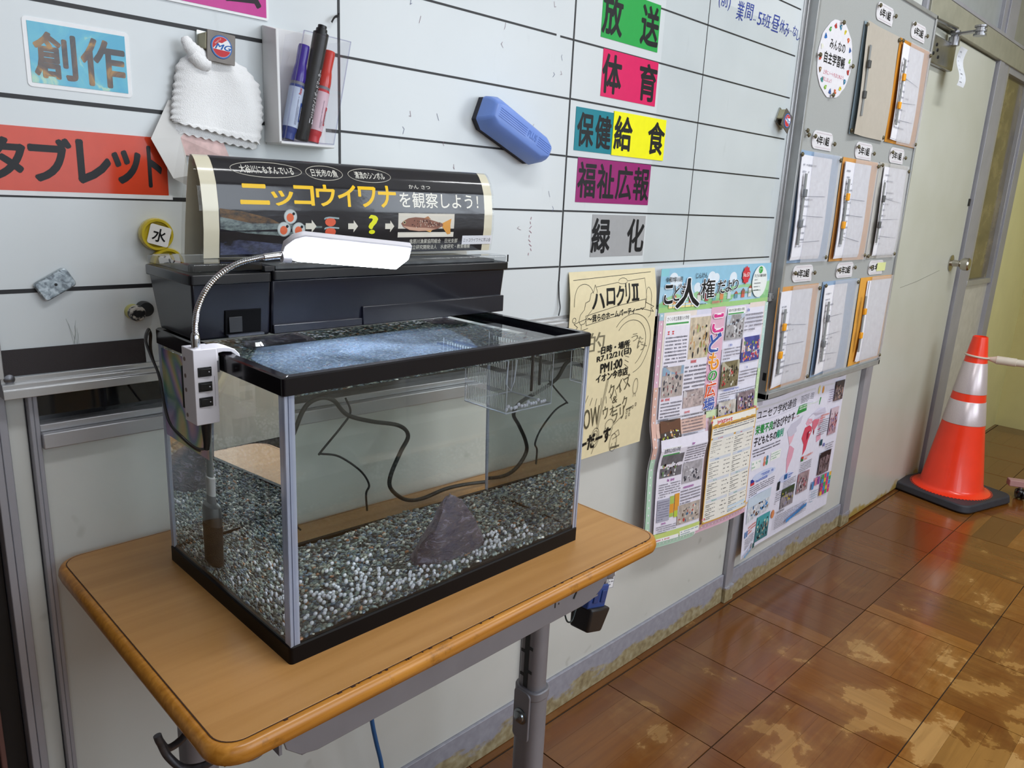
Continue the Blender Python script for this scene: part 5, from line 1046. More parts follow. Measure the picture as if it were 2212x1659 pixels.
n = len(pl); build('worn_joint', MB().add([(a, b, ZD+.0002) for a, b in pl]+[(a, b, ZD+.0002) for a, b in pi], [(i, (i+1) % n, n+(i+1) % n, n+i) for i in range(n)]), mat('worn_joint_dark', '#3a1f12', .6), desk, xf=DESK)
mb = MB()
for k in range(24):
    u = rnd(x0+.03, x1-.03); mb.box(u, u+rnd(.0008, .005), y0+.0094-rnd(0, .0014), y0+.0104+rnd(0, .0004), ZD-.001, ZD+.00040)
build('chip', mb, mat('worn_joint_dark', '#3a1f12'), desk, xf=DESK, kind='stuff')
build('underside', MB().box(x0+.013, x1-.013, y0+.013, y1-.013, ZD-.020, ZD-.005), mat('under_board', '#8a7a62', .6), desk, xf=DESK)
M_dm = mat('desk_grey_paint', '#85848b', .4, .15, var=.04, scale=30)
# storage tray under the top: front skirt with rounded lower corners, floor, sides
sk = [(.112, ZD-.021), (.598, ZD-.021), (.598, .690), (.594, .676), (.584, .664), (.566, .655), (.545, .6525), (.150, .6525), (.132, .657), (.118, .670), (.113, .688)]
build('front_skirt', MB().ext(sk, 'xz', -.4235, -.4205), M_dm, desk, xf=DESK, bevel=.0008)
build('tray_floor', MB().box(.135, .58, -.4205, -.05, .653, .6555), M_dm, desk, xf=DESK)
for a in (.112, .595): build('tray_side', MB().box(a, a+.003, -.4205, -.05, .665, ZD-.021), M_dm, desk, xf=DESK)
mb = MB().tube([(.5325, -.4240, .6905), (.5295, -.4240, .6895), (.528, -.4240, .6780), (.5255, -.4240, .6745), (.5235, -.4240, .6712)], .00125, 6); build('hook_slot', mb, M_dark, desk, xf=DESK)
mb = MB().box(.4868, .4885, -.4240, -.4236, .672, .6895); mb.box(.4885, .4915, -.4240, -.4236, .6880, .6897); mb.box(.4940, .4952, -.4240, -.4236, .6740, .6765); build('bracket_slot', mb, M_dark, desk, xf=DESK)
# legs
def leg(xc, flip):
    t = 'leg'; w, d = .0165, .021; yc = -.262
    pl = rrect(xc-w, xc+w, yc-d, yc+d, .0125, 5)
    lg = build('leg', MB().ext(pl, 'xy', .30, .664), M_dm, desk, smooth=50)
    pl2 = rrect(xc-w-.0035, xc+w+.0035, yc-d-.0035, yc+d+.0035, .0155, 5)
    build('lower_tube', MB().ext(pl2, 'xy', .03, .400), M_dm, lg, smooth=50)
    pl3 = rrect(xc-w-.0055, xc+w+.0055, yc-d-.0055, yc+d+.0055, .017, 5)
    build('collar', MB().ext(pl3, 'xy', .394, .410), M_dm, lg, bevel=.002)
    s_ = -1 if not flip else 1; fx = xc+s_*(w+.0003)
    mb = MB().box(*sorted((fx, fx+s_*.0006)), yc-.004, yc+.005, .412, .655)
    for k in range(6):
        z = .43+k*.042; mb.box(*sorted((fx, fx+s_*.0007)), yc-.012, yc-.004, z+.010, z+.015); mb.box(*sorted((fx, fx+s_*.0007)), yc+.005, yc+.0125, z, z+.005)
    build('height_slot', mb, M_dark, lg)
    bx = xc+s_*(w+.0035)
    build('clamp_plate', MB().ext(rrect(yc-.017, yc+.017, .318, .408, .008, 4), 'yz', *sorted((bx, bx+s_*.004))), M_dm, lg, bevel=.001)
    q = Matrix.Rotation(PI/2*s_, 4, 'Y')
    build('bolt', MB().lathe([(.0135, 0), (.0135, .002), (.010, .003), (.0095, .006), (.006, .008), (0, .0085)], (bx+s_*.004, yc, .362), 20, xf=q), mat('bolt_steel', '#8d9498', .25, .9), lg, smooth=40)
    build('foot', MB().ext(rrect(xc-.020, xc+.020, -.44, -.03, .015, 4), 'xy', .006, .032), M_dm, desk, bevel=.006)
    for yy in (-.42, -.05): build('rubber_pad', MB().lathe([(.016, .0), (.016, .007)], (xc, yy, 0), 16), M_dark, desk)
    build('tray_arm', MB().ext(rrect(xc-.012, xc+.012, -.40, -.06, .01, 3), 'xy', .655, .668), M_dm, desk, bevel=.003)
leg(.634, False); leg(.104, True)
build('cross_bar', MB().tube([(.104, -.07, .30), (.634, -.07, .30)], .011, 12), M_dm, desk, smooth=50) if False else None
# bag hook at the left side
hk = spline([(.075, -.335, .676), (.060, -.343, .668), (.044, -.351, .671), (.0375, -.353, .682), (.0355, -.352, .690)], 6)
hk2 = spline([(.085, -.385, .672), (.068, -.378, .658), (.052, -.366, .655), (.042, -.357, .667), (.0375, -.353, .682)], 6)
build('bag_hook', MB().tube(hk, .0036, 10), mat('hook_paint', '#4a484c', .35, .5, var=.3, scale=180), desk, smooth=50)
build('bag_hook', MB().tube(hk2, .0036, 10), mat('hook_paint', '#4a484c'), desk, smooth=50)

# cables and adapters under the desk
build('blue_cable', MB().tube(spline([(.462, -.040, .650), (.463, -.045, .40), (.470, -.05, .306), (.479, -.05, .255), (.492, -.05, .192), (.50, -.05, .10), (.47, -.06, .012), (.40, -.10, .008)], 6), .0038, 10), mat('cable_blue', '#2a5d94', .4), smooth=60,
      label='blue cable hanging down behind the desk to the floor', cat='cable')
t = thing('power_tap', (.72, -.30, .53), 'blue plug-in power tap hanging at the right underside of the desk', 'power tap')
M_bt = mat('tap_blue', '#2b4584', .45)
def tilt(c, ang, ang2=0.):
    R = Matrix.Rotation(ang, 3, 'Z') @ Matrix.Rotation(ang2, 3, 'Y')
    return lambda p: tuple(R @ Vector((p[0]-c[0], p[1]-c[1], p[2]-c[2]))+Vector(c))
tf = tilt((.722, -.30, .54), .08, .30)
build('tap_body', MB().box(.690, .742, -.314, -.290, .536, .574), M_bt, t, bevel=.002, xf=tf)
mb = MB()
for a in (.700, .722): mb.box(a, a+.014, -.3165, -.3135, .546, .566)
build('socket_cover', mb, mat('tap_blue_dark', '#223a74', .5), t, bevel=.001, xf=tf, kind=None)
t = thing('power_adapter', (.725, -.30, .485), 'black power adapter plugged under the blue tap beside the desk leg', 'adapter')
build('adapter_body', MB().hexa([(.701, -.318, .497), (.741, -.320, .497), (.741, -.284, .497), (.701, -.282, .497), (.692, -.322, .538), (.750, -.322, .538), (.750, -.280, .538), (.692, -.280, .538)]), mat('adapter_black', '#18171a', .45), t, bevel=.004, xf=tf)
build('strain_relief', MB().tube([(.745, -.30, .541), (.752, -.30, .550), (.758, -.30, .556)], [.004, .0035, .0028], 10), M_dark, t, xf=tf, smooth=50)
build('adapter_cable', MB().tube(spline([(.758, -.30, .556), (.765, -.30, .562), (.782, -.30, .584), (.790, -.30, .592), (.780, -.30, .586), (.770, -.295, .596), (.745, -.28, .64), (.70, -.22, .66)], 6), .0016, 8), mat('cable_black_teal', '#1d2a2c', .4), t, smooth=60)
build('loop_cable', MB().tube(spline([(.690, -.30, .555), (.676, -.305, .545), (.663, -.31, .535), (.652, -.31, .538), (.650, -.305, .552), (.658, -.29, .58), (.664, -.28, .61)], 6), .0014, 8), mat('cable_black_teal', '#1d2a2c'), t, smooth=60)
t = thing('cable_tag', (.765, -.30, .56), 'small white printed tag on the adapter cable', 'tag')
gm = lambda u, v, off: (.752+u*.8+v*.16, -.306-off-u*.1, .556+v-u*.12)
build('tag_paper', MB().surf(lambda u, v, o: gm(u*.018, v*.060, o), 1, 3, .0004), ink('#dedee2', .5), t)
s = Sheet(gm); s.body(.003, .015, .004, .056, 10, '#55555c'); s.line([(.001, .001), (.017, .001), (.017, .022), (.001, .022), (.001, .001)], .0006, '#44444c'); s.finish(t)

# ================================================================== aquarium
TL, TR, YT, YB, ZT = .1532, .5859, -.371, -.0829, 1.0057
tank = thing('aquarium', (.37, -.227, ZD), 'rectangular glass fish tank with black top and base frames, standing on the desk', 'aquarium')
GL = clear('tank_glass', (.985, .993, .988), 0., 1.5); g = .005
M_fr = mat('black_tank_frame', '#0d0a10', .16, var=.1, coat=.15, spec=.4); M_br = mat('black_base_frame', '#0a0708', .45, var=.1, spec=.15)
z0g, z1g = ZD+.004, ZT-.003
build('glass_pane', MB().box(TL+.0012, TR-.0012, YT+.0012, YT+g, z0g, z1g), GL, tank, xf=DESK)
build('glass_pane', MB().box(TL+.0012, TR-.0012, YB-g, YB-.0012, z0g, z1g), GL, tank, xf=DESK)
build('glass_pane', MB().box(TL+.0012, TL+g, YT+g, YB-g, z0g, z1g), GL, tank, xf=DESK)
build('glass_pane', MB().box(TR-g, TR-.0012, YT+g, YB-g, z0g, z1g), GL, tank, xf=DESK)
build('tank_bottom', MB().box(TL+.002, TR-.002, YT+.002, YB-.002, ZD+.003, ZD+.008), M_br, tank, xf=DESK)
def frame(x0, x1, y0, y1, z0, z1, wi, name, m, lip=.0):
    o = rrect(x0, x1, y0, y1, .004, 4); i = rrect(x0+wi, x1-wi, y0+wi, y1-wi, .003, 4); n = len(o)
    vs = [(a, b, z0) for a, b in o]+[(a, b, z1-.0015) for a, b in o]+[(x0+.0015+(a-x0)*(x1-x0-.003)/(x1-x0), y0+.0015+(b-y0)*(y1-y0-.003)/(y1-y0), z1) for a, b in o]
    vs += [(a, b, z1) for a, b in i]+[(a, b, z0) for a, b in i]
    fs = [(k*n+j, k*n+(j+1) % n, ((k+1) % 5)*n+(j+1) % n, ((k+1) % 5)*n+j) for k in range(5) for j in range(n)]
    return build(name, MB().add(vs, fs), m, tank, xf=DESK, smooth=40)
frame(TL-.0015, TR+.0015, YT-.0015, YB+.0015, .9885, ZT, .010, 'top_frame', M_fr)
frame(TL+.004, TR-.004, YT+.004, YB-.004, .9935, .9965, .014, 'inner_ledge', M_fr)
frame(TL-.001, TR+.001, YT-.001, YB+.001, ZD, .7350, .007, 'base_frame', M_br)
# clear bonded corner profiles
def seam_mat():
    m, nt, b = nodes('corner_seal'); b.inputs['Base Color'].default_value = (.62, .68, .84, 1); b.inputs['Roughness'].default_value = .15; b.inputs['Transmission Weight'].default_value = .55; b.inputs['IOR'].default_value = 1.2
    tc = N(nt, 'ShaderNodeTexCoord'); mp = N(nt, 'ShaderNodeMapping'); mp.inputs['Scale'].default_value = (400, 400, 2); L(nt, tc.outputs['Object'], mp.inputs[0]); nz = N(nt, 'ShaderNodeTexNoise', i_Scale=1.); L(nt, mp.outputs[0], nz.inputs['Vector'])
    r = ramp(nt, [(.35, (.52, .57, .73, 1)), (.65, (.66, .71, .86, 1))]); L(nt, nz.outputs[0], r.inputs[0]); L(nt, r.outputs[0], b.inputs['Base Color']); return m
SM = seam_mat()
for k, (a, b, c, d) in enumerate(((TL, TL+.0105, YT, YT+.0105), (TR-.0085, TR, YT, YT+.0085), (TL, TL+.0085, YB-.0085, YB), (TR-.0065, TR, YB-.0065, YB))):
    sx = 1 if k % 2 == 0 else -1; sy = 1 if k < 2 else -1; X = a if sx > 0 else b; Y = c if sy > 0 else d; w = b-a
    pl = [(X+sx*.0003, Y+sy*.0008), (X+sx*.0008, Y+sy*.0003), (X+sx*w, Y+sy*.0003), (X+sx*w, Y+sy*.0011), (X+sx*.0048, Y+sy*.0048) , (X+sx*.0011, Y+sy*w), (X+sx*.0003, Y+sy*w)]
    if sx*sy < 0: pl = pl[::-1]
    cs = build('corner_seal', MB().ext(pl, 'xy', .734, .989), SM, tank, xf=DESK)
    build('seal_line', MB().tube([(X+sx*.0042, Y+sy*.0001, .735), (X+sx*.0042, Y+sy*.0001, .988)], .0003, 6), mat('seal_dark', '#3b4560', .4), cs, xf=DESK)
# water
wm = bpy.data.materials.new('water'); wm.use_nodes = True; nt = wm.node_tree; nt.nodes.clear()
o_ = N(nt, 'ShaderNodeOutputMaterial'); gb = N(nt, 'ShaderNodeBsdfRefraction', i_IOR=1.333, i_Roughness=0.); gl = N(nt, 'ShaderNodeBsdfGlossy', i_Roughness=0.); fr = N(nt, 'ShaderNodeFresnel', i_IOR=1.333); mx = N(nt, 'ShaderNodeMixShader')
# seen from outside the water touches glass, so only the inner (water to air) side reflects fully
gw = N(nt, 'ShaderNodeNewGeometry'); ws = N(nt, 'ShaderNodeMath', operation='MULTIPLY_ADD'); L(nt, gw.outputs['Backfacing'], ws.inputs[0]); ws.inputs[1].default_value = .85; ws.inputs[2].default_value = .15; wf = N(nt, 'ShaderNodeMath', operation='MULTIPLY'); L(nt, fr.outputs[0], wf.inputs[0]); L(nt, ws.outputs[0], wf.inputs[1])
gb.inputs['Color'].default_value = (.975, .985, .975, 1); gl.inputs['Color'].default_value = (.98, .985, .98, 1)
L(nt, wf.outputs[0], mx.inputs[0]); L(nt, gb.outputs[0], mx.inputs[1]); L(nt, gl.outputs[0], mx.inputs[2]); L(nt, mx.outputs[0], o_.inputs[0])
WZ = .9845
water = build('water', MB().box(TL+g+.0002, TR-g-.0002, YT+g+.0002, YB-g-.0002, ZD+.0082, WZ), wm, xf=DESK, label='clear slightly green water filling the fish tank', cat='water')
water['kind'] = 'stuff'
# gravel: one bed of small rounded stones
def gz(x, y): return .7345+.0022*math.sin(x*31+1)+.0018*math.sin(y*47+x*13)+.004*max(0, (-.30-y)/.07)
gm_, nt, b = nodes('gravel_stones'); ge = N(nt, 'ShaderNodeNewGeometry')
r = ramp(nt, [(0, C('#4b5754')), (.14, C('#738380')), (.28, C('#96a5a1')), (.42, C('#5f6f7d')), (.54, C('#a2a498')), (.64, C('#7d90a3')), (.74, C('#bcbfb3')), (.80, C('#6b605b')), (.86, C('#3a4248')), (.92, C('#e0dfd8')), (.965, C('#ac7a58')), (1, C('#efefec'))], 'CONSTANT')
L(nt, ge.outputs['Random Per Island'], r.inputs[0]); nz = N(nt, 'ShaderNodeTexNoise', i_Scale=500., i_Detail=2.); r2_ = ramp(nt, [(.3, (.75,)*3), (.7, (1.15,)*3)]); L(nt, nz.outputs[0], r2_.inputs[0])
L(nt, mix(nt, r.outputs[0], r2_.outputs[0], 1., 'MULTIPLY'), b.inputs['Base Color']); b.inputs['Roughness'].default_value = .35
bm = bmesh.new(); bmesh.ops.create_icosphere(bm, subdivisions=1, radius=1); IC = [v.co.copy() for v in bm.verts]; IF = [tuple(v.index for v in f.verts) for f in bm.faces]; bm.free()
R = random.Random(11); V = []; Fc = []
def pebble(x, y, z, r):
    n = len(V); a = R.uniform(0, PI); ca, sa = math.cos(a), math.sin(a); fx, fy, fz = R.uniform(.9, 1.5), R.uniform(.7, 1.0), R.uniform(.45, .75); tx = R.uniform(-.35, .35); ty = R.uniform(-.35, .35)
    for c in IC:
        k = r*(1+R.uniform(-.10, .10)); p, q, s_ = c.x*fx*k, c.y*fy*k, c.z*fz*k
        s2 = s_+p*tx+q*ty; V.append((x+p*ca-q*sa, y+p*sa+q*ca, z+s2))
    Fc.extend([(n+i, n+j, n+k_) for i, j, k_ in IF])
gx0, gx1, gy0, gy1 = TL+g+.0022, TR-g-.0022, YT+g+.0022, YB-g-.0022; st = .0043
for i in range(int((gx1-gx0)/st)+1):
    for j in range(int((gy1-gy0)/st)+1):
        x = gx0+i*st+R.uniform(-.0013, .0013); y = gy0+j*st+R.uniform(-.0013, .0013)
        x = min(max(x, gx0), gx1); y = min(max(y, gy0), gy1); pebble(x, y, gz(x, y)-.0014+R.uniform(-.0012, .0016), R.uniform(.0023, .0037))
for k in range(900):
    x = R.uniform(gx0+.002, gx1-.002); y = R.uniform(gy0+.002, gy1-.002); pebble(x, y, gz(x, y)+.0012, R.uniform(.0024, .0038))
me = bpy.data.meshes.new('gravel'); me.from_pydata([DESK(v) for v in V], [], Fc); me.materials.append(gm_); me.polygons.foreach_set('use_smooth', [True]*len(me.polygons)); me.update()
gravel = bpy.data.objects.new('gravel', me); COL.objects.link(gravel); setp(gravel, 'bed of small mixed grey and green gravel on the tank floor', 'gravel', None, 'stuff')
# gravel filling below the surface layer
mb = MB().box(TL+g+.0006, TR-g-.0006, YT+g+.0006, YB-g-.0006, ZD+.0084, .7312); build('gravel_fill', mb, gm_, gravel, xf=DESK, kind='stuff') if False else None
ORG[gravel.name] = Vector((0, 0, 0))
gf = build('lower_gravel', mb, mat('gravel_under', '#4a4f4b', .8, var=.4, scale=300), gravel, xf=DESK); gf['kind'] = 'stuff'
# fish eggs: one mesh, individual objects
mb = MB().ball((0, 0, 0), .0025, 2); em, nt, b = nodes('egg_white'); b.inputs['Base Color'].default_value = (.80, .80, .86, 1); b.inputs['Roughness'].default_value = .25; b.inputs['Subsurface Weight'].default_value = .0; b.inputs['Subsurface Radius'].default_value = (.002, .002, .002)
nz = N(nt, 'ShaderNodeTexNoise', i_Scale=300.); r = ramp(nt, [(.3, (.82, .82, .93, 1)), (.7, (.92, .92, .98, 1))]); L(nt, nz.outputs[0], r.inputs[0]); L(nt, r.outputs[0], b.inputs['Base Color'])
eme = bpy.data.meshes.new('fish_egg'); eme.from_pydata([Vector(v) for v in mb.v], [], mb.f); eme.materials.append(em); eme.polygons.foreach_set('use_smooth', [True]*len(eme.polygons))
def egg(x, y, z, lb, gr):
    o = bpy.data.objects.new('fish_egg', eme); COL.objects.link(o); o.location = DESK((x, y, z)); setp(o, lb, 'egg', gr); return o
R = random.Random(5); placed = []
def try_egg(x, y):
    if not (gx0+.003 < x < gx1-.003 and gy0+.002 < y < gy1-.003): return False
    if (x-.402)**2/.056**2+(y+.28)**2/.054**2 < 1: return False
    for a, b_ in placed:
        if (a-x)**2+(b_-y)**2 < .0042**2: return False
    placed.append((x, y)); egg(x, y, gz(x, y)+.0043, 'small milky white round fish egg lying on the gravel', 'fish eggs on the gravel'); return True
cl = [(.20, -.34, .040, 20), (.235, -.335, .050, 26), (.27, -.342, .045, 24), (.30, -.33, .05, 24), (.335, -.345, .04, 18), (.37, -.355, .03, 10), (.255, -.30, .03, 24), (.285, -.265, .022, 20), (.215, -.28, .022, 12), (.30, -.22, .02, 16), (.46, -.32, .022, 18), (.49, -.34, .02, 14), (.475, -.285, .018, 16), (.52, -.30, .02, 12), (.40, -.36, .018, 8), (.19, -.22, .018, 8), (.44, -.354, .015, 8)]
for a, b_, sg, nn in cl:
    c_ = 0; tries = 0
    while c_ < nn*.78 and tries < nn*6:
        tries += 1; c_ += try_egg(R.gauss(a, sg*.9), R.gauss(b_, sg*.62))
# rock
def rockmat():
    m, nt, b = nodes('purple_grey_rock'); tc = N(nt, 'ShaderNodeTexCoord'); mp = N(nt, 'ShaderNodeMapping'); mp.inputs['Scale'].default_value = (55, 55, 170); mp.inputs['Rotation'].default_value = (0, .5, 0); L(nt, tc.outputs['Object'], mp.inputs[0])
    nz = N(nt, 'ShaderNodeTexNoise', i_Scale=1., i_Detail=8., i_Roughness=.65, i_Distortion=.8); L(nt, mp.outputs[0], nz.inputs['Vector'])
    r = ramp(nt, [(.28, C('#2f2b39')), (.46, C('#5b5568')), (.54, C('#625459')), (.62, C('#8a8399')), (.76, C('#c9c4d6'))]); L(nt, nz.outputs[0], r.inputs[0]); L(nt, r.outputs[0], b.inputs['Base Color']); b.inputs['Roughness'].default_value = .32
    bp = N(nt, 'ShaderNodeBump', i_Strength=1., i_Distance=.004); L(nt, nz.outputs[0], bp.inputs['Height']); L(nt, bp.outputs[0], b.inputs['Normal']); return m
bm = bmesh.new()
for p in [(.350, -.287, .732), (.368, -.322, .732), (.400, -.332, .732), (.436, -.322, .732), (.456, -.298, .732), (.462, -.262, .732), (.44, -.235, .732), (.39, -.232, .732), (.356, -.25, .732), (.416, -.258, .8065), (.405, -.262, .800), (.358, -.280, .758), (.374, -.296, .775), (.452, -.272, .760), (.440, -.292, .768), (.425, -.240, .785), (.380, -.312, .752), (.445, -.31, .745), (.43, -.268, .795)]:
    bm.verts.new(p)
bmesh.ops.convex_hull(bm, input=list(bm.verts)); bmesh.ops.delete(bm, geom=[v for v in bm.verts if not v.link_faces], context='VERTS')
bmesh.ops.triangulate(bm, faces=bm.faces[:]); bmesh.ops.subdivide_edges(bm, edges=bm.edges[:], cuts=5, use_grid_fill=True)
from mathutils import noise
for v in bm.verts:
    if v.co.z > .733:
        n1 = noise.noise(v.co*60); n2 = noise.noise(v.co*170); n3 = noise.noise(Vector((v.co.x*50, v.co.y*50, v.co.z*260)))
        v.co += v.normal*(.0028*n1+.0012*n2+.0014*n3)
mb = MB(); mb.add([tuple(v.co) for v in bm.verts], [tuple(v.index for v in f.verts) for f in bm.faces]); bm.free()
build('rock', mb, rockmat(), xf=DESK, smooth=35, label='pointed purple-grey rock standing on the tank gravel', cat='rock')
# strainer of the filter, hanging into the tank at the rear left
fl = thing('overhead_filter', (.37, -.135, 1.0), 'long black overhead filter box sitting on the rear of the fish tank', 'aquarium filter')
c_ = (.188, -.168)
spm = mat('brown_sponge', '#170d0a', .95, var=.3, scale=260, bump=1., bscale=700, dist=.001)
build('intake_sponge', MB().lathe([(.014, .738), (.0195, .742), (.0200, .788), (.0185, .794), (.013, .796)], (c_[0], c_[1], 0), 28), spm, fl, xf=DESK, smooth=40)
build('sponge_cap', MB().lathe([(.0195, .790), (.0195, .805), (.0170, .812), (.010, .815)], (c_[0], c_[1], 0), 28), mat('cap_dark_grey', '#24272b', .4), fl, xf=DESK, smooth=40)
build('intake_collar', MB().lathe([(.0095, .812), (.0095, .824), (.0085, .826)], (c_[0], c_[1], 0), 24), mat('collar_charcoal', '#474b50', .4), fl, xf=DESK, smooth=40)
build('white_collar', MB().lathe([(.0092, .824), (.0094, .846), (.0078, .847)], (c_[0], c_[1], 0), 24), mat('white_collar_plastic', '#c9c9cb', .4), fl, xf=DESK, smooth=40)
build('intake_pipe', MB().lathe([(.0068, .842), (.0068, .995)], (c_[0], c_[1], 0), 24), mat('smoky_pipe', '#6b767a', .15, coat=.3), fl, xf=DESK, smooth=40)
# filter housing
M_fb = mat('filter_black', '#11111c', .24, var=.12, scale=7, coat=.15); M_fr2 = mat('filter_rim_black', '#0e0e13', .25, var=.1)
def house(xa, xb, zt, zb, name, ins=0.):
    # tapered box: wider at the rim
    return build(name, MB().hexa([(xa+ins, -.184, zb), (xb, -.186, zb), (xb, -.092, zb), (xa+ins, -.092, zb), (xa, -.1925, zt), (xb, -.1925, zt), (xb, -.078, zt), (xa, -.078, zt)]), M_fb, fl, xf=DESK, bevel=.0025)
house(.1505, .2385, 1.0690, 1.0065, 'pump_housing', .004); 
hb = MB().hexa([(.2400, -.186, 1.0065), (.600, -.186, 1.0065), (.600, -.092, 1.0065), (.2400, -.092, 1.0065), (.2400, -.1920, 1.069), (.6025, -.1920, 1.069), (.6025, -.078, 1.069), (.2400, -.078, 1.069)])
build('filter_housing', hb, M_fb, fl, xf=DESK, bevel=.0025)
build('lower_step', MB().box(.3600, .6035, -.1915, -.186, 1.0070, 1.0305), M_fb, fl, xf=DESK, bevel=.001)
build('lower_step', MB().hexa([(.2412, -.1905, 1.007), (.3600, -.1905, 1.007), (.3600, -.186, 1.007), (.2412, -.186, 1.007), (.2412, -.1905, 1.0175), (.3600, -.1905, 1.0165), (.3600, -.186, 1.0165), (.2412, -.186, 1.0175)]), M_fb, fl, xf=DESK, bevel=.001)
build('rim', MB().ext(rrect(.1480, .2385, -.1960, -.074, .004, 3), 'xy', 1.0665, 1.0775), M_fr2, fl, xf=DESK, bevel=.0012)
build('rim', MB().ext(rrect(.2395, .6065, -.1960, -.074, .004, 3), 'xy', 1.0680, 1.0790), M_fr2, fl, xf=DESK, bevel=.0012)
mb = MB().hexa([(.1860, -.1878, 1.0105), (.2270, -.1878, 1.0105), (.2270, -.184, 1.0105), (.1860, -.184, 1.0105), (.1860, -.1902, 1.0375), (.2270, -.1902, 1.0375), (.2270, -.184, 1.0375), (.1860, -.184, 1.0375)]); build('outlet_window', mb, mat('deep_black', '#040406', .7, spec=.1), fl, xf=DESK, bevel=.0005)
mb = MB().box(.1895, .2045, -.1906, -.1895, 1.0135, 1.0305); build('outlet_flap', mb, mat('flap_black', '#101014', .35), fl, xf=DESK, bevel=.0004)
build('outlet_sill', MB().box(.1860, .2270, -.1955, -.1900, 1.0095, 1.0118), mat('sill_grey', '#3a3c44', .35), fl, xf=DESK)
mb = MB().tube([(.1995, -.195, 1.001), (.2005, -.215, 1.0)], .007, 14); build('clear_nozzle', MB().lathe([(.013, 0), (.015, .006), (.012, .010), (.010, .010)], (.2080, -.208, .9965), 24), CLR, fl, xf=DESK, smooth=40)
SMK = clear('smoky_lid', (.80, .81, .82), .02, 1.5)
def lid(xa, xb):
    return build('clear_lid', MB().ext(rrect(xa, xb, -.1945, -.0755, .006, 4), 'xy', 1.0790, 1.0885), SMK, fl, xf=DESK, bevel=.002)
lid(.1495, .2305); lid(.2445, .6050)
build('lid_bridge', MB().box(.2310, .2440, -.1925, -.078, 1.0775, 1.0840), M_fr2, fl, xf=DESK, bevel=.001)
# things lying in the filter seen through the lid: pale filter mat and its red and green print reflections kept as the mat itself
build('filter_mat', MB().box(.2500, .5900, -.182, -.090, 1.0792, 1.0825), mat('filter_wool', '#6b6e70', .9, var=.35, scale=40), fl, xf=DESK)
build('lid_line', MB().box(.6045, .6060, -.1950, -.1935, 1.0790, 1.0890), M_dark, fl, xf=DESK)
# glass cover sheets
CV = clear('cover_glass_sheet', (.93, .965, .97), .03, 1.52)
mst = bpy.data.materials.new('condensation'); mst.use_nodes = True; nt = mst.node_tree; nt.nodes.clear(); o_ = N(nt, 'ShaderNodeOutputMaterial'); tr_ = N(nt, 'ShaderNodeBsdfTransparent'); df = N(nt, 'ShaderNodeBsdfDiffuse'); df.inputs[0].default_value = (.45, .62, .90, 1); mx = N(nt, 'ShaderNodeMixShader')  # mist film; the lamp's bluish glow on the glass is put into its colour
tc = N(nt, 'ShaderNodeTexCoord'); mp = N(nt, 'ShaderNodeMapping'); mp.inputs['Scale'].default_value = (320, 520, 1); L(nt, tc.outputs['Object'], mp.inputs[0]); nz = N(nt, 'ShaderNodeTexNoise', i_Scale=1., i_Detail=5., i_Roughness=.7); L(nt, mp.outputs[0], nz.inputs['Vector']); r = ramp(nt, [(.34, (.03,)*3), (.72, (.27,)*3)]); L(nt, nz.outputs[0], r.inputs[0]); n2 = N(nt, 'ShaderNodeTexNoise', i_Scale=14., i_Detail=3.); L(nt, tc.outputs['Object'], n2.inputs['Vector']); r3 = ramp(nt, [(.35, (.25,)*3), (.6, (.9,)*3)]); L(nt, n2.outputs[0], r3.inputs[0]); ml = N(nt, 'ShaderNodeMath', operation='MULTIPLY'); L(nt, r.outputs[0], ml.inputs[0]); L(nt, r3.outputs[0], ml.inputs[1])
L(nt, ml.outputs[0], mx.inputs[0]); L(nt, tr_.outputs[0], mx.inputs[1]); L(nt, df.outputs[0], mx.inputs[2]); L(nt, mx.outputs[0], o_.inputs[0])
t = thing('glass_lid', (.37, -.29, 1.0), 'clear glass cover sheet with a clipped corner, wet with droplets, over the tank front', 'lid')
pl = [(.2050, -.2150), (.1740, -.2600), (.1640, -.3000), (.1600, -.3600), (.5760, -.3600), (.5760, -.2080), (.2050, -.2080)]
build('glass_sheet', MB().ext(pl[::1], 'xy', .9968, .9995), CV, t, xf=DESK)
build('condensation', MB().add([(.207, -.216, .9997), (.177, -.262, .9997), (.166, -.357, .9997), (.405, -.357, .9997), (.44, -.30, .9997), (.47, -.21, .9997)], [(0, 1, 2, 3, 4, 5)]), mst, t, xf=DESK, kind='stuff')  # misted patch, outlined to the side where the lamp's glow lies
build('sheet_edge', MB().tube([(a, b_, .9996) for a, b_ in pl[:5]], .0005, 6), clear('edge_green', (.55, .75, .75), .1), t, xf=DESK)
mb = MB(); R = random.Random(3)
for k in range(900):
    u = R.random()**.8; x = .18+u*.34; y = R.uniform(-.352, -.222); r_ = R.uniform(.0004, .0011); mb.ball((x, y, .9995), (r_*R.uniform(.7, 1.8), r_, r_*.35), 1)
build('droplets', mb, clear('droplet', (.93, .96, 1.), .0, 1.33), t, xf=DESK, smooth=80, kind='stuff')
for a in (.388, .412): build('lid_runner', MB().box(a, a+.006, -.358, -.30, .9996, 1.0008), clear('runner_plastic', (.78, .82, .92), .1, 1.6), t, xf=DESK)
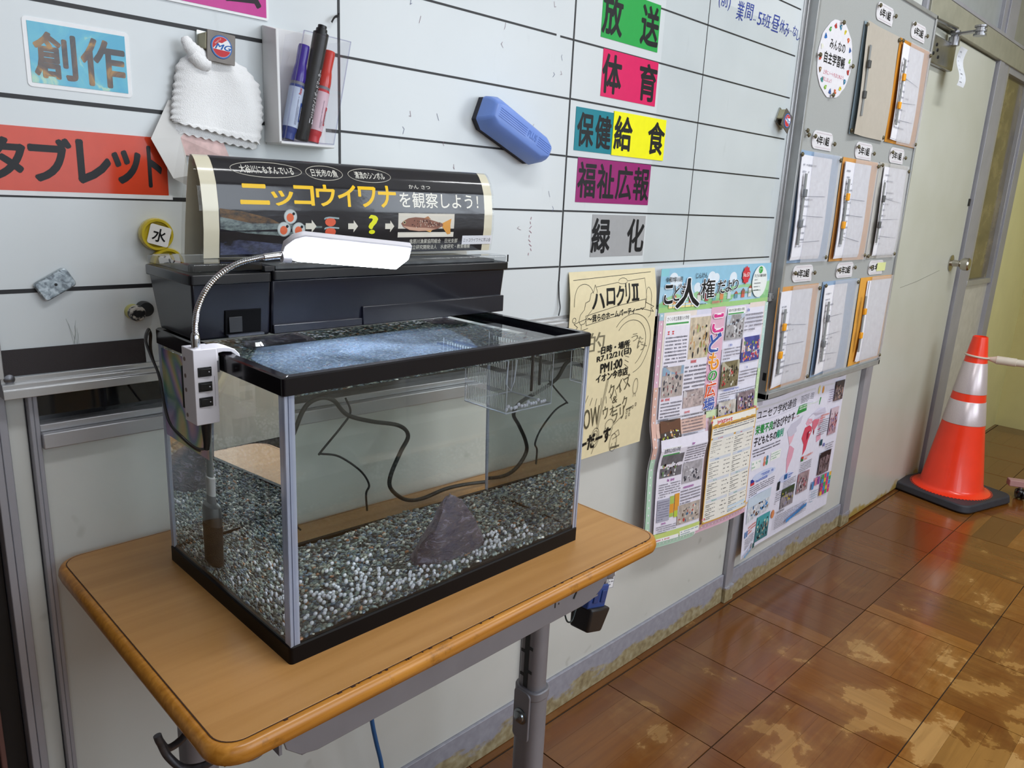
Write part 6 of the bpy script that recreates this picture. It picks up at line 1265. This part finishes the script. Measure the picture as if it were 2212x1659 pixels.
# breeder box hanging inside the front glass
bx = thing('breeder_box', (.482, -.31, .92), 'clear slotted hatching box hung inside the tank at the upper right', 'box')
BP = clear('box_plastic', (.978, .98, .99), .02, 1.45)
A0, A1, B0, B1, Z0, Z1 = .4430, .5230, -.3640, -.2480, .9200, .9930; e = .0012
for q in ((A0, A1, B0, B0+e, Z0, Z1), (A0, A1, B1-e, B1, Z0, Z1), (A0, A0+e, B0, B1, Z0, Z1), (A1-e, A1, B0, B1, Z0, Z1), (A0, A1, B0, B1, Z0, Z0+e)): build('box_wall', MB().box(*q), BP, bx, xf=DESK)
mb = MB()
for a, b_ in (((A0, B0), (A1, B0)), ((A0, B0), (A0, B1)), ((A1, B0), (A1, B1)), ((A0, B1), (A1, B1))): mb.tube([(a[0], a[1], Z0), (b_[0], b_[1], Z0)], .0009, 6)
for a in (A0, A1):
    for b_ in (B0, B1): mb.tube([(a, b_, Z0), (a, b_, Z1)], .0006, 6)
build('box_edge', mb, mat('box_edge_white', '#d9deea', .2), bx, xf=DESK)
mb = MB()
for xx in (A0-.0004, A1+.0004):
    for zz in ((.924, .9425), (.9485, .968), (.9735, .989)):
        for k in range(22):
            y = B0+.006+k*.0048; mb.box(xx-.0003, xx+.0003, y, y+.0016, *zz)
build('slots', mb, mat('slot_white', '#d8dcd6', .4), bx, xf=DESK, kind='stuff')
mb = MB(); mb.hexa([(A0+.004, -.332, .945), (A0+.030, -.332, .935), (A0+.030, -.3308, .935), (A0+.004, -.3308, .945), (A0+.004, -.332, .992), (A0+.038, -.332, .992), (A0+.038, -.3308, .992), (A0+.004, -.3308, .992)])
build('divider', mb, BP, bx, xf=DESK)
build('divider_edge', MB().tube([(A0+.022, -.332, .990), (A0+.018, -.332, .950), (A0+.026, -.332, .940), (A0+.032, -.332, .952), (A0+.036, -.332, .990)], .0010, 8), mat('box_edge_white', '#b9c0d0'), bx, xf=DESK, smooth=60)
for a, zb, yy in ((.4840, .942, -.3655), (.5070, .9445, -.352)): build('black_rod', MB().tube([(a, yy, 1.0), (a, yy, zb+.001), (a, yy, zb)], [.0021, .0021, .0014], 10), M_dark, bx, xf=DESK, smooth=50)
build('suction_cup', MB().lathe([(.0085, 0), (.007, .002), (.003, .004), (.003, .007)], (.506, -.345, .966), 20, xf=Rk), CLR, bx, xf=DESK, smooth=50)
R = random.Random(9)
for k in range(17):
    egg(.447+k*.0043+R.uniform(-.0006, .0006), B0+.0040+R.uniform(0, .0035), .9238+(k % 4 == 1)*.0028, 'pale pinkish fish egg on the floor of the hatching box', 'fish eggs in the hatching box')
# ================================================================== banner on the filter lid
BW = .4290
def bprof(v):       # v is height above the lid on the front side; beyond the apex it runs down the back
    P = [(0, (-.1450, 0)), (.03, (-.1490, .03)), (.055, (-.1495, .055)), (.08, (-.1460, .08)), (.095, (-.1405, .095)), (.104, (-.1345, .104)), (.1095, (-.1290, .1095)), (.1135, (-.1240, .1095)), (.119, (-.1205, .104)), (.135, (-.1150, .088)), (.16, (-.1080, .063)), (.19, (-.1010, .033)), (.2345, (-.0950, .0))]
    for (a, pa), (b, pb) in zip(P, P[1:]):
        if v <= b: k = (v-a)/(b-a); return tuple(x+(y-x)*k for x, y in zip(pa, pb))
    return P[-1][1]
def bnorm(v):
    a, b = bprof(max(0, v-.002)), bprof(min(.2345, v+.002)); dy, dz = b[0]-a[0], b[1]-a[1]; l = math.hypot(dy, dz) or 1; return (-dz/l, dy/l)
def bmap(u, v, off):
    y, z = bprof(v); ny, nz_ = bnorm(v); lift = .0022*(u/BW)
    return (.1850+u, y+ny*off, 1.0890+z+nz_*off+lift)
bn = thing('fish_banner', (.40, -.115, 1.089), 'arched black laminated banner with yellow katakana and a trout picture, standing on the filter lid', 'banner')
def banner_black():
    m, nt, b = nodes('laminated_black_print'); b.inputs['Base Color'].default_value = C('#17161d'); b.inputs['Roughness'].default_value = .16; b.inputs['Coat Weight'].default_value = .35; b.inputs['Coat Roughness'].default_value = .05
    tc = N(nt, 'ShaderNodeTexCoord'); nz = N(nt, 'ShaderNodeTexNoise', i_Scale=60., i_Detail=3.); mp = N(nt, 'ShaderNodeMapping'); mp.inputs['Scale'].default_value = (1, 1, 3); L(nt, tc.outputs['Object'], mp.inputs[0]); L(nt, mp.outputs[0], nz.inputs['Vector'])
    r = ramp(nt, [(.3, C('#131219')), (.7, C('#1c1b23'))]); L(nt, nz.outputs[0], r.inputs[0]); L(nt, r.outputs[0], b.inputs['Base Color'])
    bp = N(nt, 'ShaderNodeBump', i_Strength=.12, i_Distance=.0006); L(nt, nz.outputs[0], bp.inputs['Height']); L(nt, bp.outputs[0], b.inputs['Normal']); L(nt, bp.outputs[0], b.inputs['Coat Normal']); return m
M_cream = mat('laminated_cream', '#d9d2ba', .2, var=.03, coat=.6, bump=.1, bscale=60)
vv = lambda t_: .2345*t_
build('arched_sheet', MB().surf(lambda u, v, o: bmap(u*BW, vv(v), o), 6, 70, .0006, 0, 0), M_cream, bn, xf=DESK, smooth=60)
a0, a1 = .0175, .4130
build('black_print', MB().surf(lambda u, v, o: bmap(a0+(a1-a0)*u, .0005+(.1125-.0005)*v, .0002), 8, 50), banner_black(), bn, xf=DESK, smooth=60)
for ue in (-.004, BW): build('laminate_edge', MB().surf(lambda u, v, o: bmap(ue+u*.004, vv(v), 0), 1, 70, .0005), clear('laminate_clear', (.93, .93, .92), .05, 1.5), bn, xf=DESK, smooth=60)
s = Sheet(lambda u, v, off: DESK(bmap(u-.1850, v-1.0890, off)), cell=.03); s.off = .0004
YL = '#f2c31c'; WH = '#e9e6dc'
def bt(tx, a, b, c, d, col=WH, bold=.0, part='lettering', rot=0.): s.text(tx, a, b, c, d, col, bold, part=part, rot=rot, rough=.25)
for cx_, rx, tx, w_ in ((.2655, .0440, '大谷川にもすんでいる', .066), (.3400, .0255, '日光市の魚', .036), (.4055, .0325, '清流のシンボル', .045)):
    s.ring(cx_, 1.1860, rx, .0085, .0007, '#b9b5a8', 'oval', 48); bt(tx, cx_-w_/2, cx_+w_/2, 1.1818, 1.1902, '#dcd9cf', .018)
for tx, a, b, c, d in (('ニ', .2285, .2620, 1.1485, 1.1695), ('ッ', .2660, .2925, 1.1475, 1.1635), ('コ', .2945, .3200, 1.1485, 1.1700), ('ウ', .3240, .3490, 1.1480, 1.1720), ('イ', .3540, .3790, 1.1480, 1.1730), ('ワ', .3835, .4090, 1.1480, 1.1720), ('ナ', .4135, .4405, 1.1480, 1.1740)):
    bt(tx, a, b, c, d, YL, .028, part='character_'+tx)
bt('を観察しよう！', .4465, .5860, 1.1480, 1.1680, WH, .012); bt('かん', .4640, .4800, 1.1725, 1.1775, WH, .0); bt('さつ', .4850, .5000, 1.1725, 1.1775, WH, .0)
# pictures: eggs, fry, arrows, question mark
for cx_, cz in ((.2880, 1.1350), (.2795, 1.1205), (.2985, 1.1200)):
    s.off = .0004; s.ell(cx_, cz, .0085, .0085, '#a9b1b0', 'egg_picture', 22); s.up(); s.ell(cx_, cz, .0075, .0075, '#c4cccb', 'egg_picture', 22); s.up()
    s.ell(cx_-.0005, cz-.0012, .0047, .0050, '#dd6a44', 'egg_picture', 16); s.ell(cx_+.004, cz+.0032, .0018, .0018, '#1a1a20', 'egg_picture', 10); s.up()
s.off = .0004
for du, dz in ((0, 0), (0, -.0118)):
    s.ell(.3415, 1.1290+dz, .0075, .0052, '#dd5f42', 'fry_picture', 18); s.up(); s.line([(.3320, 1.1310+dz), (.3345, 1.1335+dz), (.3400, 1.1345+dz), (.3530, 1.1335+dz)], .0018, '#9fb0b2', 'fry_picture'); s.up(); s.ell(.3325, 1.1312+dz, .0014, .0014, '#22262a', 'fry_picture', 8)
for x in (.3075, .3665, .4225):
    s.poly([(x, 1.1205), (x+.008, 1.1205), (x+.008, 1.1165), (x+.0145, 1.1240), (x+.008, 1.1315), (x+.008, 1.1275), (x, 1.1275)], '#d9d4c6', 'arrow')
bt('?', .3980, .4100, 1.1150, 1.1375, '#e6e62a', .03, part='character_q')
def river(c0, c1, sc=90):
    m, nt, b = nodes('river_picture'); tc = N(nt, 'ShaderNodeTexCoord'); mp = N(nt, 'ShaderNodeMapping'); mp.inputs['Scale'].default_value = (sc, sc, sc*2.2); L(nt, tc.outputs['Object'], mp.inputs[0]); nz = N(nt, 'ShaderNodeTexNoise', i_Scale=1., i_Detail=6., i_Roughness=.7); L(nt, mp.outputs[0], nz.inputs['Vector'])
    r = ramp(nt, [(.38, C(c0)), (.62, C(c1))]); L(nt, nz.outputs[0], r.inputs[0]); L(nt, r.outputs[0], b.inputs['Base Color']); b.inputs['Roughness'].default_value = .2; b.inputs['Coat Weight'].default_value = .5; return m
s.off = .0003
s.poly([(.2035, 1.1430), (.230, 1.1400), (.262, 1.1330), (.275, 1.1270), (.240, 1.1270), (.2035, 1.1340)], river('#2c2118', '#6b4a20'), 'river_print')
s.poly([(.2035, 1.1340), (.240, 1.1270), (.275, 1.1270), (.330, 1.1240), (.330, 1.1150), (.275, 1.1130), (.235, 1.1160), (.2035, 1.1210)], river('#40484c', '#7c8a88'), 'river_print')
s.poly([(.2035, 1.1060), (.225, 1.1090), (.262, 1.1050), (.300, 1.1010), (.300, 1.0925), (.2035, 1.0925)], river('#15161f', '#4e5474', 50), 'river_print')
for k in range(0):     # gravel bank picture, lower left
    u = rnd(.206, .33); w_ = (.335-u)*.08
    s.ell(u, 1.1330-(u-.2)*.10+rnd(-.007, .007)*(1 if u < .28 else .5), rnd(.002, .006), rnd(.0008, .0022), random.choice(['#4a3a22', '#5a4424', '#59625f', '#6f7a78', '#3b3a33', '#4f5d50']), 'stream_picture', 7)
s.off = .0005; s.rect(.4435, .5405, 1.1095, 1.1410, '#d8d2c6', 'trout_picture'); s.up(); s.rect(.4450, .5390, 1.1110, 1.1395, '#e0d9cc', 'trout_picture'); s.up()
ft = [(.4480, 1.1275), (.4520, 1.1310), (.4600, 1.1345), (.4720, 1.1360), (.4880, 1.1350), (.5030, 1.1315), (.5200, 1.1275), (.5200, 1.1245), (.5100, 1.1205), (.4950, 1.1180), (.4780, 1.1175), (.4620, 1.1190), (.4520, 1.1230)]
s.poly([(.5180, 1.1280), (.5350, 1.1345), (.5335, 1.1260), (.5345, 1.1140), (.5290, 1.1130), (.5180, 1.1240)], '#dd9c4c', 'trout_picture'); s.up(); s.poly(ft, '#8a5f50', 'trout_picture'); s.up()
s.poly([(.4500, 1.1245), (.4620, 1.1195), (.4780, 1.1178), (.4950, 1.1184), (.5080, 1.1205), (.4900, 1.1220), (.4700, 1.1225)], '#c9a08a', 'trout_picture'); s.poly([(.4860, 1.1345), (.4930, 1.1375), (.4980, 1.1335)], '#b07a55', 'trout_picture'); s.poly([(.4900, 1.1182), (.4980, 1.1160), (.5010, 1.1190)], '#e0a860', 'trout_picture'); s.up()
for k in range(60):
    u = rnd(.466, .517); s.ell(u, 1.1265+rnd(-.0045, .0075)*(1-(u-.466)/.075), .0007, .0011, random.choice(['#4a302c', '#4a302c', '#cdb8a8']), 'trout_picture', 5)
s.ell(.4535, 1.1290, .0022, .0022, '#c9b890', 'trout_picture', 10); s.up(); s.ell(.4535, 1.1290, .0014, .0014, '#26221f', 'trout_picture', 8); s.off = .0004
bt('鬼怒川漁業協同組合　日光支部', .4640, .5490, 1.1010, 1.1070, '#c9c6bb', .012); bt('国立研究開発法人　水産研究・教育機構', .4640, .5740, 1.0930, 1.0990, '#c9c6bb', .012)
bt('いのち？', .36, .40, 1.1020, 1.1060, '#b5b2a8', .0)
s.off = .0007; s.rect(.5575, .6160, 1.0985, 1.1110, '#dcdce2', 'white_sticker', .3); s.up(); bt('ニッコウイワナに学ぶ会', .5600, .6135, 1.1020, 1.1075, '#26262c', .0)
s.finish(bn)

# ================================================================== clamp lamp on the left edge of the tank
lp = thing('clamp_lamp', (.138, -.236, .937), 'white clamp lamp with three black switches and a chrome gooseneck, clipped on the tank rim', 'lamp')
M_lw = mat('lamp_white_plastic', '#dcd9e0', .4, var=.015); M_chr = mat('chrome', '#c9c9cc', .12, 1., var=.03)
X0, X1, Y0, Y1 = .1262, .1495, -.2515, -.2235
build('lamp_body', MB().hexa([(X0, Y0, .9365), (X1, Y0, .9365), (X1, Y1, .9365), (X0, Y1, .9365), (X0, Y0, 1.0125), (X1, Y0, 1.0125), (X1, Y1, 1.0125), (X0, Y1, 1.0125)]), M_lw, lp, bevel=.0006)
build('cover_line', MB().box(X1-.0038, X1-.0034, Y0-.0002, Y0+.001, .9540, .9850), mat('groove_grey', '#9c98a2', .5), lp)
for k, z in enumerate((.9905, .9755, .9600)):
    sw = build('switch', MB().box(X0+.0035, X0+.0170, Y0-.0010, Y0+.001, z-.0050, z+.0045), M_dark, lp, bevel=.0004)
    build('rocker', MB().hexa([(X0+.0050, Y0-.0014, z-.0035), (X0+.0155, Y0-.0030, z-.0035), (X0+.0155, Y0, z-.0035), (X0+.0050, Y0, z-.0035), (X0+.0050, Y0-.0014, z+.0030), (X0+.0155, Y0-.0030, z+.0030), (X0+.0155, Y0, z+.0030), (X0+.0050, Y0, z+.0030)]), mat('rocker_black', '#0f0f13', .25), sw, bevel=.0003)
    build('rocker_dot', MB().lathe([(.0006, 0), (.0006, .0004), (0, .0004)], (X0+.0135, Y0-.0027, z), 10, xf=Rk), mat('dot_white', '#c9c9d0', .4), sw)
Rl = Matrix.Rotation(-PI/2, 4, 'Y')
for z in (1.0005, .9835, .9690, .9430): build('screw_hole', MB().lathe([(.0022, 0), (.0022, .0004), (.0015, .0005), (.0013, 0), (0, .0001)], (X0, -.2300, z), 14, xf=Rl), mat('screw_hole', '#7a6a66', .5), lp)
# hook over the rim
hp = [(X1-.002, 1.0125), (X1-.002, .9995), (X1+.0015, .9995), (X1+.0015, 1.0075), (.1560, 1.0082), (.1640, 1.0072), (.1685, 1.0035), (.1700, .9990), (.1740, .9990), (.1725, 1.0045), (.1680, 1.0095), (.1610, 1.0122), (.1560, 1.0128)]
build('clamp_hook', MB().ext(hp, 'xz', Y0+.0002, Y1-.004), M_lw, lp, bevel=.0006)
build('clamp_pad', MB().box(X1-.0005, X1+.0024, Y0+.0008, Y1-.004, .9880, 1.0045), mat('pad_grey', '#6d6f74', .5), lp)
build('clamp_screw_knob', MB().box(X0-.0005, X0+.010, Y1, Y1+.004, .948, .992), M_dark, lp, bevel=.001)
# gooseneck
neck = spline([(.1340, -.2400, 1.0240), (.1343, -.2420, 1.0400), (.1365, -.2450, 1.0540), (.1440, -.2475, 1.0700), (.1560, -.2500, 1.0835), (.1730, -.2510, 1.0935), (.1920, -.2510, 1.0985), (.2040, -.2510, 1.1000)], 16)
pts = []; rad = []
for i, p in enumerate(neck): pts.append(p); rad.append(.0031 if i % 2 else .0026)
build('gooseneck', MB().tube(pts, rad, 14), M_chr, lp, smooth=30)
build('neck_sleeve', MB().lathe([(.0044, 1.0118), (.0044, 1.022), (.0036, 1.0265), (.0028, 1.0275)], (.1340, -.2400, 0), 20), M_chr, lp, smooth=40)
build('neck_sleeve', MB().tube([(.2020, -.2510, 1.0998), (.2150, -.2520, 1.1012), (.2215, -.2525, 1.1018)], [.0036, .0040, .0040], 18), M_chr, lp, smooth=50)
# lamp head: flat diffuser panel tilted to the front, slightly falling to the right
def hd(u, v, w):  # u along, v across (0 upper-near edge .. 1 lower-far edge), w thickness towards the back
    p = Vector((.2190, -.2740, 1.1205)) + Vector((.1560, .0, -.0150))*u + Vector((.002, .0290, -.0250))*v; n = Vector((0, .025, .029)).normalized(); return tuple(p+n*w)
ol = [(0.0, .42), (.035, .16), (.10, .0), (.955, .0), (1.0, .45), (.955, 1.0), (.13, 1.0), (.02, .86)]
build('head_shell', MB().prism([(.0, .38), (.035, .05), (.10, -.13), (.958, -.13), (1.006, .42), (.958, 1.02), (.13, 1.02), (.02, .88)], lambda a, b: hd(a, b, .0012), lambda a, b: hd(a, b, .0075)), M_lw, lp, bevel=.0012)
M_led = emit('led_light', (.86, .92, 1.0, 1), 55.0)
build('led_diffuser', MB().prism([(.5+(a-.5)*.985, .5+(b-.5)*.96) for a, b in ol], lambda a, b: hd(a, b, .0002), lambda a, b: hd(a, b, .0014)), M_led, lp)
build('head_joint', MB().tube([(.2200, -.2540, 1.1000), (.2290, -.2550, 1.1000)], [.0055, .0065], 14), M_lw, lp, smooth=50)
# cord
build('plug', MB().tube([(.1405, -.2390, .9370), (.1408, -.2380, .930), (.1410, -.2370, .912), (.1405, -.2360, .905)], [.0052, .0050, .0034, .0030], 14), M_dark, lp, smooth=50)
cord = spline([(.1405, -.2360, .9055), (.1310, -.2350, .9080), (.1200, -.2300, .9200), (.1155, -.2100, .9310), (.1215, -.1800, .9450), (.1290, -.1500, .9670), (.1320, -.1200, .9840), (.1350, -.1000, .9960), (.1420, -.0850, 1.0025), (.1500, -.0720, 1.0000), (.1560, -.0620, .9600), (.20, -.05, .86), (.30, -.04, .73)], 8)
build('power_cord', MB().tube(cord, .0014, 8), mat('cord_black', '#121214', .35), lp, smooth=60)
build('power_cord', MB().tube([(p[0]+.0012, p[1]+.0008, p[2]-.0024) for p in cord[6:80]], .0013, 8), mat('cord_black', '#121214'), lp, smooth=60)
# cords behind the tank
TH = [(.290, -.03, .835), (.302, -.03, .860), (.319, -.03, .892), (.340, -.03, .901), (.360, -.03, .895), (.380, -.03, .872), (.416, -.03, .857), (.462, -.03, .843), (.478, -.03, .825), (.465, -.03, .803), (.449, -.03, .774), (.446, -.03, .754), (.461, -.03, .735), (.481, -.03, .724), (.506, -.03, .722), (.545, -.03, .727), (.582, -.03, .726), (.634, -.03, .720)]
build('filter_cord', MB().tube(spline(TH, 6), .0030, 8), mat('cord_dark_grey', '#1b1e1f', .5), smooth=60, label='thick dark cord looping behind the tank glass down to the desk', cat='cord')
TN = [(.383, -.022, .893), (.390, -.022, .872), (.376, -.022, .854), (.343, -.022, .823), (.345, -.022, .821), (.371, -.022, .812), (.403, -.022, .785), (.417, -.022, .761), (.412, -.022, .748), (.413, -.022, .722)]
build('air_line_cord', MB().tube(spline(TN, 6), .0015, 8), mat('cord_dark_grey', '#2e3133'), smooth=60, label='thin dark cord zigzagging behind the tank glass', cat='cord')
# rainbow glare of the left pane, painted onto an added thin sheet
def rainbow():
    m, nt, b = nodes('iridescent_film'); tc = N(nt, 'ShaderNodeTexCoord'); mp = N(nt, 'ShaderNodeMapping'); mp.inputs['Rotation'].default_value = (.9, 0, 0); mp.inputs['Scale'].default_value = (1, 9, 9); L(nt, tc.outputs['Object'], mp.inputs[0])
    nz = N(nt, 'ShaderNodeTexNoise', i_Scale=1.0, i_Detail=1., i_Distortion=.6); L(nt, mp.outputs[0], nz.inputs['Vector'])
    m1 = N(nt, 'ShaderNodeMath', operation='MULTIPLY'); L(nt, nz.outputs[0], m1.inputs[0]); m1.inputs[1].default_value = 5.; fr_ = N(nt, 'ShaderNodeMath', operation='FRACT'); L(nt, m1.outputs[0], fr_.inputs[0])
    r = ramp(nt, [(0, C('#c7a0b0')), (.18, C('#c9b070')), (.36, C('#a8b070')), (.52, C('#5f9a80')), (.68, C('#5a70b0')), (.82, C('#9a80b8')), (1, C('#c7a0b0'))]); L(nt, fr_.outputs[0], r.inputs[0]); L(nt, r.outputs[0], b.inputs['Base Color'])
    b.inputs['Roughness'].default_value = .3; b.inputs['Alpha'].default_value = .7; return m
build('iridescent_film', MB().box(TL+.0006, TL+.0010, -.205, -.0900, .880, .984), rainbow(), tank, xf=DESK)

# ================================================================== traffic cone with its bar
cc = Vector((3.385, -.165, 0)); ca_ = math.radians(-16)
cone = thing('traffic_cone', cc, 'orange traffic cone with two reflective bands on a black square base, by the door', 'traffic cone')
M_or = mat('cone_orange', '#fb3d1e', .28, var=.03, coat=.3); M_refl = mat('reflective_band', '#cfc3c6', .3, .35, var=.05, scale=300)
bf = lambda a, b, z: tuple(cc+Vector((a*math.cos(ca_)-b*math.sin(ca_), a*math.sin(ca_)+b*math.cos(ca_), z)))
build('cone_base', MB().prism(rrect(-.178, .178, -.178, .178, .045, 6), lambda a, b: bf(a, b, .004), lambda a, b: bf(a*.97, b*.97, .036)), mat('cone_base_rubber', '#33343c', .6, var=.1), cone, bevel=.006, seg=3)
mb = MB()
for a in (-.12, .12):
    for b in (-.12, .12): mb.prism(rrect(a-.02, a+.02, b-.02, b+.02, .008, 3), lambda p, q: bf(p, q, 0), lambda p, q: bf(p, q, .005))
for i_, (a, b) in enumerate(((-.12, -.12), (-.12, .12), (.12, -.12), (.12, .12))):
    build('base_foot', MB().prism(rrect(a-.02, a+.02, b-.02, b+.02, .008, 3), lambda p, q: bf(p, q, 0), lambda p, q: bf(p, q, .005)), mat('cone_base_rubber', '#33343c'), cone)
def rc(z): return .120-(.120-.028)*(z-.055)/(.700-.055)
build('cone_body', MB().lathe([(.150, .034), (.150, .038), (.136, .042), (.126, .048), (rc(.056)+.001, .056), (rc(.3), .30), (rc(.62), .62), (rc(.70), .698), (.024, .700), (.024, .66)], cc, 48), M_or, cone, smooth=40)
mb = MB()
for k in range(72):
    a = 2*PI*k/72; d0, d1 = Vector((math.cos(a-.016), math.sin(a-.016), 0)), Vector((math.cos(a+.016), math.sin(a+.016), 0)); p = cc+Vector((0, 0, .0372))
    mb.add([p+d0*.149, p+d0*.158, p+d1*.158, p+d1*.149], [(0, 1, 2, 3)])
build('stud_rim', mb, M_or, cone, kind='stuff')
for za, zb in ((.332, .430), (.462, .592)): build('reflective_band', MB().lathe([(rc(za)+.0004, za), (rc(za)+.0014, za+.001), (rc(zb)+.0014, zb-.001), (rc(zb)+.0004, zb)], cc, 48), M_refl, cone, smooth=40)
bar = thing('cone_bar', (3.46, -.6, .61), 'pale cream plastic bar looped over the cone top and running off to the right', 'barrier bar')
ring = [cc+Vector((.043*math.cos(a), .043*math.sin(a), .6175-.004*math.cos(a+1))) for a in [2*PI*k/28 for k in range(29)]]
M_bar = mat('bar_cream', '#d6cbbd', .4, var=.03)
build('bar_loop', MB().tube(ring, .0042, 8), M_bar, bar, smooth=60)
dr = Vector((.15, -.99, -.004)).normalized(); st_ = cc+Vector((0, 0, .612))+dr*.040
build('bar_tube', MB().tube([st_, st_+dr*.03, st_+dr*.031, st_+dr*.10, st_+dr*.101, st_+dr*1.35], [.006, .015, .017, .017, .0145, .0145], 20), M_bar, bar, smooth=40)
# caster of a wheeled stand at the right edge
cs = thing('wheeled_stand', (3.62, -.42, 0), 'pinkish stand foot with a black caster, right of the traffic cone', 'stand')
build('stand_foot', MB().hexa([(3.560, -.345, .052), (3.595, -.325, .052), (3.83, -.78, .052), (3.79, -.80, .052), (3.560, -.345, .080), (3.595, -.325, .080), (3.83, -.78, .080), (3.79, -.80, .080)]), mat('stand_pink', '#b98f8c', .5, var=.05), cs, bevel=.003)
Rx = Matrix.Rotation(PI/2, 4, 'X') @ Matrix.Rotation(.5, 4, 'Y')
for d in (-.009, .009):
    build('caster_wheel', MB().lathe([(.010, -.006), (.021, -.006), (.0225, -.003), (.0225, .003), (.021, .006), (.010, .006)], (3.588, -.385+d, .0228), 24, xf=Rx), mat('caster_black', '#0e0e12', .15, coat=.4), cs, smooth=40)
build('caster_hood', MB().ball((3.588, -.385, .030), (.021, .019, .017), 2), mat('caster_black', '#0e0e12'), cs, smooth=60)
build('caster_stem', MB().lathe([(.009, .040), (.009, .053)], (3.590, -.383, 0), 14), steel, cs, smooth=40)
# --- end
